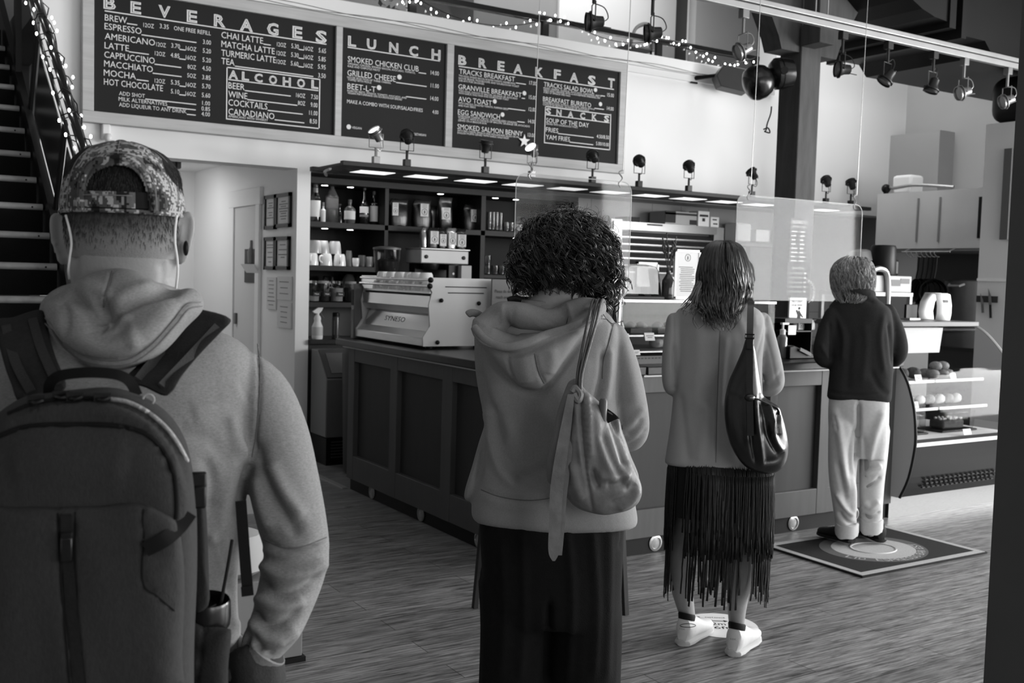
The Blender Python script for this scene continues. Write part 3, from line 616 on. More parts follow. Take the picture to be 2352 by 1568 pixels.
# loft chair back, person-less doorway is the opening
c = pY(1475, 110, 8.7); ch = thing('loft_chair', 'pale chair with rounded open back on the loft behind the railing', 'chair', (c[0], 8.75, 3.5))
CW = mat('chair_plastic', 150, 0.4)
rg = [(c[0]-0.15, 8.7, 3.96), (c[0]-0.155, 8.68, 4.02), (c[0]-0.12, 8.66, 4.12), (c[0]-0.02, 8.64, 4.17), (c[0]+0.08, 8.66, 4.13), (c[0]+0.13, 8.68, 4.04), (c[0]+0.13, 8.7, 3.95)]
MB().tube(spline(rg, 5), 0.035, 8, flat=0.5).build('backrest', CW, ch)
MB().box((c[0]-0.19, 8.7, 3.93), (c[0]+0.19, 9.08, 3.96)).build('seat', CW, ch, bev=0.01)
for dx in (-0.16, 0.16):
    for dy in (8.73, 9.04): MB().tube([(c[0]+dx, dy, 3.5), (c[0]+dx*0.9, dy, 3.93)], 0.012, 6).build('leg', BLACKM, ch)
# loft: grey door leaf in the doorway, dark window with frame, pot plant
LD = mat('loft_door_grey', 95, 0.6, vary=0.05, scale=2)
struct('door_2', MB().box((8.97, 10.62, 3.5), (9.29, 10.66, 5.29)), LD)
a, b = pY(955, 20, 10.48)[0], pY(1085, 60, 10.48)[0]
wn = MB().box((a, 10.46, 3.75), (b, 10.49, 5.3)); tag(wn.build('loft_cabinet', mat('loft_window_dark', 70, 0.3, vary=0.3, scale=2), smooth=False), 'dark grey cabinet front on the loft wall behind the fairy lights', 'cabinet')
c = pY(890, 10, 9.2); pp = thing('potted_plant', 'leafy potted plant on the loft behind the railing above the menu board', 'plant', (c[0], 9.2, 3.5))
MB().lathe([(0.10, 0), (0.13, 0.22), (0.14, 0.24), (0.12, 0.24)], (c[0], 9.2, 3.5), 14).build('pot', CW, pp)
lf = MB()
for i in range(60):
    a = random.uniform(0, 6.28); h = random.uniform(0.25, 0.75); r = random.uniform(0.05, 0.25); p = Vector((c[0]+r*math.cos(a), 9.2+r*math.sin(a)*0.6, 3.5+h)); d = Vector((math.cos(a), math.sin(a), random.uniform(-.4, .6)))*0.06; s = d.cross(Vector((0, 0, 1))).normalized()*0.022
    lf.add([p-d*0.6, p+s, p+d, p-s], [(0, 1, 2, 3)])
lf.build('leaves', mat('leaf_grey', 85, 0.5, vary=0.3, scale=20), pp)
# small white sensor under the menu board
c = pY(243, 308, 7.97); sn = thing('motion_sensor', 'small white motion sensor on the wall below the menu board left corner', 'sensor', c)
MB().box((c[0]-0.03, 7.95, c[2]-0.04), (c[0]+0.03, 8.0, c[2]+0.075)).build('housing', WHITE, sn, bev=0.012)
MB().ball((c[0]+0.012, 7.94, c[2]-0.03), (0.03, 0.03, 0.035), 12, 8).build('lens', mat('sensor_lens', 225, 0.25), sn)
MB().box((c[0]-0.05, 7.975, c[2]+0.07), (c[0]+0.05, 8.0, c[2]+0.085)).build('bracket', WHITE, sn)
# ---------------------------------------------------------------- corridor things
PAPER = mat('paper', 215, 0.8, vary=0.02, scale=4); PRINT = mat('print_grey', 120, 0.8); FRB = mat('frame_black', 20, 0.35)
def xq(x, y, X=2.99): return pX(x, y, X)
def framed(q, label):
    a, b = xq(*q[0]), xq(*q[1]); ya, yb = max(a[1], b[1]), min(a[1], b[1]); z1, z0 = a[2], b[2]; w = 0.03
    t = thing('picture_frame', label, 'picture frame', (2.99, (ya+yb)/2, z0), 'framed certificates in the corridor')
    m = MB(); m.box((2.975, yb, z0), (2.998, yb+w, z1)).box((2.975, ya-w, z0), (2.998, ya, z1)).box((2.975, yb, z0), (2.998, ya, z0+w)).box((2.975, yb, z1-w), (2.998, ya, z1)); m.build('frame', FRB, t)
    p = MB().box((2.988, yb+w, z0+w), (2.998, ya-w, z1-w)).build('certificate', PAPER, t)
    g = MB(); n = 0; zz = z1-w-0.04
    while zz > z0+w+0.03:
        f = random.uniform(.15, .42)*(ya-yb-2*w); cm = (ya+yb)/2; g.box((2.986, cm-f, zz), (2.9875, cm+f, zz+0.007)); zz -= random.choice((0.018, 0.022, 0.04))
    g.build('printed_lines', PRINT, p)
framed(((610, 450), (634, 526)), 'upper left of four black-framed certificates on the corridor wall')
framed(((636, 446), (668, 521)), 'upper right of four black-framed certificates on the corridor wall')
framed(((609, 545), (633, 620)), 'lower left of four black-framed certificates on the corridor wall')
framed(((635, 544), (665, 620)), 'lower right of four black-framed certificates on the corridor wall')
def sheet(name, label, cat, q, n, X=2.99, m=PAPER):
    a, b = xq(*q[0], X), xq(*q[1], X); y0, y1 = min(a[1], b[1]), max(a[1], b[1]); o = thing(name, label, cat, (X, (y0+y1)/2, b[2]))
    p = MB().box((X-0.004, y0, b[2]), (X+0.008, y1, a[2])).build('sheet', m, o)
    g = MB()
    for i in range(n):
        z = a[2]-(a[2]-b[2])*(i+1)/(n+1); f = random.uniform(.2, .4)*(y1-y0); g.box((X-0.0055, (y0+y1)/2-f, z), (X-0.004, (y0+y1)/2+f, z+0.006))
    g.build('printed_lines', PRINT, p); return o
sheet('notice', 'narrow white notice below the framed certificates, nearer the door', 'notice', ((614, 636), (634, 711)), 7)
sheet('notice', 'upper white sheet below the framed certificates, nearest the wall corner', 'notice', ((638, 634), (669, 690)), 3)
sheet('notice', 'lower white sheet hanging under another sheet at the corridor wall corner', 'notice', ((638, 692), (668, 755)), 4)
dp = sheet('door_poster', 'dark poster with a pale bottle shape on the corridor door', 'poster', ((563, 572), (590, 650)), 0, 2.98, mat('poster_dark', 70, 0.6))
a = xq(576, 604, 2.974); MB().lathe([(0.03, 0), (0.034, 0.1), (0.012, 0.14), (0.010, 0.2)], (2.975, a[1], a[2]), 10).build('bottle_print', mat('poster_pale', 130, 0.6), dp)
a, b = xq(557, 606, 2.95), xq(588, 627, 2.95); MB().prism([(2.93, a[1], a[2]), (2.93, b[1], a[2]+0.0), (2.97, b[1], b[2]), (2.97, a[1]-0.05, b[2])], (0.008, 0, 0)).build('paper_pocket', PAPER, dp)
a = xq(542, 731, 2.98); MB().box((2.965, a[1]-0.025, a[2]-0.05), (2.985, a[1]+0.025, a[2]+0.05)).build('door_plate', mat('plate_dark', 90, 0.3, 0.5)); tag(bpy.data.objects['door_plate'], 'dark metal push plate on the white corridor door', 'door plate')
hv = thing('ceiling_heater', 'dark slatted heater strip on the corridor ceiling', 'heater', (2.2, 8.9, 2.36))
MB().box((1.6, 8.86, 2.40), (2.75, 8.92, 2.44)).tube([(2.65, 8.89, 2.44), (2.65, 8.89, 2.5)], 0.015, 6).tube([(1.8, 8.89, 2.44), (1.8, 8.89, 2.5)], 0.015, 6).build('rail', BLACKM, hv)
m = MB(); m.box((1.6, 8.82, 2.33), (2.3, 8.96, 2.40))
for i in range(14): m.box((1.62+i*0.05, 8.80, 2.335), (1.65+i*0.05, 8.98, 2.395))
m.build('grille', mat('heater_grey', 85, 0.5), hv, smooth=False)

# ================================================================ SERVICE COUNTERS
WOOD = mat('counter_wood', 80, 0.5, vary=0.10, scale=4, stretch=(6, 6, 0.7), bump=0.08, bscale=50)
PANEL = mat('counter_panel', 54, 0.55, vary=0.08, scale=4, stretch=(6, 6, 0.7))
TOPM = mat('counter_top', 30, 0.3, vary=0.3, scale=40, spec=0.35)
LIPM = mat('counter_lip', 205, 0.35)
KICK = mat('kick_board', 12, 0.55, vary=0.15, scale=6)
KL = mat('kick_lens', 150, 0.25, vary=0.2, scale=30); KR = mat('kick_ring', 165, 0.3, 0.6)
def kicklamp(p, n, par):
    o = MB().lathe([(0.044, 0), (0.046, 0.006), (0.034, 0.010), (0.032, 0.004)], p, 18, n).build('kick_light', KR, par)
    MB().lathe([(0.033, 0.003), (0.02, 0.007), (0.004, 0.008)], p, 14, n).build('lens', KL, o)
ca = thing('service_counter', 'long dark wooden counter running back to the coffee shelves, under the espresso machine', 'counter', (3.2, 5.6, 0), 'wooden service counters')
X0 = 2.92
MB().box((X0+0.035, 4.46, 0.1), (3.58, 6.74, 0.97)).build('carcass', PANEL, ca, smooth=False)
MB().box((X0+0.03, 4.46, 0.0), (3.5, 6.74, 0.1)).build('kick_board', KICK, ca, smooth=False)
stl = MB()
for a, b in ((6.64, 6.74), (5.97, 6.07), (5.25, 5.37), (4.55, 4.67), (4.41, 4.46)): stl.box((X0, a, 0.085), (X0+0.04, b, 1.0))
stl.build('stiles', WOOD, ca, bev=0.003)
MB().box((X0+0.002, 4.41, 0.905), (X0+0.04, 6.74, 1.0)).build('top_rail', WOOD, ca, bev=0.003)
MB().box((X0+0.002, 4.41, 0.085), (X0+0.04, 6.74, 0.25)).build('bottom_rail', WOOD, ca, bev=0.003)
MB().box((X0-0.02, 4.41, 0.996), (3.6, 6.80, 1.008)).build('lip', LIPM, ca, smooth=False)
MB().box((X0-0.05, 4.36, 1.008), (3.62, 6.86, 1.055)).build('counter_top', TOPM, ca, bev=0.006)
for y in (6.37, 5.654, 4.95): kicklamp((X0+0.03, y, 0.048), (-1, 0, 0), ca)
cb = thing('service_counter', 'pale-lit wooden counter across the room behind the queue, with the food display on top', 'counter', (4.4, 4.7, 0), 'wooden service counters')
Y0 = 4.41
MB().box((3.59, Y0+0.035, 0.1), (5.76, 5.1, 0.97)).build('carcass', PANEL, cb, smooth=False)
MB().box((2.97, Y0+0.03, 0.0), (5.76, Y0+0.06, 0.1)).build('kick_board', KICK, cb, smooth=False)
MB().box((2.97, Y0+0.035, 0.1), (3.59, Y0+0.06, 0.97)).build('corner_panel', PANEL, cb, smooth=False)
stl = MB()
for a, b in ((2.925, 3.02), (3.45, 3.55), (4.62, 4.68), (5.06, 5.16), (5.62, 5.775)): stl.box((a, Y0, 0.1), (b, Y0+0.04, 1.0))
stl.build('stiles', WOOD, cb, bev=0.003)
MB().box((2.925, Y0+0.002, 0.905), (5.775, Y0+0.04, 1.0)).build('top_rail', WOOD, cb, bev=0.003)
MB().box((2.925, Y0+0.002, 0.1), (5.775, Y0+0.04, 0.26)).build('bottom_rail', WOOD, cb, bev=0.003)
MB().box((5.16, Y0+0.012, 0.26), (5.62, Y0+0.04, 0.905)).build('plain_panel', WOOD, cb, smooth=False)
MB().box((3.63, Y0-0.02, 0.996), (5.775, 5.12, 1.008)).build('lip', LIPM, cb, smooth=False)
MB().box((3.63, Y0-0.05, 1.008), (5.775, 5.14, 1.055)).build('counter_top', TOPM, cb, bev=0.006)
for x in (3.793, 4.892, 5.447): kicklamp((x, Y0+0.03, 0.055), (0, -1, 0), cb)

# ---------------------------------------------------------------- back bar: shelves and low cabinet
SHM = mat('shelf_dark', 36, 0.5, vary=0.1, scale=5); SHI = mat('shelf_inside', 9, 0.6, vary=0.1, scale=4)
SF, SB = 8.0, 8.44
bs = thing('bar_shelf', 'tall dark open shelving behind the bar with bottles, coffee bags and mugs', 'shelving', (4.4, 8.2, 0.97))
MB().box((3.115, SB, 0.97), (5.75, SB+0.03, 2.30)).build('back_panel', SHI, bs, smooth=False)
for nm, q in (('top_board', (3.115, 5.75, 2.225, 2.275)), ('shelf_board', (3.115, 5.75, 1.875, 1.920)), ('shelf_board', (3.115, 3.77, 1.525, 1.566)), ('shelf_board', (3.115, 4.2, 1.228, 1.270)), ('shelf_board', (4.745, 5.75, 1.50, 1.53))):
    MB().box((q[0], SF, q[2]), (q[1], SB, q[3])).build(nm, SHM, bs, bev=0.002)
for a, b, c, d in ((3.768, 3.804, 1.27, 2.225), (4.70, 4.747, 0.97, 2.225), (5.70, 5.75, 0.97, 2.225)):
    MB().box((a, SF, c), (b, SB, d)).build('upright', SHM, bs, bev=0.002)
DLM = mat('downlight', 255, 0.5, emit=14); DLR = mat('downlight_ring', 120, 0.3, 0.5)
def downl(x, z, on=True):
    o = MB().lathe([(0.034, 0), (0.034, -0.006), (0.027, -0.006)], (x, SF+0.10, z), 14).build('downlight', DLR, bs)
    MB().lathe([(0.026, -0.004), (0.026, -0.007)], (x, SF+0.10, z), 12).build('lens', DLM if on else mat('lens_grey', 130, 0.2), o)
    if on:
        l = bpy.data.lights.new('shelf_lamp', 'SPOT'); l.energy = 2.2; l.spot_size = rad(110); l.shadow_soft_size = 0.03; lo = bpy.data.objects.new('shelf_lamp', l); COL.objects.link(lo); lo.location = (x, SF+0.10, z-0.012)
for x, y, z, on in ((746, 421, 2.225, 1), (805, 425, 2.225, 1), (746, 521, 1.875, 1), (804, 524, 1.875, 1), (1012, 440, 2.225, 1), (1138, 450, 2.225, 1), (1185, 453, 2.225, 1), (1185, 544, 1.875, 1)):
    downl(pY(x, y, SF+0.1)[0], z, on)
kb = thing('back_cabinet', 'low dark cabinet with a worktop under the bar shelving', 'cabinet', (4.4, 8.2, 0))
MB().box((3.115, 8.0, 0), (5.75, 8.47, 0.93)).build('carcass', mat('cabinet_dark', 48, 0.5, vary=0.1, scale=3), kb, smooth=False)
MB().box((3.115, 7.96, 0.93), (5.75, 8.47, 0.968)).build('worktop', TOPM, kb, bev=0.003)
m = MB()
for x in (3.75, 4.4, 5.05): m.box((x, 7.99, 0.1), (x+0.6, 8.0, 0.88))
m.build('door', SHM, kb, smooth=False)
# splash behind (grey strip seen between jars and worktop)
MB().box((3.115, 8.40, 0.97), (4.2, 8.44, 1.22)).build('splash_panel', mat('splash_grey', 78, 0.4), bs, smooth=False)

# ---------------------------------------------------------------- bottles
GLD = mat('dark_bottle', 22, 0.08, coat=0.5); GLC = mat('clear_bottle', 120, 0.08, trans=0.6, ior=1.3); LAB = mat('label_white', 205, 0.6); LABG = mat('label_grey', 120, 0.6); CAPM = mat('cap_grey', 90, 0.4)
def bottle(label, x, yb, yt, w, prof, gm, labs=(), Y=8.14, z=1.922, n=18, capm=CAPM):
    """prof: (radius fraction, height fraction)"""
    p = pY(x, yb, Y); k = topx(p)[2].item(); H = (yb-yt)*k/FPX; R = w/2*k/FPX; c = Vector((p[0], Y, z))
    t = thing('bottle', label, 'bottle', c, 'bottles on the bar shelf')
    MB().lathe([(R*a, H*b) for a, b in prof], c, n).build('glass_body', gm, t)
    MB().lathe([(R*prof[-1][0]*1.15, H*prof[-1][1]-0.001), (R*prof[-1][0]*1.15, H*1.0)], c, 12).build('cap', capm, t)
    for a, b, r, mm in labs: MB().lathe([(R*r*1.02, H*a), (R*r*1.02, H*b)], c, n, cap=False).build('label', mm, t)
    return t
WINE = [(0.9, 0), (1, 0.02), (1, 0.56), (0.85, 0.66), (0.42, 0.76), (0.36, 0.93)]
bottle('dark spirit bottle with large pale labels at the left end of the top shelf', 724, 507, 419, 23, [(0.95, 0), (1, 0.03), (1, 0.58), (0.8, 0.68), (0.42, 0.76), (0.38, 0.9)], GLD, ((0.13, 0.55, 1.0, LAB), (0.76, 0.88, 0.44, LABG)))
bottle('small bottle with white label between two tall bottles on the top shelf', 742, 507, 462, 11, [(1, 0), (1, 0.6), (0.4, 0.68), (0.4, 0.8)], LAB, (), 8.10, capm=LABG)
bottle('large clear bottle with a long tapering shoulder on the top shelf', 762, 508, 418, 30, [(0.95, 0), (1, 0.02), (1, 0.66), (0.85, 0.70), (0.3, 0.88), (0.24, 0.97)], GLC, ((0.38, 0.62, 0.98, LABG),), 8.2)
bottle('short dark bottle half hidden behind a flask on the top shelf', 780, 506, 460, 16, WINE, GLD, (), 8.3)
bottle('squat flask with an arched white label on the top shelf', 803, 510, 456, 25, [(0.9, 0), (1, 0.05), (1, 0.6), (0.6, 0.70), (0.3, 0.74), (0.3, 0.86)], GLC, ((0.16, 0.52, 1.0, LAB),), 8.08)
bottle('round-shouldered dark bottle with an oval label and tall neck on the top shelf', 836, 511, 425, 20, [(0.9, 0), (1, 0.02), (1, 0.5), (0.7, 0.6), (0.34, 0.68), (0.3, 0.92)], GLD, ((0.30, 0.47, 1.0, LAB), (0.2, 0.26, 1.0, LABG)))
bottle('dark bottle with a tall pale label, right end of the spirits on the top shelf', 858, 513, 436, 19, [(0.9, 0), (1, 0.02), (1, 0.56), (0.7, 0.66), (0.4, 0.74), (0.36, 0.9)], GLD, ((0.1, 0.56, 1.0, LAB), (0.56, 0.64, 0.8, LABG)))
bottle('small bottle with pale label in the right shelf bay behind the clear screen', 1191, 540, 503, 15, WINE, GLC, ((0.1, 0.5, 1.0, LAB),), 8.1, 1.922)

# ---------------------------------------------------------------- coffee bags
BAGB = mat('bag_black', 16, 0.35, coat=0.12, bump=0.4, bscale=25); BAGS = mat('bag_silver', 170, 0.25, 0.7, bump=0.5, bscale=25); INKD = mat('ink_dark', 55, 0.7)
def drop_logo(mb, c, r, ux, uz, nz):
    """a ring with a drop-shaped flame inside"""
    n = 22; o = [c+ux*(r*math.cos(a))+uz*(r*math.sin(a)) for a in (2*math.pi*i/n for i in range(n))]; q = [c+(p-c)*0.86 for p in o]
    mb.add(o+q, [(i, (i+1) % n, (i+1) % n+n, i+n) for i in range(n)])
    dr = [(0, 0.62), (0.14, 0.3), (0.24, 0.0), (0.2, -0.25), (0, -0.38), (-0.2, -0.25), (-0.24, 0.0), (-0.14, 0.3)]
    mb.add([c+ux*(r*a)+uz*(r*b) for a, b in dr], [tuple(range(8))]); sm = [(-0.3, -0.42), (0, -0.6), (0.3, -0.42), (0.2, -0.36), (-0.2, -0.36)]
    mb.add([c+ux*(r*a)+uz*(r*b) for a, b in sm], [tuple(range(5))])
def coffee_bag(label, q, Y, z, m, lab=None, depth=0.10, group='large coffee bags on the top shelf', tilt=0.0, logo=True, top=0.8):
    """q: px x0, y0(top), x1, y1(bottom); pillow-shaped with pinched top"""
    a, b = pY(q[0], q[3], Y), pY(q[2], q[3], Y); k = topx(a)[2].item(); w = b[0]-a[0]; h = (q[3]-q[1])*k/FPX; c = Vector(((a[0]+b[0])/2, Y, z))
    t = thing('coffee_bag', label, 'coffee bag', c, group); rings = []
    for f, ww, dd in ((0, 0.86, 0.75), (0.03, 0.94, 0.9), (0.25, 1.0, 1.0), (0.5, 0.97, 0.95), (0.7, 0.97, 0.72), (0.8, 1.0, 0.42), (0.88, 0.98, 0.14), (1.0, 0.92, 0.06)):
        o = []
        for i in range(20):
            an = 2*math.pi*i/20; cx = math.copysign(abs(math.cos(an))**0.5, math.cos(an)); sy = math.copysign(abs(math.sin(an))**0.6, math.sin(an))
            o.append(c+Vector((cx*w/2*ww+tilt*f*h, sy*depth/2*dd-(0.03*max(0, f-0.8)/0.2 if f > 0.8 else 0), f*h+0.004*math.sin(i*3+f*9))))
        rings.append(o)
    MB().loft(rings).build('pouch', m, t)
    if lab:
        x0, y0, x1, y1 = lab; A, B = pY(x0, y1, Y), pY(x1, y0, Y); lx0, lx1 = A[0], B[0]; lz0 = z+(q[3]-y1)*k/FPX; lz1 = z+(q[3]-y0)*k/FPX; yy = Y-depth/2-0.006
        l = MB().box((lx0, yy, lz0), (lx1, yy+0.02, lz1)).build('label', LAB, t, smooth=False)
        if logo:
            g = MB(); cc = Vector(((lx0+lx1)/2, yy-0.001, lz0+(lz1-lz0)*(0.36 if lz1-lz0 > 0.10 else 0.45))); r = min(lx1-lx0, lz1-lz0)*0.36
            drop_logo(g, cc, r, Vector((1, 0, 0)), Vector((0, 0, 1)), None)
            for i in range(3):
                zz = lz1-0.01-i*0.012
                if zz > cc[2]+r+0.004: g.box((cc[0]-(lx1-lx0)*0.3, yy-0.001, zz), (cc[0]+(lx1-lx0)*0.3, yy, zz+0.003))
            g.build('label_print', INKD, l, smooth=False)
    return t
ZT = 1.922
coffee_bag('large black coffee bag at the left of the middle bay, label near its left edge', (892, 455, 935, 517), 8.16, ZT, BAGB, (895, 464, 909, 493))
coffee_bag('large black coffee bag with white label, second in the middle bay', (946, 456, 987, 519), 8.14, ZT, BAGB, (959, 465, 978, 494))
coffee_bag('plain dark coffee bag without label squeezed between labelled bags', (986, 468, 1004, 520), 8.24, ZT, BAGB, None, 0.08)
coffee_bag('tall coffee bag with silvery folded top, third labelled in the middle bay', (1005, 449, 1036, 521), 8.15, ZT, BAGB, (1009, 473, 1028, 500))
coffee_bag('large black coffee bag at the right end of the middle bay', (1062, 467, 1104, 525), 8.14, ZT, BAGB, (1075, 478, 1094, 506))
# brewer with bags on top
br = thing('coffee_brewer', 'stainless batch brewer with a row of coffee bags on its lid', 'coffee machine', (4.21, 7.95, 0.968))
a, b = pY(967, 573, 7.72), pY(1077, 573, 7.72); zt, zb = 1.725, 1.61
MB().box((a[0], 7.72, zb), (b[0], 8.0, zt)).build('head', mat('brewer_steel', 150, 0.45, 0.25, vary=0.15, scale=3), br, bev=0.008)
MB().box((a[0]-0.005, 7.71, zt), (b[0]+0.008, 8.0, zt+0.012)).build('lid', STEELD, br, bev=0.003)
m = MB()
for x in (a[0]+0.05, b[0]-0.05): m.lathe([(0.016, 0), (0.016, 0.008), (0.010, 0.010)], (x, 7.72, zb+0.055), 14, (0, -1, 0))
m.build('dial', BLACKM, br)
MB().box((a[0]+0.03, 7.88, 0.968), (b[0]-0.03, 7.99, zb)).build('column', BLACKM, br, smooth=False)
MB().box((a[0]+0.02, 7.70, 0.968), (b[0]-0.02, 7.9, 1.02)).build('base', STEELD, br, bev=0.006)
sp_ = MB()
for x in (a[0]+0.12, b[0]-0.13): sp_.lathe([(0.06, 0), (0.075, 0.03), (0.075, 0.05)], (x, 7.78, zb-0.05), 14)
sp_.build('brew_basket', BLACKM, br)
for i, (x0, x1, lab, mm, yt, l) in enumerate(((966, 976, None, BAGS, 524, 'slim bag seen edge-on with bright silver side, leftmost on the brewer'), (979, 1003, (983, 532, 1002, 561), BAGB, 524, 'black coffee bag with round drop logo, second on the brewer'), (1003, 1022, (1005, 538, 1020, 565), BAGB, 525, 'small black coffee bag with shiny top, middle of the row on the brewer'), (1023, 1044, (1025, 534, 1043, 562), BAGS, 523, 'silver coffee bag with drop logo, fourth on the brewer'), (1045, 1067, (1046, 537, 1065, 565), BAGB, 524, 'black coffee bag at the right end of the row on the brewer'))):
    coffee_bag(l, (x0, yt, x1, 571), 7.80, zt+0.013, mm, lab, 0.08, 'small coffee bags on the brewer')
t = thing('cup_box', 'pale carton beside a dark label panel below the brewer head', 'box', (4.33, 7.62, 0.969))
MB().box((4.29, 7.60, 1.02), (4.385, 7.68, 1.60)).build('carton', mat('carton_pale', 170, 0.6, vary=0.05, scale=6), t, smooth=False)
MB().box((4.20, 7.655, 1.02), (4.285, 7.70, 1.60)).build('dark_panel', BLACKM, t, smooth=False)
MB().lathe([(0.01, 0), (0.01, 0.003)], (4.243, 7.655, 1.53), 8, (0, -1, 0)).build('indicator', CHALKW, t)
# ---------------------------------------------------------------- mugs, cups, glasses
CUPW = mat('cup_white', 225, 0.2, coat=0.4); CUPG = mat('cup_grey', 150, 0.3, coat=0.3); TUMB = glass('tumbler_glass', 215, 0.10)
def mug(name, label, c, r, h, m, group, handle=True, ang=200, up=True, cat='mug', sm=None):
    c = Vector(c); t = thing(name, label, cat, c, group)
    pr = [(r*0.75, 0), (r*0.85, 0.01), (r, h*0.5), (r, h), (r*0.9, h), (r*0.88, h*0.1), (0.001, h*0.08)] if up else [(r, 0), (r, h*0.15), (r*0.86, h*0.8), (r*0.72, h), (0.001, h)]
    MB().lathe(pr, c, 18).build('bowl', m, t)
    if handle:
        d = Vector((math.cos(rad(ang)), math.sin(rad(ang)), 0)); q = [c+d*r*0.92+UZ*h*0.82, c+d*(r+h*0.3)+UZ*h*0.75, c+d*(r+h*0.32)+UZ*h*0.4, c+d*r*0.9+UZ*h*0.22]
        MB().tube(spline(q, 5), h*0.07, 6).build('handle', m, t)
    return t
def px_at(x, Y, z): return (pY(x, 600, Y)[0], Y, z)
Z2 = 1.568
g = 'upturned mugs on the second shelf'
for i, (x, ang, l) in enumerate(((717, 240, 'white upturned mug leftmost on the second shelf, against the column'), (749, 210, 'white upturned mug with handle to the left, middle of the second shelf'), (780, 250, 'white upturned mug at the right of the mug row on the second shelf'))):
    mug('mug', l, px_at(x, 8.12, Z2), 0.052, 0.098, CUPW, g, True, ang, False)
for i, (x, l) in enumerate(((722, 'grey upturned bowl-shaped cup, left in the upper row of cups'), (741, 'grey upturned cup in the middle of the upper row of cups'), (768, 'grey upturned cup at the right of the upper row of cups'))):
    mug('cup', l, px_at(x, 8.14+0.02*i, Z2+0.0985), 0.055, 0.105, CUPG, 'upper row of upturned grey cups', False, 0, False, 'cup')
mug('pepper_mill', 'dark round-headed mill right of the white mugs', px_at(801, 8.15, Z2), 0.03, 0.13, CAPM, None, False, 0, False, 'mill')
mug('cup', 'small flared white cup right of the dark mill', px_at(817, 8.12, Z2), 0.03, 0.07, CUPW, None, False, 0, True, 'cup')
mug('jar', 'small jar with dark contents beside the little white cup', px_at(831, 8.12, Z2), 0.03, 0.095, CAPM, None, False, 0, True, 'jar')
mug('jar', 'pale jar with contents tucked behind the grinder hopper', px_at(847, 8.13, Z2), 0.038, 0.085, CUPG, None, False, 0, True, 'jar')
for i, (x, l) in enumerate(((1121, 'tall clear glass at the left end of the right shelf bay'), (1129, 'tall clear glass second from left in the right shelf bay'), (1137, 'tall clear glass third in the right shelf bay'), (1146, 'tall clear glass fourth in the right shelf bay'))):
    mug('tall_glass', l, px_at(x, 8.1, ZT), 0.027, 0.17, TUMB, 'tall glasses in the right shelf bay', False, 0, True, 'glass')
for i, (x, z, l) in enumerate(((1160, ZT, 'short tumbler beside the tall glasses'), (1171, ZT, 'short bright tumbler next to the clear screen edge'))):
    mug('tumbler', l, px_at(x, 8.08, z), 0.033, 0.085, TUMB, 'tumblers on the upper right shelf', False, 0, True, 'glass')
for i, (x, zz, l) in enumerate(((1120, 0, 'glass leftmost on the lower right shelf'), (1120, 0.085, 'glass stacked on top of the leftmost glass, lower right shelf'), (1137, 0, 'second glass from left on the lower right shelf'), (1152, 0, 'third glass from left on the lower right shelf'), (1166, 0, 'fourth glass from left on the lower right shelf'), (1180, 0, 'glass on the lower right shelf nearest the clear screen'))):
    mug('tumbler', l, px_at(x, 8.12, 1.532+zz), 0.034, 0.085, TUMB, 'tumblers on the lower right shelf', False, 0, True, 'glass')
JARG = glass('jar_glass', 220, 0.08); DRYD = mat('jar_dark', 45, 0.8, vary=0.3, scale=60); DRYL = mat('jar_pale', 165, 0.8, vary=0.2, scale=60); TAGB = mat('tag_black', 18, 0.5)
def jar(label, x, Y, fill, m, big=1.0, tagx=None):
    c = Vector(px_at(x, Y, 1.272)); t = thing('storage_jar', label, 'jar', c, 'glass storage jars on the third shelf'); r = 0.058*big; h = 0.15*big
    MB().lathe([(r*0.9, 0), (r, 0.01), (r, h*0.7), (r*0.8, h*0.82), (r*0.8, h)], c, 18).build('glass_body', JARG, t)
    MB().lathe([(r*0.88, 0.005), (r*0.92, h*fill), (0.001, h*fill)], c, 16).build('contents', m, t)
    MB().lathe([(r*0.84, h), (r*0.86, h+0.02), (r*0.3, h+0.026)], c, 16).build('lid', CHROME if m is DRYL else mat('lid_glass', 150, 0.15), t)
    a = Vector((c[0]+0.2*r, Y-r-0.002, c[2]+h*0.42)); l = MB().obox(a, (0.032, 0, 0), (0, 0.003, 0), (0, 0, 0.017)).build('name_tag', TAGB, t, smooth=False)
    g = MB(); put_text(g, 'TEA', a+Vector((-0.02, -0.004, -0.006)), UX, UZ, 0.04, 0.012); g.build('tag_writing', CHALKW, l, smooth=False)
jar('storage jar with pale contents leftmost on the third shelf', 719, 8.12, 0.3, DRYL)
jar('storage jar half full of dark tea, second on the third shelf', 743, 8.13, 0.55, DRYD)
jar('storage jar with pale leaves, third on the third shelf', 774, 8.12, 0.75, DRYL)
jar('storage jar full of dark leaves, fourth on the third shelf', 806, 8.13, 0.8, DRYD)
c = px_at(829, 8.16, 1.272); tag(MB().lathe([(0.04, 0), (0.04, 0.13), (0.036, 0.14)], c, 14).build('canister', mat('canister_grey', 80, 0.4)), 'grey canister at the right end of the jars on the third shelf', 'canister')
c = Vector(px_at(757, 8.3, 1.272)); tag(MB().lathe([(0.055, 0), (0.055, 0.2), (0.05, 0.21)], c, 16).build('steel_pot', CHROME), 'shiny steel pot behind the storage jars', 'pot')
c = Vector(px_at(803, 8.32, 1.272)); 
m = MB(); m.lathe([(0.07, 0), (0.09, 0.1), (0.06, 0.19), (0.03, 0.23)], c, 10); tag(m.build('foil_bag', BAGS), 'crumpled silver foil bag behind the jars on the third shelf', 'bag')
c = Vector(px_at(822, 8.3, 1.272)); tag(MB().lathe([(0.06, 0), (0.08, 0.12), (0.03, 0.25)], c, 10).build('dark_bag', BAGB), 'dark crumpled bag right of the silver foil bag behind the jars', 'bag')

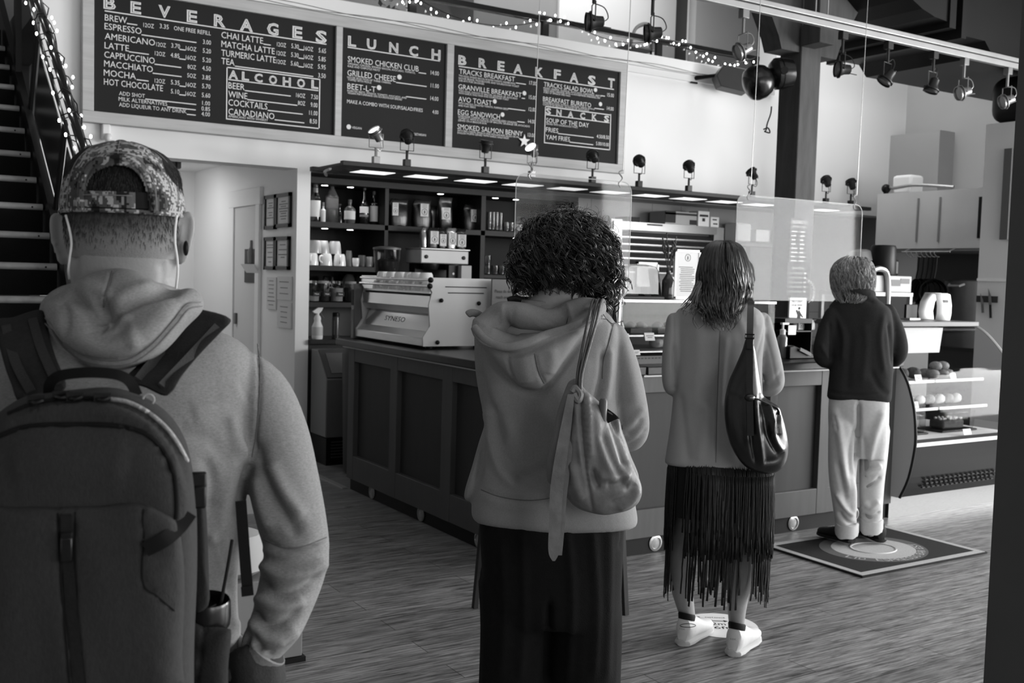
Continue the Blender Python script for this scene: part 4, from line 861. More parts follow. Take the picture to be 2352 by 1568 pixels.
# ---------------------------------------------------------------- spray bottle, can, ice machine
c = Vector((3.20, 8.03, 0.969)); sb = thing('spray_bottle', 'white plastic spray bottle on the worktop beside the white column', 'spray bottle', c)
PLW = mat('plastic_white', 225, 0.35)
MB().lathe([(0.042, 0), (0.045, 0.01), (0.045, 0.10), (0.030, 0.135), (0.026, 0.15), (0.030, 0.165), (0.024, 0.185), (0.014, 0.195), (0.014, 0.21)], c, 16).build('bottle_body', PLW, sb)
MB().lathe([(0.0455, 0.03), (0.0455, 0.10)], c, 16, cap=False).build('label', mat('label_pale', 190, 0.5), sb)
h = MB(); h.prism([(c[0]-0.045, c[1]-0.01, c[2]+0.225), (c[0]-0.03, c[1]-0.01, c[2]+0.21), (c[0]+0.01, c[1]-0.01, c[2]+0.205), (c[0]+0.035, c[1]-0.01, c[2]+0.23), (c[0]+0.05, c[1]-0.01, c[2]+0.262), (c[0]+0.005, c[1]-0.01, c[2]+0.262)], (0, 0.022, 0)); h.build('spray_head', PLW, sb, bev=0.004)
MB().tube(spline([(c[0]+0.02, c[1], c[2]+0.22), (c[0]+0.035, c[1], c[2]+0.195), (c[0]+0.055, c[1], c[2]+0.17)], 4), 0.007, 6).build('trigger', CAPM, sb)
c = Vector((3.39, 8.1, 0.969)); sc = thing('spray_can', 'dark aerosol can with pale stripe behind the spray bottle', 'spray can', c)
MB().lathe([(0.03, 0), (0.031, 0.005), (0.031, 0.17), (0.028, 0.18)], c, 14).build('can', mat('can_dark', 70, 0.3, 0.4), sc)
MB().lathe([(0.029, 0.18), (0.029, 0.21), (0.02, 0.215)], c, 14).build('cap', BLACKM, sc); MB().lathe([(0.0315, 0.03), (0.0315, 0.15)], c, 8, cap=False).build('label', LABG, sc)
ic = thing('ice_machine', 'low steel ice bin with sloping lid between white column and counter', 'ice machine', (3.42, 7.8, 0))
x0, x1 = 3.12, 3.78
m = MB(); m.prism([(x0, 7.62, 0.22), (x0, 7.62, 0.68), (x0, 7.82, 0.90), (x0, 7.95, 0.90), (x0, 7.95, 0.22)], (x1-x0, 0, 0)); m.build('cabinet', mat('ice_grey', 122, 0.4, 0.2, vary=0.06, scale=3), ic, bev=0.008)
n_ = Vector((0, -0.22, 0.20)).normalized(); a = Vector(((x0+x1)/2, 7.72, 0.79)); MB().obox(a+n_*0.006, ((x1-x0)/2-0.005, 0, 0), Vector((0, 0.20, 0.22)).normalized()*0.14, n_*0.006).build('lid_frame', mat('ice_frame', 75, 0.4), ic, bev=0.003)
MB().obox(a+n_*0.012, ((x1-x0)/2-0.05, 0, 0), Vector((0, 0.20, 0.22)).normalized()*0.10, n_*0.004).build('lid_panel', mat('ice_lid', 105, 0.35, vary=0.05, scale=3), ic)
MB().box((x0+0.01, 7.63, 0.0), (x1, 7.95, 0.215)).build('grille_base', BLACKM, ic)
m = MB()
for i in range(6): m.box((x0+0.05, 7.618, 0.06+i*0.024), (x1-0.02, 7.632, 0.068+i*0.024))
m.build('vent_slats', mat('slat_grey', 70, 0.4), ic, smooth=False)
# ---------------------------------------------------------------- grinder
hc = pX(888, 600, 3.42); gx, gy = hc[0], hc[1]; hz = hc[2]
gr = thing('coffee_grinder', 'coffee grinder with a big clear hopper of beans behind the espresso machine', 'coffee grinder', (gx, gy, 0.0))
gr.location = (gx, gy, 0.97)
HOP = glass('hopper_glass', 205, 0.07)
k = topx(hc)[2].item()/FPX
zz = lambda y: EYE-(y-(635+0.0279*(888-1176)))*k
r0, r1, r2 = 31*k, 29*k, 8*k
MB().lathe([(r2, zz(657)), (r1*0.96, zz(620)), (r1, zz(612)), (r0, zz(572))], (gx, gy, 0), 24, cap=False).build('hopper', HOP, gr)
MB().lathe([(r2*0.9, zz(656)), (r1*0.9, zz(622)), (r1*0.92, zz(600)), (r1*0.5, zz(595)), (0.001, zz(596))], (gx, gy, 0), 22).build('beans', DRYD, gr)
MB().lathe([(r0*1.04, zz(573)), (r0*1.04, zz(569)), (r0*0.5, zz(566)), (0.001, zz(566))], (gx, gy, 0), 24).build('hopper_lid', CAPM, gr)
MB().lathe([(0.09, 0.97), (0.095, 0.98), (0.085, 1.30), (0.06, zz(656))], (gx, gy, 0), 18).build('grinder_body', BLACKM, gr)
tag(MB().lathe([(0.30, 0.02), (0.32, 0.9), (0.30, 0.968)], (gx, gy, 0), 20).build('grinder_stand', SHM), 'dark round stand carrying the coffee grinder behind the counter', 'stand')

# ---------------------------------------------------------------- espresso machine
em = thing('espresso_machine', 'large polished steel espresso machine on the dark counter, cups on top', 'espresso machine', (3.25, 6.2, 1.056))
EX = 3.02; ya, yb = 6.74, 5.74
POL = mat('polished_steel', 205, 0.14, 1.0, vary=0.05, scale=4); BR = mat('soft_steel', 205, 0.3, 0.85, vary=0.04, scale=8, stretch=(1, 1, 8)); ENDP = mat('end_plate', 190, 0.45, 0.1, vary=0.04, scale=5)
def xz(pts, y0, y1): return [[(x, y, z) for x, z in pts] for y in (y0, y1)]
def strip(mb, pts, y0, y1, th=0.006):
    n = len(pts)
    for i in range(n-1):
        (xa, za), (xb, zb) = pts[i], pts[i+1]; mb.add([(xa, y0, za), (xb, y0, zb), (xb, y1, zb), (xa, y1, za)], [(0, 1, 2, 3)])
m = MB(); m.prism([(EX+0.02, yb+0.02, 1.10), (EX+0.06, yb+0.02, 1.20), (EX+0.06, yb+0.02, 1.36), (EX+0.04, yb+0.02, 1.40), (3.50, yb+0.02, 1.40), (3.50, yb+0.02, 1.10)], (0, ya-yb-0.04, 0)); m.build('body_shell', mat('machine_dark', 40, 0.4), em, smooth=False)
m = MB(); m.prism([(EX+0.035, yb, 1.405), (EX, yb, 1.385), (EX-0.005, yb, 1.315), (EX+0.05, yb, 1.315), (EX+0.05, yb, 1.405)], (0, ya-yb, 0)); m.build('upper_plate', POL, em, smooth=False)
m = MB(); m.prism([(EX-0.005, yb, 1.315), (EX+0.02, yb, 1.275), (EX+0.05, yb, 1.275), (EX+0.05, yb, 1.315)], (0, ya-yb, 0)); m.build('upper_lip', BR, em, smooth=False)
m = MB(); m.prism([(EX+0.045, yb+0.03, 1.275), (EX+0.0, yb+0.03, 1.165), (EX+0.08, yb+0.03, 1.165), (EX+0.08, yb+0.03, 1.275)], (0, ya-yb-0.06, 0)); bp = m.build('back_plate', POL, em, smooth=False)
m = MB(); m.prism([(EX+0.0, yb, 1.165), (EX-0.045, yb, 1.125), (EX-0.045, yb, 1.075), (EX+0.1, yb, 1.075), (EX+0.1, yb, 1.165)], (0, ya-yb, 0)); m.build('drip_tray', BR, em, bev=0.003)
lg = MB(); nx = Vector((0.045, 0, 0.11)).normalized(); put_text(lg, 'SYNESO', (EX+0.016, 6.42, 1.205), (0, -1, 0), nx, 0.30, 0.035); lg.build('maker_lettering', INKD, bp, smooth=False)
for s, y in ((0, yb-0.012), (1, ya+0.0)):
    m = MB(); m.prism([(EX-0.045, y, 1.075), (EX-0.048, y, 1.13), (EX+0.0, y, 1.20), (EX-0.012, y, 1.33), (EX+0.01, y, 1.41), (EX-0.01, y, 1.44), (EX-0.01, y, 1.50), (3.52, y, 1.50), (3.52, y, 1.30), (3.47, y, 1.2), (3.47, y, 1.075)], (0, 0.012, 0)); ep = m.build('end_plate', ENDP, em, smooth=False)
    k_ = MB()
    if not s:
        for q in ((EX+0.10, 1.442, 0.30, 0.006), (EX+0.12, 1.405, 0.26, 0.006)): k_.box((q[0], y-0.002, q[1]), (q[0]+q[2], y+0.001, q[1]+q[3]))
        k_.box((EX+0.34, y-0.002, 1.09), (EX+0.44, y+0.001, 1.115)).build('slots', BLACKM, ep, smooth=False)
        kb_ = MB()
        for xx, zz_ in ((EX+0.07, 1.36), (EX+0.34, 1.345), (EX+0.05, 1.10)): kb_.ball((xx, y-0.01, zz_), 0.014, 10, 7)
        kb_.build('knob', BLACKM, ep)
for z, x in ((1.485, EX-0.01), (1.447, EX-0.015)):
    MB().tube([(x, ya+0.015, z), (x, yb-0.02, z)], 0.0095, 10).build('cup_rail', CHROME, em)
    MB().ball((x, yb-0.026, z), 0.018, 12, 8).build('rail_knob', BLACKM, em)
MB().box((EX+0.0, yb, 1.40), (3.5, ya, 1.412)).build('cup_tray', BR, em, smooth=False)
MB().box((EX-0.06, ya+0.015, 1.056), (EX+0.12, ya+0.065, 1.44)).build('side_column', mat('column_steel', 95, 0.35, 0.4), em, bev=0.006)
MB().box((EX-0.062, ya+0.020, 1.29), (EX-0.060, ya+0.060, 1.40)).lathe([(0.022, 0), (0.022, 0.003)], (EX-0.06, ya+0.04, 1.345), 14, (-1, 0, 0)).build('round_badge', INKD, em)
MB().box((EX-0.063, ya+0.022, 1.18), (EX-0.060, ya+0.058, 1.26)).build('rating_label', LABG, em)
for yy in (6.68, 5.82):
    for xx in (EX+0.05, 3.42): MB().lathe([(0.03, 1.056), (0.025, 1.1)], (xx, yy, 0), 12).build('foot', BLACKM, em)
for r_, (z_, ys) in enumerate(((1.412, (6.62, 6.50, 6.38, 6.26, 6.14, 6.02, 5.90, 5.80)), (1.47, (6.56, 6.44, 6.29, 6.17, 6.06, 5.95)))):
    for i, y in enumerate(ys):
        nm = ('lower', 'upper')[r_]; c = (EX+0.07+0.01*(i % 2), y, z_)
        mug('coffee_cup', 'white upturned coffee cup on the espresso machine, %s row, number %s from the left end' % (nm, ('one', 'two', 'three', 'four', 'five', 'six', 'seven', 'eight')[i]), c, 0.05, 0.058 if r_ == 0 else 0.06, CUPW, 'cups on the espresso machine', i % 3 == 1, 180, False, 'cup')
# sign beside the machine
a, b = pY(1131, 636, 5.66), pY(1184, 636, 5.66); sg = thing('counter_sign', 'grey sign reading please do not reach over, right of the espresso machine', 'sign', ((a[0]+b[0])/2, 5.66, 1.056))
p = MB().box((a[0], 5.66, 1.056), (b[0], 5.675, 1.50)).build('board', mat('sign_grey', 118, 0.6, vary=0.03, scale=5), sg, bev=0.002)
g = MB(); put_text(g, 'Please do not', (a[0]+0.02, 5.658, 1.415), UX, UZ, (b[0]-a[0])*0.72, 0.022); put_text(g, 'reach over!', (a[0]+0.03, 5.658, 1.378), UX, UZ, (b[0]-a[0])*0.6, 0.022); g.build('sign_writing', INKD, p, smooth=False)

# ================================================================ FOOD DISPLAY on the right counter
CG = glass('case_glass', 240, 0.012)
fd = thing('food_display', 'glass food display case on the wooden counter between the two queueing women', 'display case', (4.0, 4.75, 1.056))
fx0, fx1, fy0, fy1, fz = 3.53, 4.72, 4.50, 5.05, 1.405
MB().box((fx0, fy0, 1.056), (fx1, fy1, 1.10)).build('base', mat('case_base', 70, 0.4), fd, smooth=False)
m = MB()
for i in range(42): m.box((fx0+0.02+i*0.0247, fy0-0.002, 1.085), (fx0+0.034+i*0.0247, fy0, 1.092))
m.build('vent_holes', BLACKM, fd, smooth=False)
MB().box((fx0, fy0, fz-0.004), (fx1, fy1, fz+0.004)).build('top_glass', CG, fd, smooth=False)
MB().box((fx0, fy0, 1.10), (fx1, fy0+0.004, fz)).build('front_glass', CG, fd, smooth=False)
MB().box((fx0, fy0, 1.10), (fx0+0.004, fy1, fz)).build('side_glass', CG, fd, smooth=False); MB().box((fx1-0.004, fy0, 1.10), (fx1, fy1, fz)).build('side_glass', CG, fd, smooth=False)
ALU = mat('aluminium', 185, 0.35, 0.5)
m = MB().box((fx0-0.005, fy0-0.006, fz-0.006), (fx1+0.005, fy0+0.006, fz+0.008)).box((fx0-0.004, fy0-0.004, 1.10), (fx0+0.008, fy0+0.006, fz)).box((fx0-0.005, fy1-0.01, fz-0.006), (fx1+0.005, fy1, fz+0.008))
m.build('edge_trim', ALU, fd, smooth=False)
MB().box((fx0, fy1-0.012, 1.10), (fx1, fy1, fz)).build('rear_panel', mat('case_rear', 120, 0.6, vary=0.2, scale=3), fd, smooth=False)
for z in (1.125, 1.215, 1.31): MB().box((fx0+0.01, fy0+0.03 if z < 1.3 else fy0+0.2, z-0.008), (fx1-0.01, fy1-0.02, z)).build('shelf', ALU if z < 1.3 else CG, fd, smooth=False)
CARD = mat('card_white', 235, 0.6)
def card(label, p, w, h, lines=('Fresh', 'today'), group='price cards in the food cases', face=(0, -1, 0), ux=(1, 0, 0), txt=True):
    p = Vector(p); t = thing('price_card', label, 'price card', p, group); ux = Vector(ux); fn = Vector(face)
    up = (UZ*0.95-fn*0.3).normalized(); q = MB().obox(p+up*h/2, ux*w/2, up*h/2, fn*0.001).build('card', CARD, t, smooth=False)
    g = MB(); a = p+fn*0.002-ux*w*0.34
    for i in range(2): g.obox(p+fn*0.0025+up*h*(0.62-0.22*i), ux*w*(0.36-0.12*i), up*h*0.04, fn*0.0005)
    g.build('card_print', PRINT, q, smooth=False)
def pan_food(name, label, c, kind, cat, group=None):
    c = Vector(c); t = thing(name, label, cat, c, group)
    MB().box((c[0]-0.08, c[1]-0.07, c[2]), (c[0]+0.08, c[1]+0.07, c[2]+0.035)).build('tray', BLACKM, t, bev=0.004)
    m = MB()
    for i in range(5):
        m.ball((c[0]-0.055+0.028*i, c[1]-0.03+0.02*(i % 3), c[2]+0.04+0.006*(i % 2)), (0.026, 0.035, 0.022), 10, 7)
    m.build('pastries', kind, t)
CRUST = mat('crust', 120, 0.6, vary=0.35, scale=40, bump=0.4, bscale=80); CRUSTD = mat('crust_dark', 65, 0.7, vary=0.4, scale=40, bump=0.5, bscale=80); PALEF = mat('pale_food', 185, 0.6, vary=0.15, scale=40, bump=0.3, bscale=80)
pan_food('pastry_tray', 'tray of rolls on the middle display shelf next to the tall white card', (3.98, 4.68, 1.217), CRUST, 'tray of pastries', 'trays in the food display')
pan_food('pastry_tray', 'tray of pale rolls at the right of the middle display shelf', (4.2, 4.66, 1.217), PALEF, 'tray of pastries', 'trays in the food display')
pan_food('pastry_tray', 'tray of rolls at the left of the middle display shelf', (3.78, 4.68, 1.217), CRUST, 'tray of pastries', 'trays in the food display')
m = MB()
for i in range(7): m.ball((3.95+0.05*i, 4.68+0.02*(i % 2), 1.16), (0.04, 0.05, 0.03), 10, 7)
t = thing('sandwich_pack', 'pale wrapped sandwiches on the lowest display shelf', 'sandwich', (4.1, 4.68, 1.127)); m.build('wrapped_sandwiches', PALEF, t)
for l, x, y, z, w, h in (('white price card at the left of the middle display shelf', 1441, 785, 1.19, 0.035, 0.036), ('large white price card in the centre of the middle display shelf', 1494, 788, 1.185, 0.07, 0.045), ('wide white price card on the lowest display shelf', 1461, 830, 1.105, 0.062, 0.03)):
    p = pY(x, y, 4.515); card(l, (p[0], 4.518, z), w, h)
# things on the display
t = thing('cake_dome', 'clear plastic dome cover on a black tray on top of the food display', 'dome', (3.8, 4.8, 1.41))
a = pY(1450, 650, 4.75); 
MB().box((3.62, 4.62, 1.411), (3.95, 4.9, 1.43)).build('tray', BLACKM, t, bev=0.004)
MB().loft([[(a[0]+sx_*w/2, 4.76+sy_*0.11, z) for sx_, sy_ in ((-1, -1), (1, -1), (1, 1), (-1, 1))] for w, z in ((0.27, 1.432), (0.25, 1.575), (0.20, 1.60), (0.06, 1.61))]).build('cover', glass('dome_glass', 190, 0.06), t, bev=0.01)
MB().box((a[0]-0.12, 4.70, 1.597), (a[0]+0.10, 4.82, 1.606)).build('handle_strip', CARD, t)
def pbox(name, label, cat, q, Y, dep, m, group=None, bev=0.003, z0=None):
    a, b = pY(q[0], q[3], Y), pY(q[2], q[1], Y); t = thing(name, label, cat, ((a[0]+b[0])/2, Y+dep/2, a[2] if z0 is None else z0), group)
    MB().box((a[0], Y, a[2] if z0 is None else z0), (b[0], Y+dep, b[2])).build('body', m, t, bev=bev); return t, a, b
CBOX = mat('carton', 175, 0.7, vary=0.05, scale=5)
pbox('small_box', 'small black box on the food display behind the dome cover', 'box', (1480, 676, 1496, 692), 4.72, 0.06, BLACKM, z0=1.411)
pbox('small_box', 'small pale carton on the food display left of the card terminal', 'box', (1485, 659, 1507, 692), 4.86, 0.06, CBOX, z0=1.411)
pbox('small_box', 'white napkin block behind the dried flowers on the food display', 'box', (1538, 636, 1549, 657), 4.92, 0.05, CARD, z0=1.411)
a = pY(1508, 690, 4.8); t = thing('card_terminal', 'dark card terminal leaning on its stand on the food display', 'card terminal', (a[0], 4.8, 1.411))
MB().obox((a[0]+0.0, 4.82, 1.50), (0.035, 0, 0), (0, 0.012, 0.006), Vector((0.008, 0.03, 0.085))).build('terminal', BLACKM, t, bev=0.006)
MB().obox((a[0]+0.003, 4.806, 1.535), (0.022, 0, 0), (0, 0.002, 0.001), Vector((0.002, 0.010, 0.025))).build('screen', LABG, t); MB().box((a[0]-0.06, 4.77, 1.411), (a[0]+0.05, 4.87, 1.42)).build('stand', BLACKM, t)
a = pY(1533, 690, 4.78); t = thing('flower_vase', 'dark glass bottle of dried flowers on the food display', 'vase', (a[0], 4.78, 1.411))
MB().lathe([(0.036, 0), (0.038, 0.01), (0.038, 0.11), (0.02, 0.14), (0.013, 0.15), (0.014, 0.17)], (a[0], 4.78, 1.411), 14).build('bottle', mat('smoked_glass', 60, 0.1, trans=0.4), t)
m = MB()
for i in range(16):
    an = random.uniform(0, 6.28); d = Vector((math.cos(an)*0.045, math.sin(an)*0.03, random.uniform(0.14, 0.25))); b0 = Vector((a[0], 4.78, 1.56)); e = b0+d; m.tube([b0, b0+d*0.6, e], 0.0016, 4)
    for j in range(5): m.ball(b0+d*(0.62+0.09*j)+Vector((random.uniform(-.004, .004), 0, 0)), (0.006, 0.006, 0.010), 6, 5)
m.build('dried_flowers', mat('dried_flower', 75, 0.8, vary=0.3, scale=50), t)
def notice_frame(label, q, Y, logo, frame_m, lean=0.04, z0=None):
    a, b = pY(q[0], q[3], Y), pY(q[2], q[1], Y); z0_ = a[2] if z0 is None else z0
    t = thing('framed_notice', label, 'notice', ((a[0]+b[0])/2, Y, z0_))
    w = 0.014; m = MB().box((a[0], Y, z0_), (a[0]+w, Y+0.02, b[2])).box((b[0]-w, Y, z0_), (b[0], Y+0.02, b[2])).box((a[0], Y, b[2]-w), (b[0], Y+0.02, b[2])).box((a[0], Y, z0_), (b[0], Y+0.02, z0_+w)); m.build('frame', frame_m, t, smooth=False)
    s_ = MB().box((a[0]+w, Y+0.005, z0_+w), (b[0]-w, Y+0.012, b[2]-w)).build('sheet', CARD, t, smooth=False); g = MB(); cx_ = (a[0]+b[0])/2; W_ = b[0]-a[0]; H_ = b[2]-z0_
    if logo: drop_logo(g, Vector((cx_, Y+0.004, b[2]-H_*0.16)), W_*0.11, UX, UZ, None)
    zz_ = b[2]-H_*(0.36 if logo else 0.2); i = 0
    while zz_ > z0_+H_*0.12:
        f_ = W_*(0.30 if i % 4 else 0.34)*random.uniform(.8, 1); g.box((cx_-f_, Y+0.0035, zz_), (cx_+f_*(1 if i % 4 else .6), Y+0.005, zz_+0.004)); zz_ -= 0.0115; i += 1
    g.build('notice_print', PRINT, s_, smooth=False); return t
notice_frame('tall framed white notice with round logo standing on the food display', (1548, 575, 1611, 690), 4.95, True, ALU, z0=1.411)
notice_frame('smaller white notice with light header behind the food display', (1462, 603, 1514, 658), 5.9, False, CARD)
bpy.data.objects['framed_notice.001']['label'] = 'smaller white notice with pale header behind the clear dome cover'
# pump bottles at the left of the display
for x, l in ((1412, 'dark pump bottle beside the curly-haired woman'), (1423, 'white-topped bottle with ribbed neck beside the curly-haired woman')):
    a = pY(x, 740, 4.62); t = thing('pump_bottle', l, 'bottle', (a[0], 4.62, 1.056), 'bottles at the left of the food display')
    MB().lathe([(0.03, 0), (0.032, 0.01), (0.032, 0.2), (0.016, 0.25), (0.014, 0.32)], (a[0], 4.62, 1.056), 12).build('bottle_body', GLD, t); MB().lathe([(0.016, 0.32), (0.018, 0.33), (0.018, 0.36), (0.008, 0.37), (0.006, 0.41)], (a[0], 4.62, 1.056), 10).build('pump_top', PLW, t)

# ================================================================ BACK KITCHEN: louvred steel cabinet, cartons
lv = thing('steel_cabinet', 'stainless cabinet with horizontal louvre shelves on the back wall behind the counter', 'cabinet', (7.2, 8.5, 0))
lx0, lx1 = pY(1405, 505, 8.3)[0], pY(1641, 520, 8.3)[0]; lz = 2.10
MB().box((lx0, 8.34, 0.9), (lx1, 8.62, lz)).build('carcass', mat('steel_dark', 70, 0.4, 0.4, vary=0.15, scale=4), lv, smooth=False)
MB().box((lx0-0.02, 8.28, 0.9), (lx0+0.12, 8.34, lz+0.02)).build('side_panel', STEELD, lv, smooth=False); MB().box((lx1-0.02, 8.28, 0.9), (lx1+0.12, 8.62, lz)).build('side_panel', STEELD, lv, smooth=False)
for i, z in enumerate((2.07, 1.955, 1.885, 1.815, 1.745, 1.675, 1.605)):
    MB().prism([(lx0+0.1, 8.28, z), (lx0+0.1, 8.34, z+0.05), (lx0+0.1, 8.34, z-0.005), (lx0+0.1, 8.28, z-0.012)] if i else [(lx0, 8.26, z-0.05), (lx0, 8.26, z+0.03), (lx0, 8.34, z+0.03), (lx0, 8.34, z-0.05)], (lx1-lx0-0.1 if i else lx1-lx0, 0, 0)).build('louvre' if i else 'top_band', STEEL, lv, smooth=False)
MB().box((lx0+0.42, 8.255, 2.075), (lx0+0.62, 8.26, 2.09)).build('name_plate', INKD, lv, smooth=False)
def carton(label, q, Y, dep, m, mark=None):
    t, a, b = pbox('carton', label, 'carton', q, Y, dep, m, 'cartons on the steel cabinet', 0.004, lz+0.002)
    if mark: 
        for x0_, x1_, z0_, z1_ in mark: MB().box((a[0]+(b[0]-a[0])*x0_, Y-0.003, b[2]-(b[2]-lz)*z1_), (a[0]+(b[0]-a[0])*x1_, Y+0.002, b[2]-(b[2]-lz)*z0_)).build('print_mark', INKD, t, smooth=False)
carton('long pale carton with dark band, widest on the steel cabinet', (1527, 489, 1602, 520), 8.32, 0.25, CBOX, ((0.0, 1.0, 0.1, 0.25), (0.0, 0.32, 0.0, 0.85), (0.76, 0.98, 0.55, 0.9)))
carton('white box with a round dark hole on the steel cabinet', (1603, 486, 1630, 521), 8.30, 0.15, CARD, ((0.12, 0.88, 0.22, 0.36), (0.36, 0.60, 0.45, 0.66)))
carton('small white box at the right end of the cartons', (1632, 499, 1652, 522), 8.30, 0.12, CARD, ((0.2, 0.7, 0.2, 0.32), (0.3, 0.8, 0.6, 0.72)))
carton('dark bag-like pack at the left of the cartons, behind the clear screen', (1440, 499, 1470, 515), 8.34, 0.2, INKD)
# ledge shelf with stacked paper goods right of the cabinet
ws = thing('wall_shelf', 'pale wall shelf behind the wavy-haired woman and the pillar', 'shelf', (8.0, 8.5, 1.9))
a, b = pY(1690, 556, 8.3), pY(1762, 556, 8.3); MB().box((a[0], 8.3, a[2]-0.03), (b[0]+0.4, 8.62, a[2])).build('board', STEELD, ws); MB().box((a[0], 8.55, a[2]-0.2), (a[0]+0.04, 8.62, a[2]-0.03)).box((b[0], 8.55, a[2]-0.2), (b[0]+0.04, 8.62, a[2]-0.03)).build('bracket', STEELD, ws)
t, a, b = pbox('paper_stack', 'white stack of paper goods on the wall shelf left of the pillar', 'paper stack', (1692, 513, 1727, 554), 8.36, 0.2, CARD, None, 0.02)
t, a, b = pbox('paper_stack', 'bright white box on the wall shelf tucked behind the pillar', 'paper stack', (1736, 529, 1768, 554), 8.36, 0.2, CARD, None, 0.004)
# back worktop with machines
wk = thing('rear_worktop', 'steel worktop along the kitchen back wall', 'worktop', (7.6, 8.2, 0))
MB().box((5.9, 8.0, 0.86), (9.2, 8.6, 0.9)).build('top', STEELD, wk, smooth=False); MB().box((5.95, 8.05, 0.1), (9.15, 8.6, 0.86)).build('cabinet', mat('cab_grey', 90, 0.5), wk, smooth=False)

# ================================================================ TILL AREA beside the pillar
a, b = pD(1815, 503, 8.1), pD(1852, 600, 8.1)
def board_px(name, label, cat, q, Y, m, th=0.012, z0=None):
    a, b = pY(q[0], q[3], Y), pY(q[2], q[1], Y); t = thing(name, label, cat, ((a[0]+b[0])/2, Y, a[2]))
    p = MB().box((a[0], Y, a[2]), (b[0], Y+th, b[2])).build('board', m, t, smooth=False); return t, p, a, b
t, p, a, b = board_px('tea_board', 'tall narrow black board headed organic tea on the pillar front', 'sign', (1811, 503, 1857, 628), 5.89, CHALK)
g = MB(); W_ = b[0]-a[0]; H_ = b[2]-a[2]; put_text(g, 'ORGANIC TEA', (a[0]+0.006, 5.885, b[2]-H_*0.10), UX, UZ, W_*0.92, 0.03); put_text(g, 'CAFFEINE   HERBAL', (a[0]+0.01, 5.885, b[2]-H_*0.17), UX, UZ, W_*0.85, 0.016)
for i in range(9):
    for j in (0, 1): f_ = random.uniform(.2, .36); g.box((a[0]+W_*(0.06+j*.48), 5.884, b[2]-H_*(0.25+i*.075)), (a[0]+W_*(0.06+j*.48+f_), 5.886, b[2]-H_*(0.25+i*.075)+0.008))
g.build('tea_writing', CHALKW, p, smooth=False)
t, p, a, b = board_px('beer_menu', 'black chalk board with handwritten beer menu on the pillar below the tea board', 'sign', (1806, 604, 1856, 678), 5.86, CHALK)
g = MB(); W_ = b[0]-a[0]; H_ = b[2]-a[2]; put_text(g, 'Beer Menu', (a[0]+W_*0.22, 5.855, b[2]-H_*0.2), UX, UZ, W_*0.6, 0.022)
for i, tx in enumerate(('Lonetree Berry', 'Farmhouse Wheat', 'Lightning Lager', 'Ales Draft', 'Granville Stout')): put_text(g, tx, (a[0]+W_*0.1, 5.855, b[2]-H_*(0.34+i*.14)), UX, UZ, W_*0.62, 0.015); g.box((a[0]+W_*.8, 5.855, b[2]-H_*(0.34+i*.14)), (a[0]+W_*.92, 5.857, b[2]-H_*(0.34+i*.14)+.012))
g.build('beer_writing', CHALKW, p, smooth=False)
t, p, a, b = board_px('counter_poster', 'white poster with a dark running figure above the till', 'poster', (1812, 684, 1853, 742), 4.90, CARD)
g = MB(); c = Vector(((a[0]+b[0])/2+0.01, 4.898, (a[2]+b[2])/2-0.03)); fig = [(-0.02, -0.055), (-0.012, 0.0), (-0.03, 0.03), (-0.02, 0.035), (-0.006, 0.02), (0, 0.035), (0.01, 0.02), (0.04, -0.012), (0.036, -0.018), (0.014, 0.0), (0.02, -0.055)]
g.add([c+Vector((x, 0, z)) for x, z in fig], [tuple(range(len(fig)))]); g.lathe([(0.009, 0), (0.009, 0.001)], c+Vector((0.002, 0, 0.045)), 10, (0, -1, 0))
put_text(g, 'NO CASH', (a[0]+0.02, 4.898, b[2]-0.03), UX, UZ, (b[0]-a[0])*.6, 0.014); put_text(g, 'OR BE SMART', (a[0]+0.015, 4.898, b[2]-0.055), UX, UZ, (b[0]-a[0])*.7, 0.012); g.build('poster_print', INKD, p, smooth=False)
t = thing('counter_rack', 'black two-tier counter rack with small coffee bags beside the till', 'rack', (5.05, 4.85, 1.056))
a, b = pY(1800, 822, 4.72), pY(1866, 742, 4.72); MB().box((a[0], 4.95, 1.056), (b[0], 4.96, b[2])).box((a[0], 4.72, 1.215), (b[0], 4.95, 1.222)).box((a[0], 4.72, 1.056), (b[0], 4.95, 1.064)).box((b[0]-0.006, 4.72, 1.056), (b[0], 4.95, b[2])).box((a[0], 4.72, 1.30), (b[0], 4.95, b[2])).build('rack_body', BLACKM, t, smooth=False)
c = pY(1821, 758, 4.71); MB().box((c[0]-0.035, 4.715, c[2]-0.03), (c[0]+0.035, 4.719, c[2]+0.03)).build('label_card', CARD, t, smooth=False)
for x0_, x1_, l in ((1815, 1844, 'small pale coffee bag with oval logo at the left in the counter rack'), (1846, 1866, 'small pale coffee bag with oval logo at the right in the counter rack')):
    coffee_bag(l, (x0_, 771, x1_, 796), 4.80, 1.223, mat('bag_grey', 130, 0.5, bump=0.3, bscale=40), (x0_+9, 774, x1_-8, 795), 0.05, 'small coffee bags in the counter rack')
c = pY(1830, 815, 4.62); t = thing('till_terminal', 'black sloping payment terminal on the counter in front of the rack', 'card terminal', (c[0], 4.62, 1.056))
MB().prism([(c[0]-0.13, 4.56, 1.056), (c[0]+0.12, 4.56, 1.056), (c[0]+0.12, 4.56, 1.075), (c[0]+0.02, 4.56, 1.105), (c[0]-0.09, 4.56, 1.14), (c[0]-0.13, 4.56, 1.135)], (0, 0.14, 0)).build('terminal', BLACKM, t, bev=0.006); MB().obox((c[0]+0.0, 4.55, 1.10), (0.05, 0, -0.018), (0, 0.004, 0), (0.003, 0, 0.010)).build('screen', LABG, t)
c = Vector((pY(1796, 800, 4.62)[0], 4.62, 1.056)); t = thing('hand_sanitizer', 'clear pump bottle of hand sanitizer at the edge of the counter beside the tan coat', 'pump bottle', c)
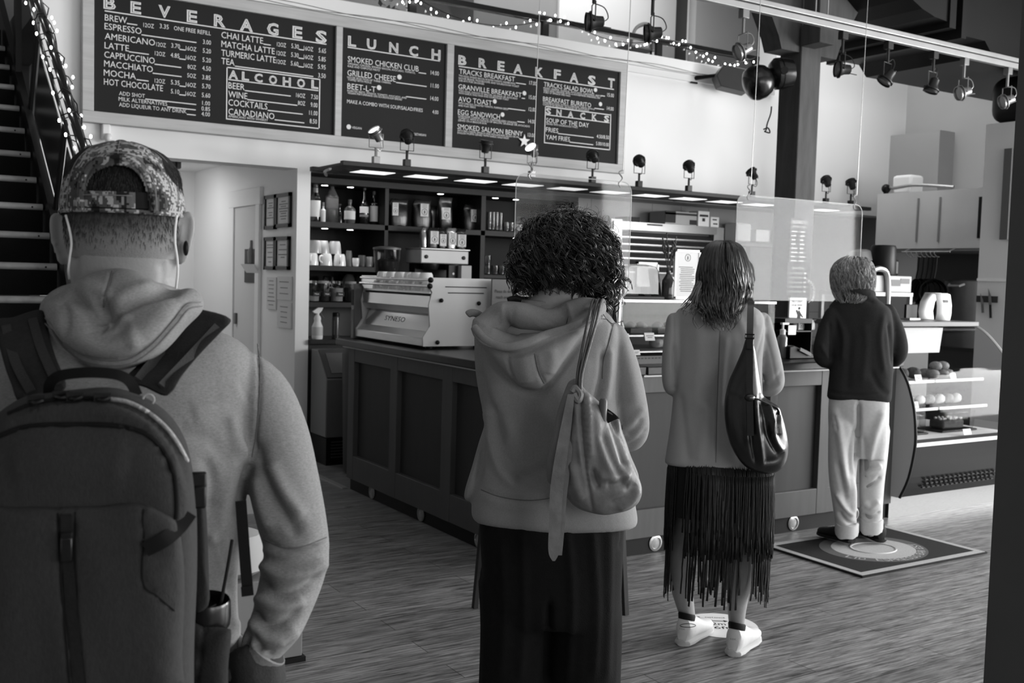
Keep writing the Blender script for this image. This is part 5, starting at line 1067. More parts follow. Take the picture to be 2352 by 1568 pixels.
MB().lathe([(0.03, 0), (0.032, 0.01), (0.032, 0.13), (0.018, 0.15)], c, 14).build('bottle_body', mat('sanitizer', 170, 0.15, trans=0.6), t); MB().lathe([(0.018, 0.15), (0.018, 0.18), (0.007, 0.185), (0.007, 0.215)], c, 12).box((c[0]-0.012, c[1]-0.01, c[2]+0.212), (c[0]+0.045, c[1]+0.01, c[2]+0.224)).build('pump', PLW, t)
m = MB(); c = pY(1862, 655, 5.84); n = 9
for i in range(n): an = rad(70-i*14); m.lathe([(0.011, 0), (0.011, 0.014)], c+Vector((0.10*math.cos(an)-0.06, 0, 0.10*math.sin(an)-0.06)), 8, (-math.sin(an), 0, math.cos(an)))
m.tube(spline([c+Vector((0.035, 0, -0.07)), c+Vector((0.02, 0, -0.11)), c+Vector((-0.02, 0, -0.14))], 4), 0.004, 5); tag(m.build('bead_string', CARD), 'curved string of white beads hanging beside the beer menu', 'bead string')

# ================================================================ PASTRY CASE
pc = thing('pastry_case', 'curved glass refrigerated pastry case with black front at the right end of the counter', 'display case', (6.4, 4.7, 0))
qx0, qx1 = 5.785, 6.98
PROF = [(4.69, 1.255), (4.60, 1.205), (4.50, 1.115), (4.40, 1.0), (4.345, 0.925), (4.31, 0.85), (4.275, 0.74), (4.255, 0.60), (4.255, 0.48), (4.29, 0.29), (4.35, 0.15)]
PS = [tuple(p) for p in spline(PROF, 4)]
ep = [(x, z) for x, z in PS]+[(5.15, 0.15), (5.15, 1.255)]
for i, x in enumerate((qx0-0.02, qx1)):
    if i == 0:
        m = MB().prism([(x, y, z) for y, z in PS if z < 1.02]+[(x, 5.15, 0.15), (x, 5.15, 1.02)], (0.02, 0, 0)); m.build('end_panel', mat('case_side', 190, 0.5, vary=0.03, scale=3), pc, smooth=False)
    m = MB().tube([(x+0.01, y-0.004, z) for y, z in PS], 0.011, 6); m.build('edge_moulding', BLACKM if i == 0 else ALU, pc)
gl = MB(); gp = [(y, z) for y, z in PS if z > 0.56]
for (y, z), (y2, z2) in zip(gp, gp[1:]): gl.add([(qx0, y, z), (qx1, y, z), (qx1, y2, z2), (qx0, y2, z2)], [(0, 1, 2, 3)])
gl.build('curved_glass', CG, pc)
MB().prism([(qx1+0.005, y, z) for y, z in gp]+[(qx1+0.005, 5.1, gp[-1][1]), (qx1+0.005, 5.1, 1.25)], (0.005, 0, 0)).build('end_glass', CG, pc, smooth=False)
lo = [(y, z) for y, z in PS if z <= 0.56]; m = MB(); full = [(qx0, y, z) for y, z in lo]+[(qx0, 5.0, 0.15), (qx0, 5.0, 0.48), (qx0, 4.28, 0.50)]
m.prism(full, (qx1-qx0, 0, 0)); m.build('black_front', mat('case_black', 8, 0.35), pc, smooth=False)
m = MB()
for j in range(3):
    for i in range(16): y, z = 4.300+j*0.01, 0.262-j*0.028; m.box((qx0+0.16+i*0.05+(j % 2)*0.02, y-0.02, z), (qx0+0.185+i*0.05+(j % 2)*0.02, y-0.004+j*0.0, z+0.008))
m.build('vent_slots', INKD, pc, smooth=False)
MB().box((qx0-0.01, 4.425, 0.0), (qx1, 4.6, 0.15)).build('steel_plinth', STEEL, pc, smooth=False)
m = MB().box((qx0, 4.25, 0.495), (qx1, 4.30, 0.52)).box((qx0, 4.30, 0.500), (qx1, 5.05, 0.515)); m.build('deck', mat('deck_white', 215, 0.4), pc, smooth=False)
MB().box((qx0-0.02, 4.66, 1.25), (qx1+0.02, 5.15, 1.285)).build('top_board', mat('case_top', 85, 0.4), pc, bev=0.004)
MB().box((qx0, 5.06, 0.5), (qx1, 5.1, 1.25)).build('rear_panel', mat('case_back', 92, 0.5, vary=0.1, scale=3), pc, smooth=False)
MB().prism([(qx0, 4.70, 1.24), (qx0, 4.72, 1.06), (qx0, 5.0, 1.06), (qx0, 5.05, 1.24)], (0.85, 0, 0)).build('lamp_housing', mat('housing_white', 205, 0.5, emit=0.08), pc, smooth=False)
m = MB(); c = Vector((6.12, 4.70, 1.155))
for i in range(2): m.obox(c+Vector((0, 0.01, 0)), (0.045, 0, 0), (0, 0.004, 0.0), (0.0, 0.008, 0.07))
m.build('thermometer_plate', mat('plate_dark2', 70, 0.3), pc, bev=0.02); MB().lathe([(0.03, 0), (0.012, 0.01)], c, 14, (0, -1, 0)).build('dial', STEELD, pc)
for z, d in ((0.885, 4.52), (0.70, 4.48)):
    MB().box((qx0, d, z-0.006), (6.86, 5.05, z)).build('glass_shelf', CG, pc, smooth=False)
    MB().box((qx0, d-0.012, z-0.012), (6.30, d, z+0.006)).box((6.32, d-0.012, z-0.012), (6.86, d, z+0.006)).build('shelf_rail', CARD, pc, smooth=False)
MB().box((6.12, 5.04, 0.95), (6.2, 5.058, 1.06)).build('shelf_bracket', STEELD, pc)
def lumps(name, label, cat, spots, r, m, group=None):
    for i, (x, y, z) in enumerate(spots):
        mm = MB(); mm.ball((x, y, z+r*0.7), (r*random.uniform(.9, 1.1), r, r*0.75), 12, 8)
        for j in range(5): an = random.uniform(0, 6.3); mm.ball((x+r*.5*math.cos(an), y+r*.5*math.sin(an), z+r*0.95), (r*.4,)*3, 8, 6)
        tag(mm.build(name, m), label[i] if isinstance(label, list) else label, cat, group)
lumps('scone', 'knobbly pale scone in the pile on the upper pastry case shelf', 'scone', [(6.44, 4.62, 0.886), (6.52, 4.60, 0.886), (6.60, 4.62, 0.886), (6.46, 4.70, 0.886), (6.54, 4.70, 0.886), (6.62, 4.71, 0.886), (6.49, 4.64, 0.94), (6.57, 4.64, 0.94)], 0.045, CRUST, 'scones piled on the upper shelf')
lumps('scone', ['dark scone leftmost behind the price card on the upper pastry case shelf', 'dark scone second behind the price card on the upper pastry case shelf', 'dark scone nearest the pale scones on the upper pastry case shelf'], 'scone', [(6.02, 4.65, 0.886), (6.14, 4.66, 0.886), (6.30, 4.68, 0.886)], 0.055, CRUSTD, 'dark scones on the upper shelf')
for i, x in enumerate((6.12, 6.28, 6.39, 6.50, 6.60, 6.69)):
    mm = MB(); mm.tube(spline([(x-0.05, 4.60, 0.72), (x, 4.60, 0.745), (x+0.05, 4.62, 0.72)], 5), [0.012+0.022*math.sin(math.pi*j/10) for j in range(11)], 10); mm.ball((x, 4.63, 0.725), (0.05, 0.045, 0.022), 10, 7)
    tag(mm.build('filled_roll', PALEF if i % 2 else CRUST), 'filled roll on the middle pastry case shelf, %s' % ('leftmost, behind the price card', 'second from left', 'third from left', 'fourth from left', 'second from right', 'rightmost')[i], 'roll', 'rolls on the middle shelf')
def covered(label, x0, x1, food, fl, y=4.62, zc=0.516):
    c = Vector(((x0+x1)/2, y, zc)); t = thing('covered_cake', label, 'cake', c, 'covered cakes on the case deck'); w = (x1-x0)/2
    MB().box((x0, y-0.11, zc), (x1, y+0.11, zc+0.012)).build('tray', BLACKM, t, bev=0.004)
    mm = MB(); mm.box((c[0]-w*.6, y-0.06, zc+0.013), (c[0]+w*.6, y+0.06, zc+0.075)); mm.build('cake', food, t, bev=0.015)
    mm = MB()
    for i in range(26): mm.ball((c[0]+random.uniform(-w*.55, w*.55), y+random.uniform(-.05, .05), zc+0.082), (0.013, 0.01, 0.009), 6, 5)
    mm.build('topping', fl, t)
    MB().box((x0+0.01, y-0.10, zc+0.012), (x1-0.01, y+0.10, zc+0.15)).build('clear_cover', CG, t, bev=0.02); MB().lathe([(0.012, 0.15), (0.018, 0.165), (0.005, 0.175)], c, 10).build('knob', ALU, t)
covered('dark loaf cake with pale nuts under a clear cover on the pastry case deck', 6.42, 6.82, CRUSTD, PALEF)
covered('pale cake under a clear cover at the left of the pastry case deck', 6.0, 6.27, PALEF, CRUST)
mm = MB().box((5.93, 4.55, 0.517), (6.0, 4.62, 0.70)); tag(mm.build('paper_cup_stack', CARD, bev=0.01), 'bright white upright pack at the left end of the pastry case deck', 'pack')
for l, x, y, z, w, h in (('price card on the upper pastry case shelf in front of the dark scones', 2111, 872, 0.889, 0.07, 0.045), ('price card on the upper pastry case shelf in front of the pale scones', 2191, 868, 0.889, 0.062, 0.045), ('price card on the middle pastry case shelf at the left', 2105, 926, 0.705, 0.06, 0.045)):
    card(l, (pY(x, y, 4.5)[0], 4.50, z), w, h)
card('price card on the pastry case deck before the loaf cake', (pY(2223, 995, 4.36)[0], 4.36, 0.522), 0.085, 0.04)
# on the case: folded white stand card, small black tablet
a, b = pY(2122, 745, 4.86), pY(2178, 684, 4.86); t = thing('stand_card', 'white folded tent card standing on the pastry case', 'card', ((a[0]+b[0])/2, 4.86, 1.287)); hh = b[2]-a[2]; m = MB()
fr_ = [(0.11, 0.0), (0.125, 0.05), (0.12, 0.11), (0.09, 0.18), (0.05, hh)]
def tent(sgn): return [(u_, w_) for u_, w_ in fr_]
rings = []
x0_, x1_ = (a[0]+b[0])/2-0.03, b[0]
for sx_, lst in ((0, 1), (1, 1)): pass
out = [(-0.10, 0), (-0.115, 0.06), (-0.10, 0.13), (-0.05, 0.20), (-0.018, hh), (0.03, hh), (0.065, 0.19), (0.085, 0.11), (0.085, 0.05), (0.075, 0)]
c0 = Vector(((a[0]+b[0])/2-0.06, 4.86, 1.288))
rot = lambda u_, v_, w_: c0+Vector((-.25, -.965, 0))*u_+Vector((.965, -.25, 0))*(v_-.02)+UZ*w_
o2 = [(u_*0.93, w_*0.985) for u_, w_ in out]; n = len(out)
m.add([rot(u_, 0, w_) for u_, w_ in out]+[rot(u_, 0.13, w_) for u_, w_ in out], [(i, i+1, i+1+n, i+n) for i in range(n-1)])
o = m.build('folded_card', CARD, t); sd_ = o.modifiers.new('thickness', 'SOLIDIFY'); sd_.thickness = 0.003
g = MB(); g.obox(rot(0.079, 0.08, 0.14), Vector((.965, -.25, 0))*0.02, UZ*0.010, Vector((.25, .965, 0))*0.004).build('small_print', PRINT, t, smooth=False)
t, a, b = pbox('tablet', 'small black tablet standing on the pastry case next to the man in the dark fleece', 'tablet', (2080, 699, 2108, 746), 4.9, 0.02, BLACKM, None, 0.004, 1.287)
MB().box(((a[0]+b[0])/2-0.07, 4.86, 1.287), ((a[0]+b[0])/2+0.05, 4.96, 1.30)).build('foot', STEELD, t)

# ================================================================ KITCHEN: hood, pans, pot, shelf unit
hd = thing('extractor_hood', 'large stainless extractor hood over the cooking line', 'hood', (9.8, 6.85, 1.92)); HX = 9.3
HOODM = mat('hood_steel', 205, 0.42, 0.2, vary=0.06, scale=2.5, bump=0.15, bscale=6)
hA, hB, hC, hD = pX(2016, 446, HX), pX(2258, 425, HX), pX(2258, 570, HX), pX(2016, 576, HX)
m = MB().prism([(HX, hA[1], 2.51), (HX, hB[1]-0.1, 2.51), (HX, hB[1]-0.1, 1.925), (HX, hA[1], 1.925)], (1.05, 0, 0)); m.build('hood_shell', HOODM, hd, smooth=False)
m = MB()
for x in (2108, 2158): y_ = pX(x, 500, HX)[1]; m.box((HX-0.012, y_-0.008, 1.99), (HX, y_+0.008, 2.44))
m.build('seam_strips', STEELD, hd, smooth=False)
a = pX(2253, 500, HX)[1]; MB().box((HX-0.02, a-0.02, 2.02), (HX, a+0.02, 2.42)).build('hinge_strip', BLACKM, hd, smooth=False)
MB().box((HX+0.02, hA[1]-0.02, 1.90), (HX+1.05, hB[1]-0.1, 1.924)).build('rim', STEELD, hd, smooth=False)
c = pX(2085, 408, HX+0.3); t = thing('hood_motor', 'white motor box with pipes on top of the extractor hood', 'motor', (c[0], c[1], 2.511))
MB().box((c[0]-0.1, c[1]-0.12, 2.512), (c[0]+0.12, c[1]+0.12, 2.72)).build('motor_box', CARD, t, bev=0.03)
MB().tube(spline([(c[0]-0.1, c[1]+0.15, 2.60), (c[0]-0.15, c[1]+0.05, 2.58), (c[0]-0.12, c[1]-0.2, 2.60), (c[0]-0.05, c[1]-0.6, 2.56)], 6), 0.018, 8).build('pipe', STEELD, t); MB().ball((c[0]-0.13, c[1]+0.17, 2.58), 0.05, 10, 8).tube([(c[0]-0.13, c[1]+0.17, 2.512), (c[0]-0.13, c[1]+0.17, 2.62)], 0.025, 8).build('valve', BLACKM, t)
tag(MB().box((HX+0.9, 6.0, 0.9), (10.38, 7.6, 1.90)).build('back_splash', mat('splash_dark', 62, 0.35, 0.3, vary=0.2, scale=2), smooth=False), 'dark stained steel back splash under the extractor hood', 'back splash')
rg_ = thing('cooking_range', 'dark cooking range under the extractor hood', 'range', (9.8, 6.8, 0))
MB().box((9.35, 6.1, 0), (10.15, 7.5, 0.90)).build('range_body', mat('range_dark', 45, 0.4, vary=0.1, scale=3), rg_, smooth=False); MB().box((9.33, 6.1, 0.90), (10.15, 7.5, 0.94)).build('hob', BLACKM, rg_, smooth=False)
# hanging pans
rail = thing('pan_rail', 'steel rail with hooks under the hood edge', 'rail', (9.2, 6.9, 1.88)); ry0, ry1 = pX(2090, 580, 9.2)[1], pX(2172, 580, 9.2)[1]
m = MB().tube([(9.2, ry0+0.1, 1.885), (9.2, ry1-0.05, 1.885)], 0.008, 6).tube([(9.2, ry0+0.08, 1.885), (9.32, ry0+0.08, 1.93)], 0.006, 5).tube([(9.2, ry1-0.03, 1.885), (9.32, ry1-0.03, 1.93)], 0.006, 5); m.build('bar', STEELD, rail)
hk = MB(); PX = (2083, 2094, 2106, 2117, 2128, 2138, 2147)
for x in PX:
    y_ = pX(x, 585, 9.2)[1]; hk.tube(spline([(9.2, y_, 1.895), (9.19, y_, 1.87), (9.2, y_-0.02, 1.84), (9.2, y_-0.05, 1.835)], 4), 0.005, 5)
hk.build('hooks', STEELD, rail)
PANM = mat('pan_black', 20, 0.35, vary=0.2, scale=10)
for i, (x, rr) in enumerate(zip(PX[2:], (0.13, 0.12, 0.14, 0.13, 0.14))):
    y_ = pX(x, 600, 9.2)[1]-0.03; t = thing('frying_pan', 'black frying pan hanging under the hood, %s' % ('leftmost of the row', 'second from left', 'middle of the row', 'second from right', 'rightmost of the row')[i], 'frying pan', (9.17, y_, 1.83), 'frying pans hanging under the hood')
    MB().tube([(9.19, y_, 1.83), (9.18, y_, 1.70), (9.16, y_, 1.62)], 0.014, 8, flat=0.6).build('handle', PANM, t)
    an = Vector((-0.75, 0.35-0.18*i, 0.1)).normalized(); MB().lathe([(rr*.75, 0.03), (rr*.95, -0.015), (rr*.97, -0.015), (rr*.8, 0.035), (0.001, 0.036)], (9.16, y_, 1.62-rr), 20, -an).build('pan', PANM, t)
c = pX(2222, 690, 9.45); t = thing('stock_pot', 'large steel stock pot on the cooking range', 'pot', (9.5, c[1], 0.942)); MB().lathe([(0.24, 0.942), (0.25, 0.96), (0.25, 1.60), (0.265, 1.61), (0.24, 1.61), (0.24, 1.0)], (9.5, c[1], 0), 24).build('pot_body', mat('pot_steel', 95, 0.35, 0.5, vary=0.2, scale=6), t)
MB().tube([(9.27, c[1]-0.08, 1.57), (9.22, c[1]-0.06, 1.55), (9.22, c[1]+0.06, 1.55), (9.27, c[1]+0.08, 1.57)], 0.012, 6).build('handle', STEELD, t)
# shelf unit with black canister and weighing machine
su = thing('kitchen_rack', 'pale kitchen rack with machines behind the grey-haired man', 'rack', (6.95, 5.55, 0)); a, b = pY(1985, 670, 5.4), pY(2098, 664, 5.4)
RK = mat('rack_grey', 150, 0.5, 0.2)
MB().box((a[0], 5.4, a[2]-0.03), (b[0], 5.85, a[2])).box((a[0], 5.4, 1.15), (b[0], 5.85, 1.18)).box((a[0], 5.4, 0.7), (b[0], 5.85, 0.73)).build('shelf', RK, su, smooth=False)
for x in (a[0]+0.015, b[0]-0.015):
    for y in (5.42, 5.83): MB().box((x-0.015, y-0.015, 0), (x+0.015, y+0.015, a[2])).build('leg', RK, su, smooth=False)
zt = a[2]+0.002; t = thing('label_machine', 'pale grey flat machine with printed front on the kitchen rack', 'machine', ((a[0]+b[0])/2, 5.6, zt)); hz_ = 0.13
MB().box((a[0]+0.02, 5.42, zt), (b[0], 5.80, zt+hz_)).build('housing', mat('machine_pale', 165, 0.5), t, bev=0.006); MB().box((a[0]+0.28, 5.416, zt+0.05), (a[0]+0.45, 5.42, zt+0.10)).box((b[0]-0.14, 5.416, zt+0.07), (b[0]-0.03, 5.42, zt+0.11)).build('front_print', PRINT, t, smooth=False)
zt += hz_+0.002; c = pY(2040, 600, 5.55); t = thing('coffee_urn', 'tall black urn on the kitchen rack beside the hanging pans', 'urn', (c[0], 5.6, zt)); hh = pY(2040, 563, 5.55)[2]-zt
MB().lathe([(0.10, 0), (0.105, 0.01), (0.10, hh-0.02), (0.09, hh)], (c[0], 5.6, zt), 22).build('urn_body', BLACKM, t)
c = pY(2076, 630, 5.45); t = thing('black_kettle', 'squat black vessel right of the tall urn on the kitchen rack', 'vessel', (c[0], 5.62, zt)); MB().box((c[0]-0.085, 5.55, zt), (c[0]+0.075, 5.72, zt+0.135)).build('vessel_body', BLACKM, t, bev=0.02); MB().tube(spline([(c[0]-0.07, 5.62, zt+0.135), (c[0]-0.02, 5.62, zt+0.165), (c[0]+0.07, 5.62, zt+0.13)], 4), 0.008, 6).build('handle', STEELD, t)
c = pY(1993, 600, 5.7); t = thing('stacked_bowls', 'pile of pale and dark bowls behind the grey-haired man', 'bowls', (c[0], 5.75, zt)); MB().lathe([(0.05, 0), (0.10, 0.10), (0.13, 0.12)], (c[0], 5.75, zt), 18).build('bowl', BLACKM, t); MB().lathe([(0.13, 0.12), (0.10, 0.19), (0.04, 0.21)], (c[0]-0.02, 5.75, zt), 18).build('bowl', CBOX, t)
MB().box((a[0]+0.3, 5.44, 1.182), (a[0]+0.48, 5.7, 1.30)).build('drawer_box', BLACKM, su, smooth=False)
MB().tube(spline([(a[0]+0.02, 5.42, 1.5), (a[0]+0.05, 5.40, 1.62), (a[0]+0.18, 5.40, 1.66), (a[0]+0.27, 5.40, 1.58), (a[0]+0.28, 5.40, 1.2)], 6), 0.022, 8).build('tube_frame', STEELD, su)
# knives on the pilaster
kx = 8.88; a, b = pX(2244, 686, kx), pX(2292, 690, kx); ks = thing('knife_strip', 'dark magnetic knife strip on the pilaster at the right', 'knife rack', (kx, (a[1]+b[1])/2, a[2])); MB().box((kx-0.012, b[1], a[2]-0.03), (kx, a[1], a[2]+0.03)).build('strip', INKD, ks)
for x, y0_, y1_, l in ((2252, 673, 718, 'small pale-handled knife on the magnetic strip'), (2270, 662, 730, 'long black-handled knife on the magnetic strip')):
    a = pX(x, y0_, kx-0.02); b = pX(x+2, y1_, kx-0.02); t = thing('kitchen_knife', l, 'knife', b, 'knives on the magnetic strip'); mid = a*0.45+b*0.55
    MB().prism([a, a+Vector((0, -0.03, -0.06)), mid+Vector((0, -0.03, 0)), mid], (-0.003, 0, 0)).build('blade', STEELD, t, smooth=False); MB().tube([mid+Vector((0, -0.015, 0)), b+Vector((0, -0.015, 0))], 0.012, 6).build('handle', BLACKM if 'black' in l else CAPM, t)
struct('trim_6', MB().box((kx-0.03, pX(2326, 400, kx)[1], 1.98), (kx, pX(2308, 400, kx)[1], 2.80)), mat('strip_dark', 92, 0.5))
zt_ = pX(2266, 286, 8.9)[2]; tag(MB().box((8.86, b_pl-0.2, zt_), (9.3, a_pl-0.02, zt_+0.42)).build('vent_box', DUCT, bev=0.12, seg=5), 'dark rounded vent box sitting on the pilaster at the upper right', 'vent')

# ================================================================ FLOOR THINGS
MATD = mat('mat_dark', 34, 0.95, vary=0.15, scale=150, bump=0.6, bscale=300); MATL = mat('mat_pale', 165, 0.95, vary=0.12, scale=120, bump=0.6, bscale=300); MATM = mat('mat_mid', 84, 0.95, vary=0.12, scale=120)
m0, m1, m2, m3 = 4.45, 5.535, 3.55, 4.27
fm = thing('floor_mat', 'dark entrance mat with pale border and round lettered emblem in front of the counter', 'mat', ((m0+m1)/2, (m2+m3)/2, 0.001))
MB().box((m0, m2, 0.001), (m1, m3, 0.010)).build('base', MATD, fm, bev=0.003)
bb = MB(); w = 0.052
bb.box((m0+.01, m2+.01, 0.0102), (m1-.01, m2+w, 0.0115)).box((m0+.01, m3-w, 0.0102), (m1-.01, m3-.01, 0.0115)).box((m0+.01, m2+w, 0.0102), (m0+w, m3-w, 0.0115)).box((m1-w, m2+w, 0.0102), (m1-.01, m3-w, 0.0115)); bb.build('border', MATL, fm, smooth=False)
cm = Vector((4.985, 3.91, 0)); rx, ry = 0.335, 0.275
def ell(a_, b_, z): return [(cm[0]+a_*math.cos(q), cm[1]+b_*math.sin(q), z) for q in (2*math.pi*i/48 for i in range(48))]
MB().prism(ell(rx, ry, 0.0102), (0, 0, 0.0006)).build('emblem_ring', MATM, fm, smooth=False); MB().prism(ell(rx*.78, ry*.78, 0.0106), (0, 0, 0.0006)).build('emblem_centre', MATL, fm, smooth=False)
MB().tube([(cm[0]+0.14*math.cos(q), cm[1]+0.115*math.sin(q), 0.0112) for q in np.linspace(0, 6.28, 30)], 0.006, 4).build('emblem_cup', mat('mat_white', 200, 0.95), fm)
g = MB()
def ringtext(txt, a0, a1):
    for i, ch in enumerate(txt):
        q = rad(a0+(a1-a0)*i/max(1, len(txt)-1)); ra, rb = rx*.80, ry*.80
        o = Vector((cm[0]+ra*1.16*math.cos(q), cm[1]+rb*1.16*math.sin(q), 0.0112)); out = Vector((math.cos(q), math.sin(q), 0)); tx_ = Vector((-math.sin(q), math.cos(q), 0))
        put_text(g, ch, o-tx_*0.019+out*.004, tx_, -out, 0.037, 0.048)
ringtext('ESPRESSO', 232, 288); ringtext('BAR', 300, 316); ringtext('EST', 330, 347); ringtext('LTD', 196, 212)
g.build('emblem_lettering', MATL, fm, smooth=False)
c = pZ(1655, 1436, 0); st_ = thing('floor_sticker', 'round white distancing sticker on the floor between the sneakers', 'floor sticker', (c[0], c[1], 0.001))
d = MB().lathe([(0.165, 0.001), (0.165, 0.0016)], (c[0], c[1], 0), 36).build('disc', CARD, st_, smooth=False)
g = MB(); e1, e2 = RH, -BK
def P2(x_, y_): return Vector((c[0], c[1], 0.002))+e1*x_+e2*y_
for sx_ in (-1, 1):
    px_ = [(-.02, -.05), (-.03, .0), (-.045, -.01), (-.03, .035), (.02, .035), (.035, -.01), (.022, 0), (.015, -.05), (0, -.015)]; g.add([P2(sx_*0.085+x_*0.8, 0.045+y_*1.1) for x_, y_ in px_], [tuple(range(9))]); g.lathe([(0.013, 0), (0.013, 0.0005)], P2(sx_*0.085, 0.10), 10)
g.add([P2(x_, y_+0.055) for x_, y_ in ((-.045, 0), (-.025, .014), (-.025, .004), (.025, .004), (.025, .014), (.045, 0), (.025, -.014), (.025, -.004), (-.025, -.004), (-.025, -.014))], [tuple(range(10))])
put_text(g, '2m', P2(-0.035, 0.0), e1, e2, 0.06, 0.035); put_text(g, '6ft', P2(-0.035, -0.05), e1, e2, 0.07, 0.035); put_text(g, 'DISTANCE', P2(-0.05, 0.095), e1, e2, 0.09, 0.014); g.build('sticker_print', mat('ink_black', 25, 0.6), d, smooth=False)
# wooden stool hidden behind the curly-haired woman
c = pZ(1437, 1412, 0); ws_ = thing('sandwich_board', 'dark A-frame board behind the curly-haired woman, one leg in view', 'sandwich board', (c[0]-0.28, c[1]+0.1, 0)); DKW = mat('dark_leg', 40, 0.5, vary=0.2, scale=10)
for dx in (0.0, -0.56):
    for dy, l in ((0.0, 0.12), (0.4, -0.12)): MB().tube([(c[0]+dx, c[1]+dy, 0), (c[0]+dx, c[1]+dy+l, 0.95)], 0.016, 4).build('leg', DKW, ws_, smooth=False)
MB().prism([(c[0]-0.56, c[1]+0.02, 0.2), (c[0]-0.01, c[1]+0.02, 0.2), (c[0]-0.01, c[1]+0.115, 0.9), (c[0]-0.56, c[1]+0.115, 0.9)], (0, 0.01, 0)).build('chalk_panel', CHALK, ws_, smooth=False); MB().tube([(c[0], c[1]+0.02, 0.13), (c[0], c[1]+0.38, 0.13)], 0.01, 4).build('rail', DKW, ws_, smooth=False)
# stand seen behind the capped man's arm
sx0, sx1, sy0, sy1 = 1.12, 1.475, 3.80, 4.15; sd2 = thing('service_stand', 'grey service stand behind the capped man, seen under his arm', 'stand', ((sx0+sx1)/2, (sy0+sy1)/2, 0)); SG = mat('stand_grey', 125, 0.5, vary=0.04, scale=4)
MB().box((sx0, sy0, 0.02), (sx1, sy1, 0.34)).build('base_box', SG, sd2, bev=0.006); MB().box((sx0-0.01, sy0-0.01, 0.0), (sx1+0.01, sy1+0.01, 0.02)).build('plinth', BLACKM, sd2, smooth=False)
MB().box((sx0+0.02, sy0+0.0, 0.60), (sx1-0.18, sy1, 0.80)).build('top_box', SG, sd2, bev=0.004); MB().box((sx0+0.02, sy1-0.04, 0.34), (sx0+0.06, sy1, 0.60)).box((sx1-0.24, sy1-0.04, 0.34), (sx1-0.20, sy1, 0.60)).box((sx0+0.02, sy0+0.02, 0.34), (sx0+0.05, sy0+0.05, 0.60)).build('post', STEELD, sd2, smooth=False)
m = MB(); m.lathe([(0.08, 0), (0.125, 0.03), (0.13, 0.10), (0.10, 0.16), (0.03, 0.185)], (1.24, 3.93, 0.342), 14); tag(m.build('white_bag', CBOX), 'crumpled white bag on the grey service stand behind the capped man', 'bag')
# steel post close to the camera at the right edge
sp_ = thing('steel_post', 'dark steel post close by at the right edge of the picture', 'post', (1.92, 1.13, 0)); MB().box((1.862, 1.07, 0.0), (1.982, 1.19, 5.6)).build('shaft', mat('post_grey', 84, 0.5, vary=0.08, scale=6), sp_, bev=0.004); MB().box((1.83, 1.04, 0.0), (2.0, 1.22, 0.012)).build('foot_plate', BLACKM, sp_)

# ================================================================ PEOPLE: tools
PXH = lambda x, y: 635+0.0279*(x-1176)
def set_basis(x, y=700):
    """sideways and towards-the-viewer directions for a figure seen at pixel x"""
    global RH, BK
    r = ray(x, y); BK = Vector((-r[0], -r[1], 0)).normalized(); RH = Vector((-BK.y, BK.x, 0))
class Rings:
    """a body form from rows (y, left x, right x, depth behind = towards the viewer, depth in front, distance[, squareness])"""
    def __init__(s, rows, d, k=5, e=2.3):
        R = [(r[0], r[1], r[2], r[3], r[4], r[5] if len(r) > 5 else d) for r in rows]; s.e = e
        s.t = np.array(spline(R, k))
    def pt(s, phi, y):
        t = s.t; o = 1 if t[-1, 0] > t[0, 0] else -1; yy = t[::o, 0]
        xl, xr, tb, tf, d = (np.interp(y, yy, t[::o, i]) for i in range(1, 6))
        c = pD((xl+xr)/2, y, d); E = []
        for q in (xl, xr): r = Vector(ray(q, y)); t_ = (c-Vector(EYEP)).dot(BK)/r.dot(BK); E.append(Vector(EYEP)+r*t_)
        c = (E[0]+E[1])/2; a = (E[1]-E[0]).dot(RH)/2; co, si = math.cos(phi), math.sin(phi)
        f = (abs(co)**s.e+abs(si)**s.e)**(-1/s.e); b = tb if si > 0 else tf
        return c+RH*(a*co*f)+BK*(b*si*f)
    def ring(s, y, n=40): return [s.pt(2*math.pi*i/n, y) for i in range(n)]
    def loft(s, mb, n=40, y0=None, y1=None, m=None):
        ys = s.t[:, 0] if m is None else np.linspace(y0, y1, m)
        mb.loft([s.ring(y, n) for y in ys]); return mb
def limb(mb, pts, n=18, k=4, flat=1.0):
    """pts: (x, y, distance, radius in px)"""
    q = spline(pts, k); mb.tube([pD(a[0], a[1], a[2]) for a in q], [a[3]*a[2]/FPX for a in q], n, flat=flat); e0, e1 = q[0], q[-1]
    for e in (e0, e1): mb.ball(pD(e[0], e[1], e[2]), e[3]*e[2]/FPX*0.98, 14, 9)
    return mb
def bone(mb, pts, n=14, k=3):
    """pts: (Vector, radius) in metres"""
    q = spline([(*p, r) for p, r in pts], k); mb.tube([a[:3] for a in q], [a[3] for a in q], n)
    for e in (q[0], q[-1]): mb.ball(e[:3], e[3]*0.98, 12, 8)
    return mb
def pillow(mb, out, df, hf, hb, p=3.0, nb=72, nr=9, c=None):
    """closed px outline, star-shaped about its middle; df(x, y): distance of the mid sheet; hf / hb: bulge towards / away from the viewer"""
    O = np.array([q[:2] for q in spline(out, 6, True)]); idx = np.linspace(0, len(O), nb, endpoint=False).astype(int); O = O[idx]
    c = np.array(c if c else O.mean(0)); rows = []
    S = [math.sin(math.pi/2*(nr-j)/nr) for j in range(nr)]
    for side in (1, -1):
        L = []
        for s_ in S:
            L.append([pD(q[0], q[1], df(q[0], q[1])-side*(hf if side > 0 else hb)*(max(0, 1-s_**p))**(1/p)) for q in c+(O-c)*s_])
        L.append([pD(c[0], c[1], df(*c)-side*(hf if side > 0 else hb))]*nb); rows.append(L)
    mb.loft(rows[1][::-1]+rows[0][1:], cap=False); return mb
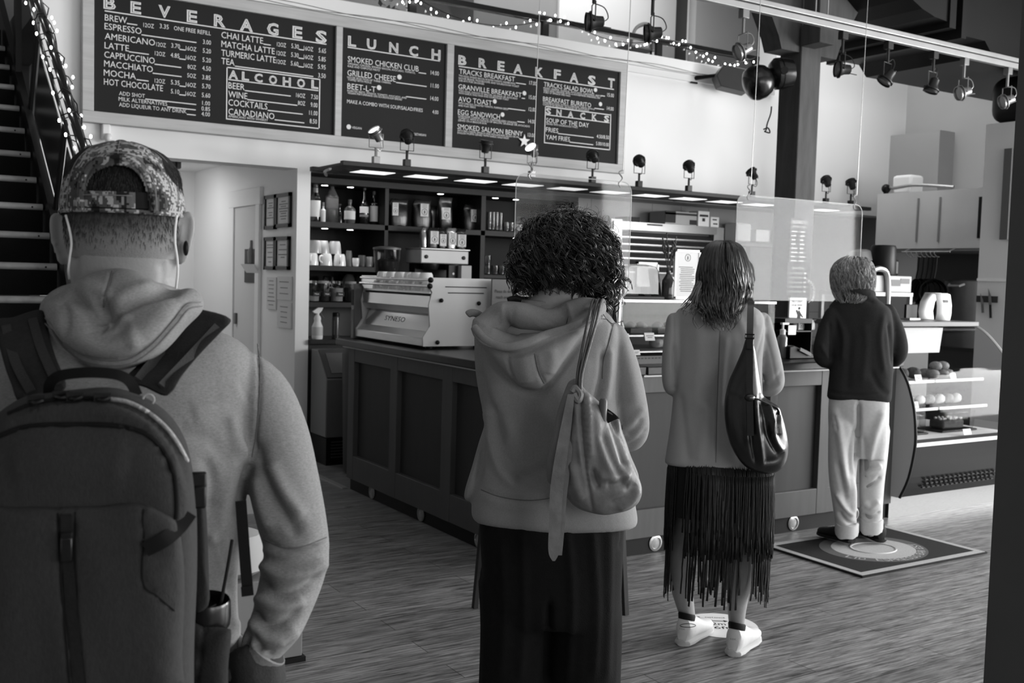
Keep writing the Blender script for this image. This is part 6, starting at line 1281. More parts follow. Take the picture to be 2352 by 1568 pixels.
def remeshed(mb, vox, smooth=4):
    me = mb.mesh(); o = bpy.data.objects.new('tmp', me); COL.objects.link(o)
    r = o.modifiers.new('r', 'REMESH'); r.mode = 'VOXEL'; r.voxel_size = vox; r.adaptivity = 0
    if smooth: s = o.modifiers.new('s', 'SMOOTH'); s.factor = 0.5; s.iterations = smooth
    dg = bpy.context.evaluated_depsgraph_get(); out = bpy.data.meshes.new_from_object(o.evaluated_get(dg)); bpy.data.objects.remove(o); bpy.data.meshes.remove(me)
    return out
class Form:
    """a remeshed form that takes folds: strokes given along the surface as seen by the viewer"""
    def __init__(s, mb, vox, smooth=4):
        s.me = remeshed(mb, vox, smooth); s._n()
    def _n(s):
        n = len(s.me.vertices); a = np.empty(n*3); s.me.vertices.foreach_get('co', a); s.V = a.reshape(-1, 3).copy(); s.me.vertices.foreach_get('normal', a); s.N = a.reshape(-1, 3).copy()
        x, y, k = topx(s.V); s.x, s.y = x, y; v = EYEP-s.V; v /= np.linalg.norm(v, axis=1)[:, None]; s.face = np.clip((s.N*v).sum(1)*2.5+0.15, 0, 1)
        s.off = np.zeros(n)
    def stroke(s, pts, w, h, both=False, w1=None):
        P = np.array(spline(pts, 4))[:, :2]; best = np.full(len(s.V), 1e9); tt = np.zeros(len(s.V)); q = np.stack([s.x, s.y], 1)
        near = (s.x > P[:, 0].min()-4*w) & (s.x < P[:, 0].max()+4*w) & (s.y > P[:, 1].min()-4*w) & (s.y < P[:, 1].max()+4*w); qi = np.where(near)[0]; q = q[qi]
        b, t_ = best[qi], tt[qi]
        for i in range(len(P)-1):
            a, d = P[i], P[i+1]-P[i]; L = (d*d).sum()+1e-9; t = np.clip(((q-a)@d)/L, 0, 1); r = np.hypot(*(q-a-t[:, None]*d).T); m = r < b; b[m] = r[m]; t_[m] = (i+t[m])/(len(P)-1)
        ww = w if w1 is None else w+(w1-w)*t_; fade = np.clip(np.minimum(t_, 1-t_)*6+0.25, 0, 1)
        s.off[qi] += h*np.exp(-(b/ww)**2)*fade*(1 if both else s.face[qi]); return s
    def seam(s, pts, w=3.0, h=0.0022):
        s.stroke(pts, w, -h); return s
    def waves(s, amp, fx, fy, ph=0.0, y0=None, y1=None):
        m = np.ones(len(s.V)) if y0 is None else np.clip((s.y-y0)/(y1-y0), 0, 1)
        s.off += amp*m*(np.sin(s.x*fx+s.y*fy+ph)+0.6*np.sin(s.x*fx*1.9-s.y*fy*1.4+ph*2+1.3)); return s
    def apply(s):
        s.V = s.V+s.N*s.off[:, None]; s.me.vertices.foreach_set('co', s.V.ravel()); s.me.update(); s._n(); return s
    def surf(s, x, y, e=0.0, r=7):
        """point of the form's near side under pixel (x, y), lifted e towards the viewer"""
        if not hasattr(s, 'k'): s.k = topx(s.V)[2]
        while True:
            i = np.where((abs(s.x-x) < r) & (abs(s.y-y) < r))[0]
            if len(i) or r > 200: break
            r *= 1.6
        k = s.k[i]; m = k < k.min()+0.02; q = np.hypot(s.x[i][m]-x, s.y[i][m]-y); w = np.exp(-(q/(r*.5))**2)+1e-6; return pD(x, y, float((k[m]*w).sum()/w.sum())-e)
    def dep(s, x, y, e=0.0, r=7): return float(topx(s.surf(x, y, e, r))[2][0])
    def build(s, name, m, parent, smooth=1, cut=None):
        if np.any(s.off): s.apply()
        if cut is not None:
            bm = bmesh.new(); bm.from_mesh(s.me); bm.verts.ensure_lookup_table(); kill = [v for v in bm.verts if cut(s.x[v.index], s.y[v.index], s.face[v.index])]
            bmesh.ops.delete(bm, geom=kill, context='VERTS'); bm.to_mesh(s.me); bm.free()
        s.me.materials.clear(); o = link(name, s.me, m, parent, True, 180); return o
def hand(mb, wrist, dirv, palm_n, s=1.0, curl=0.5, thumb=1):
    """palm, four bent fingers of unequal length, thumb from the side of the palm"""
    w = Vector(wrist); d = Vector(dirv).normalized(); n = Vector(palm_n); n = (n-d*n.dot(d)).normalized(); sd = d.cross(n)
    bone(mb, [(w, 0.027*s), (w+d*0.03*s, 0.026*s), (w+d*0.075*s, 0.020*s)]); mb.obox(w+d*0.05*s, d*0.042*s, sd*0.038*s, n*0.012*s)
    for i, (o, L) in enumerate(((-0.031, 0.070), (-0.0105, 0.080), (0.0105, 0.074), (0.031, 0.058))):
        p = w+d*0.088*s+sd*o*s; pts = [(p-d*0.02*s, 0.0092*s), (p, 0.0092*s)]; a = 0.0
        for j, f in enumerate((0.45, 0.30, 0.25)):
            a += curl*(0.7, 0.9, 0.6)[j]; p = p+(d*math.cos(a)+n*math.sin(a))*L*f*s; pts.append((p, (0.0086, 0.0078, 0.0066)[j]*s))
        bone(mb, pts, 10, 2)
    p = w+d*0.028*s-sd*0.032*s*thumb; q = p+(d*0.62-sd*0.7*thumb+n*0.35).normalized()*0.036*s; r = q+(d*0.85-sd*0.2*thumb+n*0.45).normalized()*0.030*s
    bone(mb, [(p, 0.013*s), (q, 0.0105*s), (r, 0.0085*s)], 10, 2)
def face_on(mb, c, fwd, s=1.0):
    """nose, brow, lips, chin and eye hollows on the far side of the head; c: centre of the face front"""
    f = Vector(fwd).normalized(); sd = f.cross(UZ).normalized(); up = sd.cross(f)
    bone(mb, [(c+up*0.022*s-f*0.004, 0.010*s), (c-up*0.006*s+f*0.010*s, 0.012*s), (c-up*0.018*s+f*0.016*s, 0.014*s)], 10, 2)
    for k in (-1, 1):
        bone(mb, [(c+up*0.032*s+sd*k*0.012*s, 0.009*s), (c+up*0.036*s+sd*k*0.036*s-f*0.008*s, 0.009*s)], 8, 2); mb.ball(c+up*0.018*s+sd*k*0.031*s-f*0.012*s, 0.0125*s, 10, 8); mb.ball(c-up*0.02*s+sd*k*0.012*s+f*0.006*s, 0.008*s, 8, 6)
    bone(mb, [(c-up*0.044*s-sd*0.020*s-f*0.004*s, 0.007*s), (c-up*0.043*s+f*0.004*s, 0.009*s), (c-up*0.044*s+sd*0.020*s-f*0.004*s, 0.007*s)], 8, 2); mb.ball(c-up*0.075*s-f*0.006*s, 0.022*s, 10, 8)
def ear(mb, x, y, d, s, k):
    """k = +1: right side of the picture; helix rim, bowl and lobe"""
    c = pD(x, y, d); m = 1.5/FPX*s; P = lambda u, v, w=0: c+RH*(u*m*k)+UZ*(-v*m)+BK*w
    rim = [P(-14, 40, 0.004), P(-8, -18, 0.006), P(-2, -48, 0.002), P(8, -60, 0.000), P(17, -50, 0.002), P(17, -20, 0.004), P(10, 15, 0.004), P(0, 45, 0.002), P(-10, 55, 0)]
    mb.tube([Vector(q) for q in spline([tuple(v) for v in rim], 4)], 7.5*m, 10); mb.ball(P(2, -22, -0.003), (14*m, 14*m, 36*m), 12, 9); mb.ball(P(-6, 34, 0), (12*m, 11*m, 20*m), 10, 8)
def shoe(root, name, heel, ang, L, W, H, upper, sole, lining=None, st=0.028, label=None):
    """heel: point on the floor; ang: direction of the toe"""
    h = Vector(heel); d = Vector((math.cos(ang), math.sin(ang), 0)); s = Vector((-d.y, d.x, 0))
    def sec(u, w, z0, z1, n=16, ex=2.4):
        c = h+d*(u*L); o = []
        for i in range(n): a = 2*math.pi*i/n; co, si = math.cos(a), math.sin(a); f = (abs(co)**ex+abs(si)**ex)**(-1/ex); o.append(c+s*(w*W/2*co*f)+UZ*((z0+z1)/2+(z1-z0)/2*si*f))
        return o
    up = MB().loft([sec(u, w, st*0.6, st+z) for u, w, z in ((0.0, .45, H*.75), (0.03, .66, H*.95), (0.12, .78, H), (0.26, .80, H*.95), (0.36, .82, H*.86), (0.5, .88, H*.64), (0.66, .96, H*.47), (0.82, .94, H*.38), (0.93, .76, H*.30), (0.99, .42, H*.20))]).build(name, upper, root)
    if label: up['label'] = label
    MB().loft([sec(u, w, 0.001, z, 16, 3) for u, w, z in ((-0.02, .4, st), (0.02, .72, st), (0.15, .86, st), (0.4, .84, st*.9), (0.66, 1.03, st*.85), (0.85, .98, st*.85), (0.96, .74, st), (1.01, .36, st*1.1))]).build('sole', sole, up)
    c = h+d*(0.15*L)+UZ*(st+H*0.99); MB().loft([[c+d*(0.14*L*r*math.cos(a))+s*(W*.33*r*math.sin(a))+UZ*(z-0.012*math.cos(a)) for a in (2*math.pi*i/16 for i in range(16))] for r, z in ((1.05, -0.022), (1.1, 0.0), (1.0, 0.006), (0.8, -0.03))]).build('collar', lining or upper, up)
    m = MB()
    for i in range(5): u = 0.40+0.065*i; z = st+H*float(np.interp(u, (.36, .5, .66, .82), (.86, .64, .47, .38))); m.tube([h+d*(u*L)+s*W*0.2+UZ*(z-0.007), h+d*(u*L)+UZ*(z+.001), h+d*(u*L)-s*W*0.2+UZ*(z-0.007)], 0.003, 5)
    m.build('laces', lining if lining and 'black' not in lining.name else upper, up); return up
def strands(mb, paths, r0, r1, n=5, flat=1.0):
    for p in paths:
        m = len(p); mb.tube(p, [r0+(r1-r0)*(i/(m-1)) if i < m-1 else r1*0.5 for i in range(m)], n, flat=flat)
SKIN = mat('skin', 148, 0.5, vary=0.06, scale=30, bump=0.12, bscale=220)
def fabric(name, g, bs=500, bump=0.25, vary=0.10, sc=160, stretch=None, rough=0.92):
    return mat(name, g, rough, vary=vary, scale=sc, bump=bump, bscale=bs, stretch=stretch, spec=0.15)

# ================================================================ PERSON: man with camouflage cap and backpack (nearest)
D1 = 1.5; set_basis(280)
f0 = pD(270, 1500, D1); man = thing('person', 'man seen from behind in pale grey hoodie and camouflage cap, nearest the viewer', 'person', (f0[0], f0[1], 0.0))
HEADR = Rings([(735, 150, 420, .055, .075), (690, 165, 402, .058, .08), (650, 162, 405, .062, .092), (610, 157, 408, .073, .102), (565, 151, 411, .088, .108), (500, 146, 415, .10, .11), (440, 145, 417, .105, .11), (390, 155, 408, .098, .105), (352, 190, 375, .078, .085), (334, 235, 330, .05, .05), (329, 270, 295, .02, .02)], 1.52)
bd = MB(); HEADR.loft(bd, 40)
Rings([(735, 150, 420, .06, .07), (770, 70, 500, .09, .09), (850, -20, 560, .10, .10), (1000, -20, 560, .11, .11), (1200, 0, 530, .10, .11), (1500, 10, 530, .10, .11), (1600, 20, 525, .10, .10)], D1).loft(bd, 32)
def man_arm(k):
    X = lambda x: x if k > 0 else 540-x
    return [(X(a), b, c, r) for a, b, c, r in [(520, 845, 1.52, 60), (578, 900, 1.53, 82), (622, 1000, 1.53, 85), (652, 1100, 1.52, 82), (670, 1190, 1.51, 79), (680, 1265, 1.49, 73), (665, 1340, 1.48, 71), (637, 1420, 1.46, 63), (606, 1480, 1.45, 49), (592, 1518, 1.45, 38)]]
for k in (1, -1):
    A = [(a, b, c, r*0.62) for a, b, c, r in man_arm(k)]; limb(bd, A, 14, 3)
    e = pD(*A[-1][:3]); hand(bd, e, Vector((0, 0, -1))+RH*(-0.6*k)-BK*0.9, -BK*0.2-RH*k*0.8, 1.0, 0.5, -k)
    hp = pD(270+130*k, 1600, D1); bone(bd, [(hp, 0.085), (Vector((hp.x, hp.y, 0.5))+RH*0.02*k, 0.06), (Vector((hp.x, hp.y, 0.46))+RH*0.02*k, 0.055), (Vector((hp.x, hp.y, 0.3))+RH*0.02*k, 0.052), (Vector((hp.x, hp.y, 0.09))+RH*0.02*k, 0.04)])
ear(bd, 139, 553, 1.515, 1.0, -1); ear(bd, 422, 550, 1.515, 1.0, 1)
face_on(bd, pD(281, 560, 1.52)-BK*0.112, -BK)
bf = Form(bd, 0.0042, 3)
bf.stroke([(375, 600), (378, 640), (372, 680)], 12, -0.004).stroke([(392, 560), (398, 610), (396, 650)], 9, -0.004).stroke([(172, 560), (172, 620), (176, 660)], 10, -0.003).stroke([(160, 515), (158, 560), (166, 605)], 7, -0.004).stroke([(404, 515), (406, 560), (402, 600)], 7, -0.004)
bf.build('body', SKIN, man)
# short faded hair: shell plus strands
def fade_mat(name, z0, z1, lo, hi, skin=150):
    m = mat(name, 60, 0.8, bump=0.25, bscale=400); nt = m.node_tree; b = nt.nodes['Principled BSDF']
    g = node(m, 'ShaderNodeNewGeometry'); sx_ = node(m, 'ShaderNodeSeparateXYZ'); mr = node(m, 'ShaderNodeMapRange'); mr.inputs[1].default_value = z0; mr.inputs[2].default_value = z1; mr.interpolation_type = 'LINEAR'
    tn = node(m, 'ShaderNodeTexNoise'); tn.inputs['Scale'].default_value = 260; ad = node(m, 'ShaderNodeMath'); ad.operation = 'MULTIPLY_ADD'; ad.inputs[1].default_value = 0.03
    nt.links.new(g.outputs['Position'], sx_.inputs[0]); nt.links.new(tn.outputs[0], ad.inputs[0]); nt.links.new(sx_.outputs[2], ad.inputs[2]); nt.links.new(ad.outputs[0], mr.inputs[0])
    cr = node(m, 'ShaderNodeValToRGB'); e = cr.color_ramp.elements; e[0].color = (lin(skin),)*3+(1,); e[1].color = (lin(lo),)*3+(1,)
    for p_, v_ in ((0.22, skin*.96), (0.5, hi), (0.64, hi*.72)): x = e.new(p_); x.color = (lin(v_),)*3+(1,)
    nt.links.new(mr.outputs[0], cr.inputs[0]); nt.links.new(cr.outputs[0], b.inputs['Base Color']); return m
zz1 = lambda y: pD(280, y, 1.42)[2]
hm = MB(); HS = Rings([(r[0], r[1]-2, r[2]+2, r[3]+.0025, r[4]+.002) for r in [(594, 159, 406, .0755, .101), (565, 151, 411, .088, .108), (500, 146, 415, .10, .11), (440, 145, 417, .105, .11), (390, 155, 408, .098, .105), (352, 190, 375, .078, .085), (336, 235, 330, .05, .05)]], 1.52)
ys = np.linspace(593, 340, 40); N = 60; hm.loft([[HS.pt(rad(-200+i*(220+180)/N*0.999)+0, y) for i in range(N)] for y in ys], cap=False)
hr = hm.build('hair', fade_mat('faded_hair', zz1(612), zz1(425), 14, 112, 146), man)
hs = MB()
for i in range(4200):
    ph = rad(random.uniform(12, 168)); y = 380+(590-380)*random.random()**0.8
    if random.random() < (y-490)/85: continue
    p = HS.pt(ph, y); q = HS.pt(ph+random.uniform(-.02, .02), y+random.uniform(8, 15)); n = (p-pD(281, y, 1.52)); n.z = 0; n.normalize(); w = RH*0.0004
    hs.add([p-w, p+w, q+n*random.uniform(.001, .003)], [(0, 1, 2)])
hs.build('cropped_strands', mat('hair_dark', 48, 0.6), hr, smooth=False)
# cap
def camo():
    m = mat('camouflage_cloth', 90, 0.9, bump=0.3, bscale=500); nt = m.node_tree; b = nt.nodes['Principled BSDF']; tc = node(m, 'ShaderNodeTexCoord'); sn = node(m, 'ShaderNodeVectorMath'); sn.operation = 'SNAP'; sn.inputs[1].default_value = (0.0032, 0.0032, 0.0028)
    n = node(m, 'ShaderNodeTexNoise'); n.inputs['Scale'].default_value = 15; n.inputs['Detail'].default_value = 7; n.inputs['Roughness'].default_value = 0.72; n.inputs['Distortion'].default_value = 0.4
    cr = node(m, 'ShaderNodeValToRGB'); cr.color_ramp.interpolation = 'CONSTANT'; e = cr.color_ramp.elements
    for p, v in ((0.0, 28), (0.42, 75), (0.485, 165), (0.535, 95), (0.60, 30), (0.66, 128)):
        x = e[0] if p == 0 else e.new(p); x.position = p; x.color = (lin(v),)*3+(1,)
    e[len(e)-1].position = 0.7; nt.links.new(tc.outputs['Object'], sn.inputs[0]); nt.links.new(sn.outputs[0], n.inputs['Vector']); nt.links.new(n.outputs[0], cr.inputs[0]); nt.links.new(cr.outputs[0], b.inputs['Base Color']); return m
CAMO = camo()
CR = Rings([(495, 137, 424, .118, .125), (475, 135, 426, .121, .127), (450, 138, 423, .121, .127), (420, 144, 415, .119, .124), (390, 156, 404, .112, .118), (365, 175, 388, .100, .106), (347, 203, 362, .082, .086), (335, 233, 333, .056, .058), (328, 262, 303, .026, .026), (326.5, 276, 288, .008, .008)], 1.52, 5, 2.1)
arch = [(190, 500), (190, 470), (193, 440), (203, 410), (222, 390), (250, 380), (280, 378), (306, 388), (326, 410), (338, 440), (343, 470), (345, 500)]
AR = np.array([q[:2] for q in spline(arch, 6)]); NP, NY = 320, 80; ys = np.concatenate([np.linspace(495, 400, 50), np.linspace(397, 327, 30)])
cv = [[CR.pt(2*math.pi*i/NP, y) for i in range(NP)] for y in ys]
def in_poly(x, y, P):
    r = False; j = len(P)-1
    for i in range(len(P)):
        if (P[i][1] > y) != (P[j][1] > y) and x < (P[j][0]-P[i][0])*(y-P[i][1])/(P[j][1]-P[i][1])+P[i][0]: r = not r
        j = i
    return r
m = MB(); m.v = [tuple(p) for r in cv for p in r]; xs, yy_, _ = topx(m.v)
for j in range(len(ys)-1):
    for i in range(NP):
        i2 = (i+1) % NP; q = [j*NP+i, j*NP+i2, (j+1)*NP+i2, (j+1)*NP+i]
        if 0 < i < NP/2 and in_poly(xs[q].mean(), yy_[q].mean(), AR): continue
        m.f.append(tuple(q))
m.f.append(tuple((len(ys)-1)*NP+i for i in range(NP)))
cap = m.build('cap', CAMO, man, angle=180); sd = cap.modifiers.new('thickness', 'SOLIDIFY'); sd.thickness = 0.0025; sd.offset = 1
def on_cap(x, y, e=0.0):
    xl, xr, tb, d = (np.interp(y, CR.t[::-1, 0], CR.t[::-1, k]) for k in (1, 2, 3, 5)); u = max(-.995, min(.995, (x-(xl+xr)/2)/((xr-xl)/2))); s_ = (1-abs(u)**2.1)**(1/2.1)
    p = CR.pt(math.atan2(s_, u), y); return p+BK*e
MB().tube([on_cap(q[0], q[1], 0.002) for q in AR if q[1] < 494], 0.0046, 8).build('opening_binding', CAMO, cap)
MB().tube([CR.pt(2*math.pi*i/60, 495)+UZ*0.001 for i in range(60)], 0.0028, 6, closed=True).build('brim_edge', CAMO, cap)
def cap_band(x0, x1, yt, yb, e): return MB().loft([[on_cap(x, yt, e), on_cap(x, yb, e), on_cap(x, yb, e-.003), on_cap(x, yt, e-.003)] for x in np.linspace(x0, x1, 24)])
cap_band(188, 306, 453, 487, 0.001).build('strap', CAMO, cap); cap_band(302, 347, 452, 486, -0.0005).build('hook_tape', mat('tape_black', 16, 0.8), cap)
ST_ = mat('stitch', 130, 0.8); s_ = MB()
for pts in ([(276, 330), (272, 352), (269, 376)], [(300, 330), (350, 350), (388, 385), (402, 420), (404, 470)], [(262, 330), (215, 350), (180, 385), (163, 430), (158, 488)], [(195, 462), (300, 461)], [(184, 488), (183, 440), (196, 402), (218, 380), (250, 369), (283, 368), (313, 378), (336, 402), (349, 440), (353, 488)]):
    s_.tube([on_cap(q[0], q[1], 0.0032) for q in spline(pts, 6)], 0.0006, 4)
s_.build('stitching', ST_, cap)
m = MB()
for x, y in ((203, 351), (321, 352)):
    c = on_cap(x, y, 0.003); n = (c-pD(281, 430, 1.52)).normalized(); a = n.orthogonal().normalized(); b2 = n.cross(a); m.tube([c+(a*math.cos(q)+b2*math.sin(q))*0.0042 for q in np.linspace(0, 6.28, 14)[:-1]], 0.0015, 6, closed=True)
m.build('eyelets', mat('eyelet', 150, 0.6), cap); MB().ball(pD(279, 327, 1.52), (0.009, 0.009, 0.004), 12, 8).build('button', CAMO, cap)
m = MB(); c = pD(281, 490, 1.52)
rg = [[c+RH*(math.cos(rad(a))*r*0.72)-BK*(0.085+math.sin(rad(a))*r*0.95)+UZ*(0.012-(math.cos(rad(a))*r)**2*1.6) for a in range(10, 171, 8)] for r in (0.070, 0.088, 0.105, 0.118)]
for j in range(3):
    for i in range(len(rg[0])-1): m.add([rg[j][i], rg[j][i+1], rg[j+1][i+1], rg[j+1][i]], [(0, 1, 2, 3)])
o = m.build('bill', CAMO, cap); o.modifiers.new('thickness', 'SOLIDIFY').thickness = 0.004
WEL = mat('elastic_white', 225, 0.8)
ms = MB()
for pts in ([(151, 494, 1.44), (159, 525, 1.435), (164, 558, 1.44), (160, 592, 1.445), (157, 620, 1.455), (159, 640, 1.47)], [(406, 494, 1.44), (402, 530, 1.435), (402, 560, 1.435), (407, 595, 1.44), (408, 625, 1.445), (404, 662, 1.46)]):
    ms.tube([pD(*q) for q in spline(pts, 5)], 0.0016, 6)
mk = ms.build('mask_straps', WEL, man); m = MB(); c = pD(281, 600, 1.52)
rg = [[c+RH*(0.078*math.sin(rad(a))*s1)-BK*(0.035+0.095*math.cos(rad(a))*s1)+UZ*z for a in range(-80, 81, 10)] for z, s1 in ((0.035, 1.0), (0.0, 1.06), (-0.05, 0.98))]
for j in range(2):
    for i in range(len(rg[0])-1): m.add([rg[j][i], rg[j][i+1], rg[j+1][i+1], rg[j+1][i]], [(0, 1, 2, 3)])
m.build('face_mask', WEL, man); MB().ball(pD(427, 570, 1.50), (0.004, 0.006, 0.011), 10, 8).build('earbud', BLACKM, man)
# hoodie
HOOD = fabric('hoodie_grey', 136, 420, 0.35, 0.20, 210, (1, 1, 3.5))
hd_ = MB(); Rings([(738, 165, 405, .07, .08), (765, 60, 510, .095, .10), (800, -15, 570, .112, .11), (850, -50, 590, .125, .12), (930, -58, 588, .13, .13), (1050, -48, 580, .13, .13), (1150, -35, 560, .125, .13), (1300, -25, 545, .122, .135), (1450, -20, 548, .125, .14), (1530, -18, 556, .126, .14), (1600, -12, 540, .120, .135)], D1, 5, 2.9).loft(hd_, 56)
for k in (1, -1): limb(hd_, man_arm(k), 24, 4)
pillow(hd_, [(98, 720), (104, 690), (140, 672), (170, 645), (205, 628), (258, 618), (312, 624), (352, 642), (392, 662), (440, 660), (463, 680), (465, 712), (430, 752), (385, 800), (330, 838), (280, 852), (225, 845), (170, 815), (125, 770)], lambda x, y: 1.41+0.02*(abs(x-280)/180)**2-0.00022*(y-700), 0.055, 0.05, 2.6, 80, 10, (270, 735))
nk = pD(282, 690, 1.52); hd_.tube([nk+RH*(0.088*math.cos(q))+BK*(0.082*math.sin(q))+UZ*(0.028*math.sin(q)-0.02) for q in np.linspace(0, 2*math.pi, 33)[:-1]], 0.026, 12, closed=True)
hf = Form(hd_, 0.0036, 4)
hf.stroke([(118, 738), (150, 788), (208, 820), (288, 822), (345, 788), (395, 735), (428, 695), (460, 690)], 4.5, -0.0035).stroke([(110, 745), (142, 800), (205, 835), (288, 838), (352, 802), (405, 745), (440, 705)], 9, 0.003)
hf.stroke([(258, 622), (250, 650), (240, 690), (238, 725)], 3, -0.003).stroke([(228, 690), (242, 735)], 24, -0.022).stroke([(158, 668), (190, 700), (218, 740), (240, 752)], 13, -0.013).stroke([(244, 750), (275, 715), (320, 690), (375, 672), (415, 664)], 11, -0.012)
hf.stroke([(120, 712), (160, 760), (215, 790), (245, 795), (300, 785), (360, 735), (410, 695)], 30, 0.010).stroke([(175, 650), (225, 665), (260, 690), (300, 672), (360, 655)], 16, 0.006).stroke([(275, 720), (300, 760), (310, 800)], 14, 0.005).stroke([(140, 690), (158, 722), (168, 770)], 9, -0.005).stroke([(205, 755), (250, 775), (300, 740)], 14, -0.007)
hf.seam([(590, 785), (597, 850), (594, 930), (588, 1000), (578, 1060)], 4, 0.004).seam([(560, 760), (590, 785)], 4, 0.003)
hf.seam([(610, 1240), (650, 1258), (700, 1255), (750, 1232)], 4, 0.004).stroke([(600, 1258), (655, 1275), (750, 1250)], 10, 0.005)
# sleeve and side folds
for pts, w, h in (([(585, 1010), (605, 1080), (640, 1160), (690, 1230)], 16, -0.008), ([(615, 1060), (650, 1130), (695, 1190)], 18, 0.008), ([(590, 1090), (600, 1160), (620, 1215)], 14, 0.008), ([(598, 1290), (640, 1320), (700, 1315), (748, 1285)], 15, 0.010), ([(590, 1330), (630, 1355), (690, 1352), (738, 1320)], 13, -0.010), ([(585, 1370), (640, 1395), (700, 1378)], 15, 0.010), ([(578, 1395), (600, 1430), (640, 1432), (690, 1400)], 12, -0.011), ([(575, 1420), (605, 1460), (650, 1462), (680, 1440)], 14, 0.009), ([(582, 1450), (600, 1490), (630, 1500)], 9, -0.007), ([(577, 1400), (575, 1440), (585, 1490)], 10, 0.008), ([(600, 1500), (625, 1482), (650, 1470)], 7, 0.006),
                  ([(560, 1010), (545, 1070), (520, 1150), (500, 1230)], 18, 0.005), ([(575, 1060), (555, 1120), (540, 1190)], 14, -0.006), ([(530, 950), (545, 1010), (570, 1060)], 14, 0.006), ([(470, 1050), (490, 1110), (480, 1170)], 15, -0.006), ([(475, 1230), (510, 1260), (530, 1330)], 14, 0.008), ([(500, 1240), (520, 1290), (535, 1370)], 10, -0.009), ([(545, 1420), (560, 1470), (540, 1530)], 12, 0.007), ([(560, 1400), (575, 1450), (558, 1520)], 9, -0.008), ([(440, 950), (500, 930), (560, 900)], 26, 0.004), ([(400, 990), (480, 1010), (520, 1060)], 20, -0.004)):
    hf.stroke(pts, w, h)
hf.waves(0.0012, 0.021, 0.013)
hf.apply(); hf.off[:] = 0; HSEAM = fabric('hoodie_seam', 112, 420)
hoodie = hf.build('hoodie', HOOD, man)
m = MB()
for pts in ([(104, 730), (122, 748), (155, 790), (210, 822), (288, 826), (345, 794), (395, 740), (428, 700), (460, 694)], [(100, 740), (116, 756), (150, 800), (207, 833), (290, 837), (350, 803), (402, 748), (434, 710), (464, 703)], [(258, 622), (251, 650), (241, 690), (238, 712)], [(592, 790), (598, 850), (595, 930), (588, 1000), (579, 1050)], [(606, 1238), (650, 1257), (700, 1254), (750, 1234)]): m.tube([hf.surf(q[0], q[1], 0.0004) for q in spline(pts, 6)], 0.0011, 5)
m.build('seams', HSEAM, hoodie)
m = MB(); m.tube([pD(612, 1490, 1.45), pD(600, 1505, 1.45), pD(588, 1522, 1.45), pD(582, 1534, 1.45)], [0.032, 0.030, 0.028, 0.026], 20); m.build('cuff', HOOD, hoodie)
TR1 = fabric('dark_trousers', 62, 300, 0.3, 0.1, 80)
m = MB(); Rings([(1440, 5, 530, .105, .12), (1568, 0, 600, .125, .13), (1700, 0, 590, .13, .13), (1800, 20, 560, .11, .12)], D1).loft(m, 36)
for k in (1, -1):
    hp = pD(280+145*k, 1700, D1); bone(m, [(hp, 0.105), (Vector((hp.x, hp.y, 0.5)), 0.085), (Vector((hp.x, hp.y, 0.25)), 0.075), (Vector((hp.x, hp.y, 0.07)), 0.07)], 20)
m.tube([pD(580, 1480, 1.46), pD(592, 1530, 1.45), pD(598, 1580, 1.46)], 0.038, 14)
tf = Form(m, 0.009, 3); tf.stroke([(575, 1480), (600, 1510), (608, 1568)], 8, -0.004); tf.build('trousers', TR1, man)
for k in (1, -1):
    hp = pD(280+145*k, 1700, D1); shoe(man, 'shoe', (hp.x+BK.x*0.06, hp.y+BK.y*0.06, 0), math.atan2(-BK.y, -BK.x)-0.12*k, 0.29, 0.10, 0.075, BLACKM, CAPM)

# ---------------------------------------------------------------- backpack
PACK = fabric('pack_cloth', 57, 260, 0.35, 0.16, 120, (3, 3, 1)); PACKD = fabric('pack_dark', 40, 300, 0.25, 0.12, 120); WEB = fabric('webbing', 26, 500, 0.3, 0.15, 300, (1, 1, 6)); WEBL = fabric('webbing_mid', 52, 500, 0.3, 0.15, 300)
bp = thing('backpack', 'large dark charcoal backpack on the capped man, with mug in its side pocket', 'backpack', pD(190, 1500, 1.27))
bk = lambda x, y: 1.275
m = MB(); pillow(m, [(195, 893), (262, 893), (328, 908), (382, 940), (420, 990), (440, 1060), (450, 1160), (452, 1300), (450, 1450), (446, 1600), (430, 1760), (190, 1800), (-60, 1760), (-80, 1500), (-82, 1250), (-75, 1080), (-50, 1000), (-5, 945), (60, 908), (128, 896)], bk, 0.105, 0.09, 5.0, 96, 12, (190, 1300))
pf = Form(m, 0.0065, 3)
pf.stroke([(30, 960), (100, 928), (180, 918), (255, 922), (320, 945), (375, 985), (415, 1040), (430, 1110)], 7, -0.006).stroke([(-20, 1010), (50, 952), (150, 938), (260, 946), (330, 975), (372, 1015)], 16, 0.006)
pf.stroke([(0, 992), (60, 974), (150, 970), (260, 972), (330, 990), (375, 1030), (398, 1085), (405, 1180)], 6, -0.004).stroke([(20, 1080), (150, 1060), (300, 1075)], 60, 0.006)
pf.waves(0.0012, 0.017, 0.011).apply(); pf.off[:] = 0; PS_ = pf.surf
m = MB(); pf.build('main_body', PACK, bp); pillow(m, [(-80, 1172), (60, 1164), (200, 1159), (326, 1155), (372, 1172), (408, 1196), (420, 1260), (424, 1350), (420, 1500), (410, 1650), (190, 1700), (-70, 1650), (-82, 1400)], lambda x, y: pf.dep(min(max(x, -60), 425), min(y, 1600))+0.004, 0.018, 0.02, 5, 80, 8, (180, 1400))
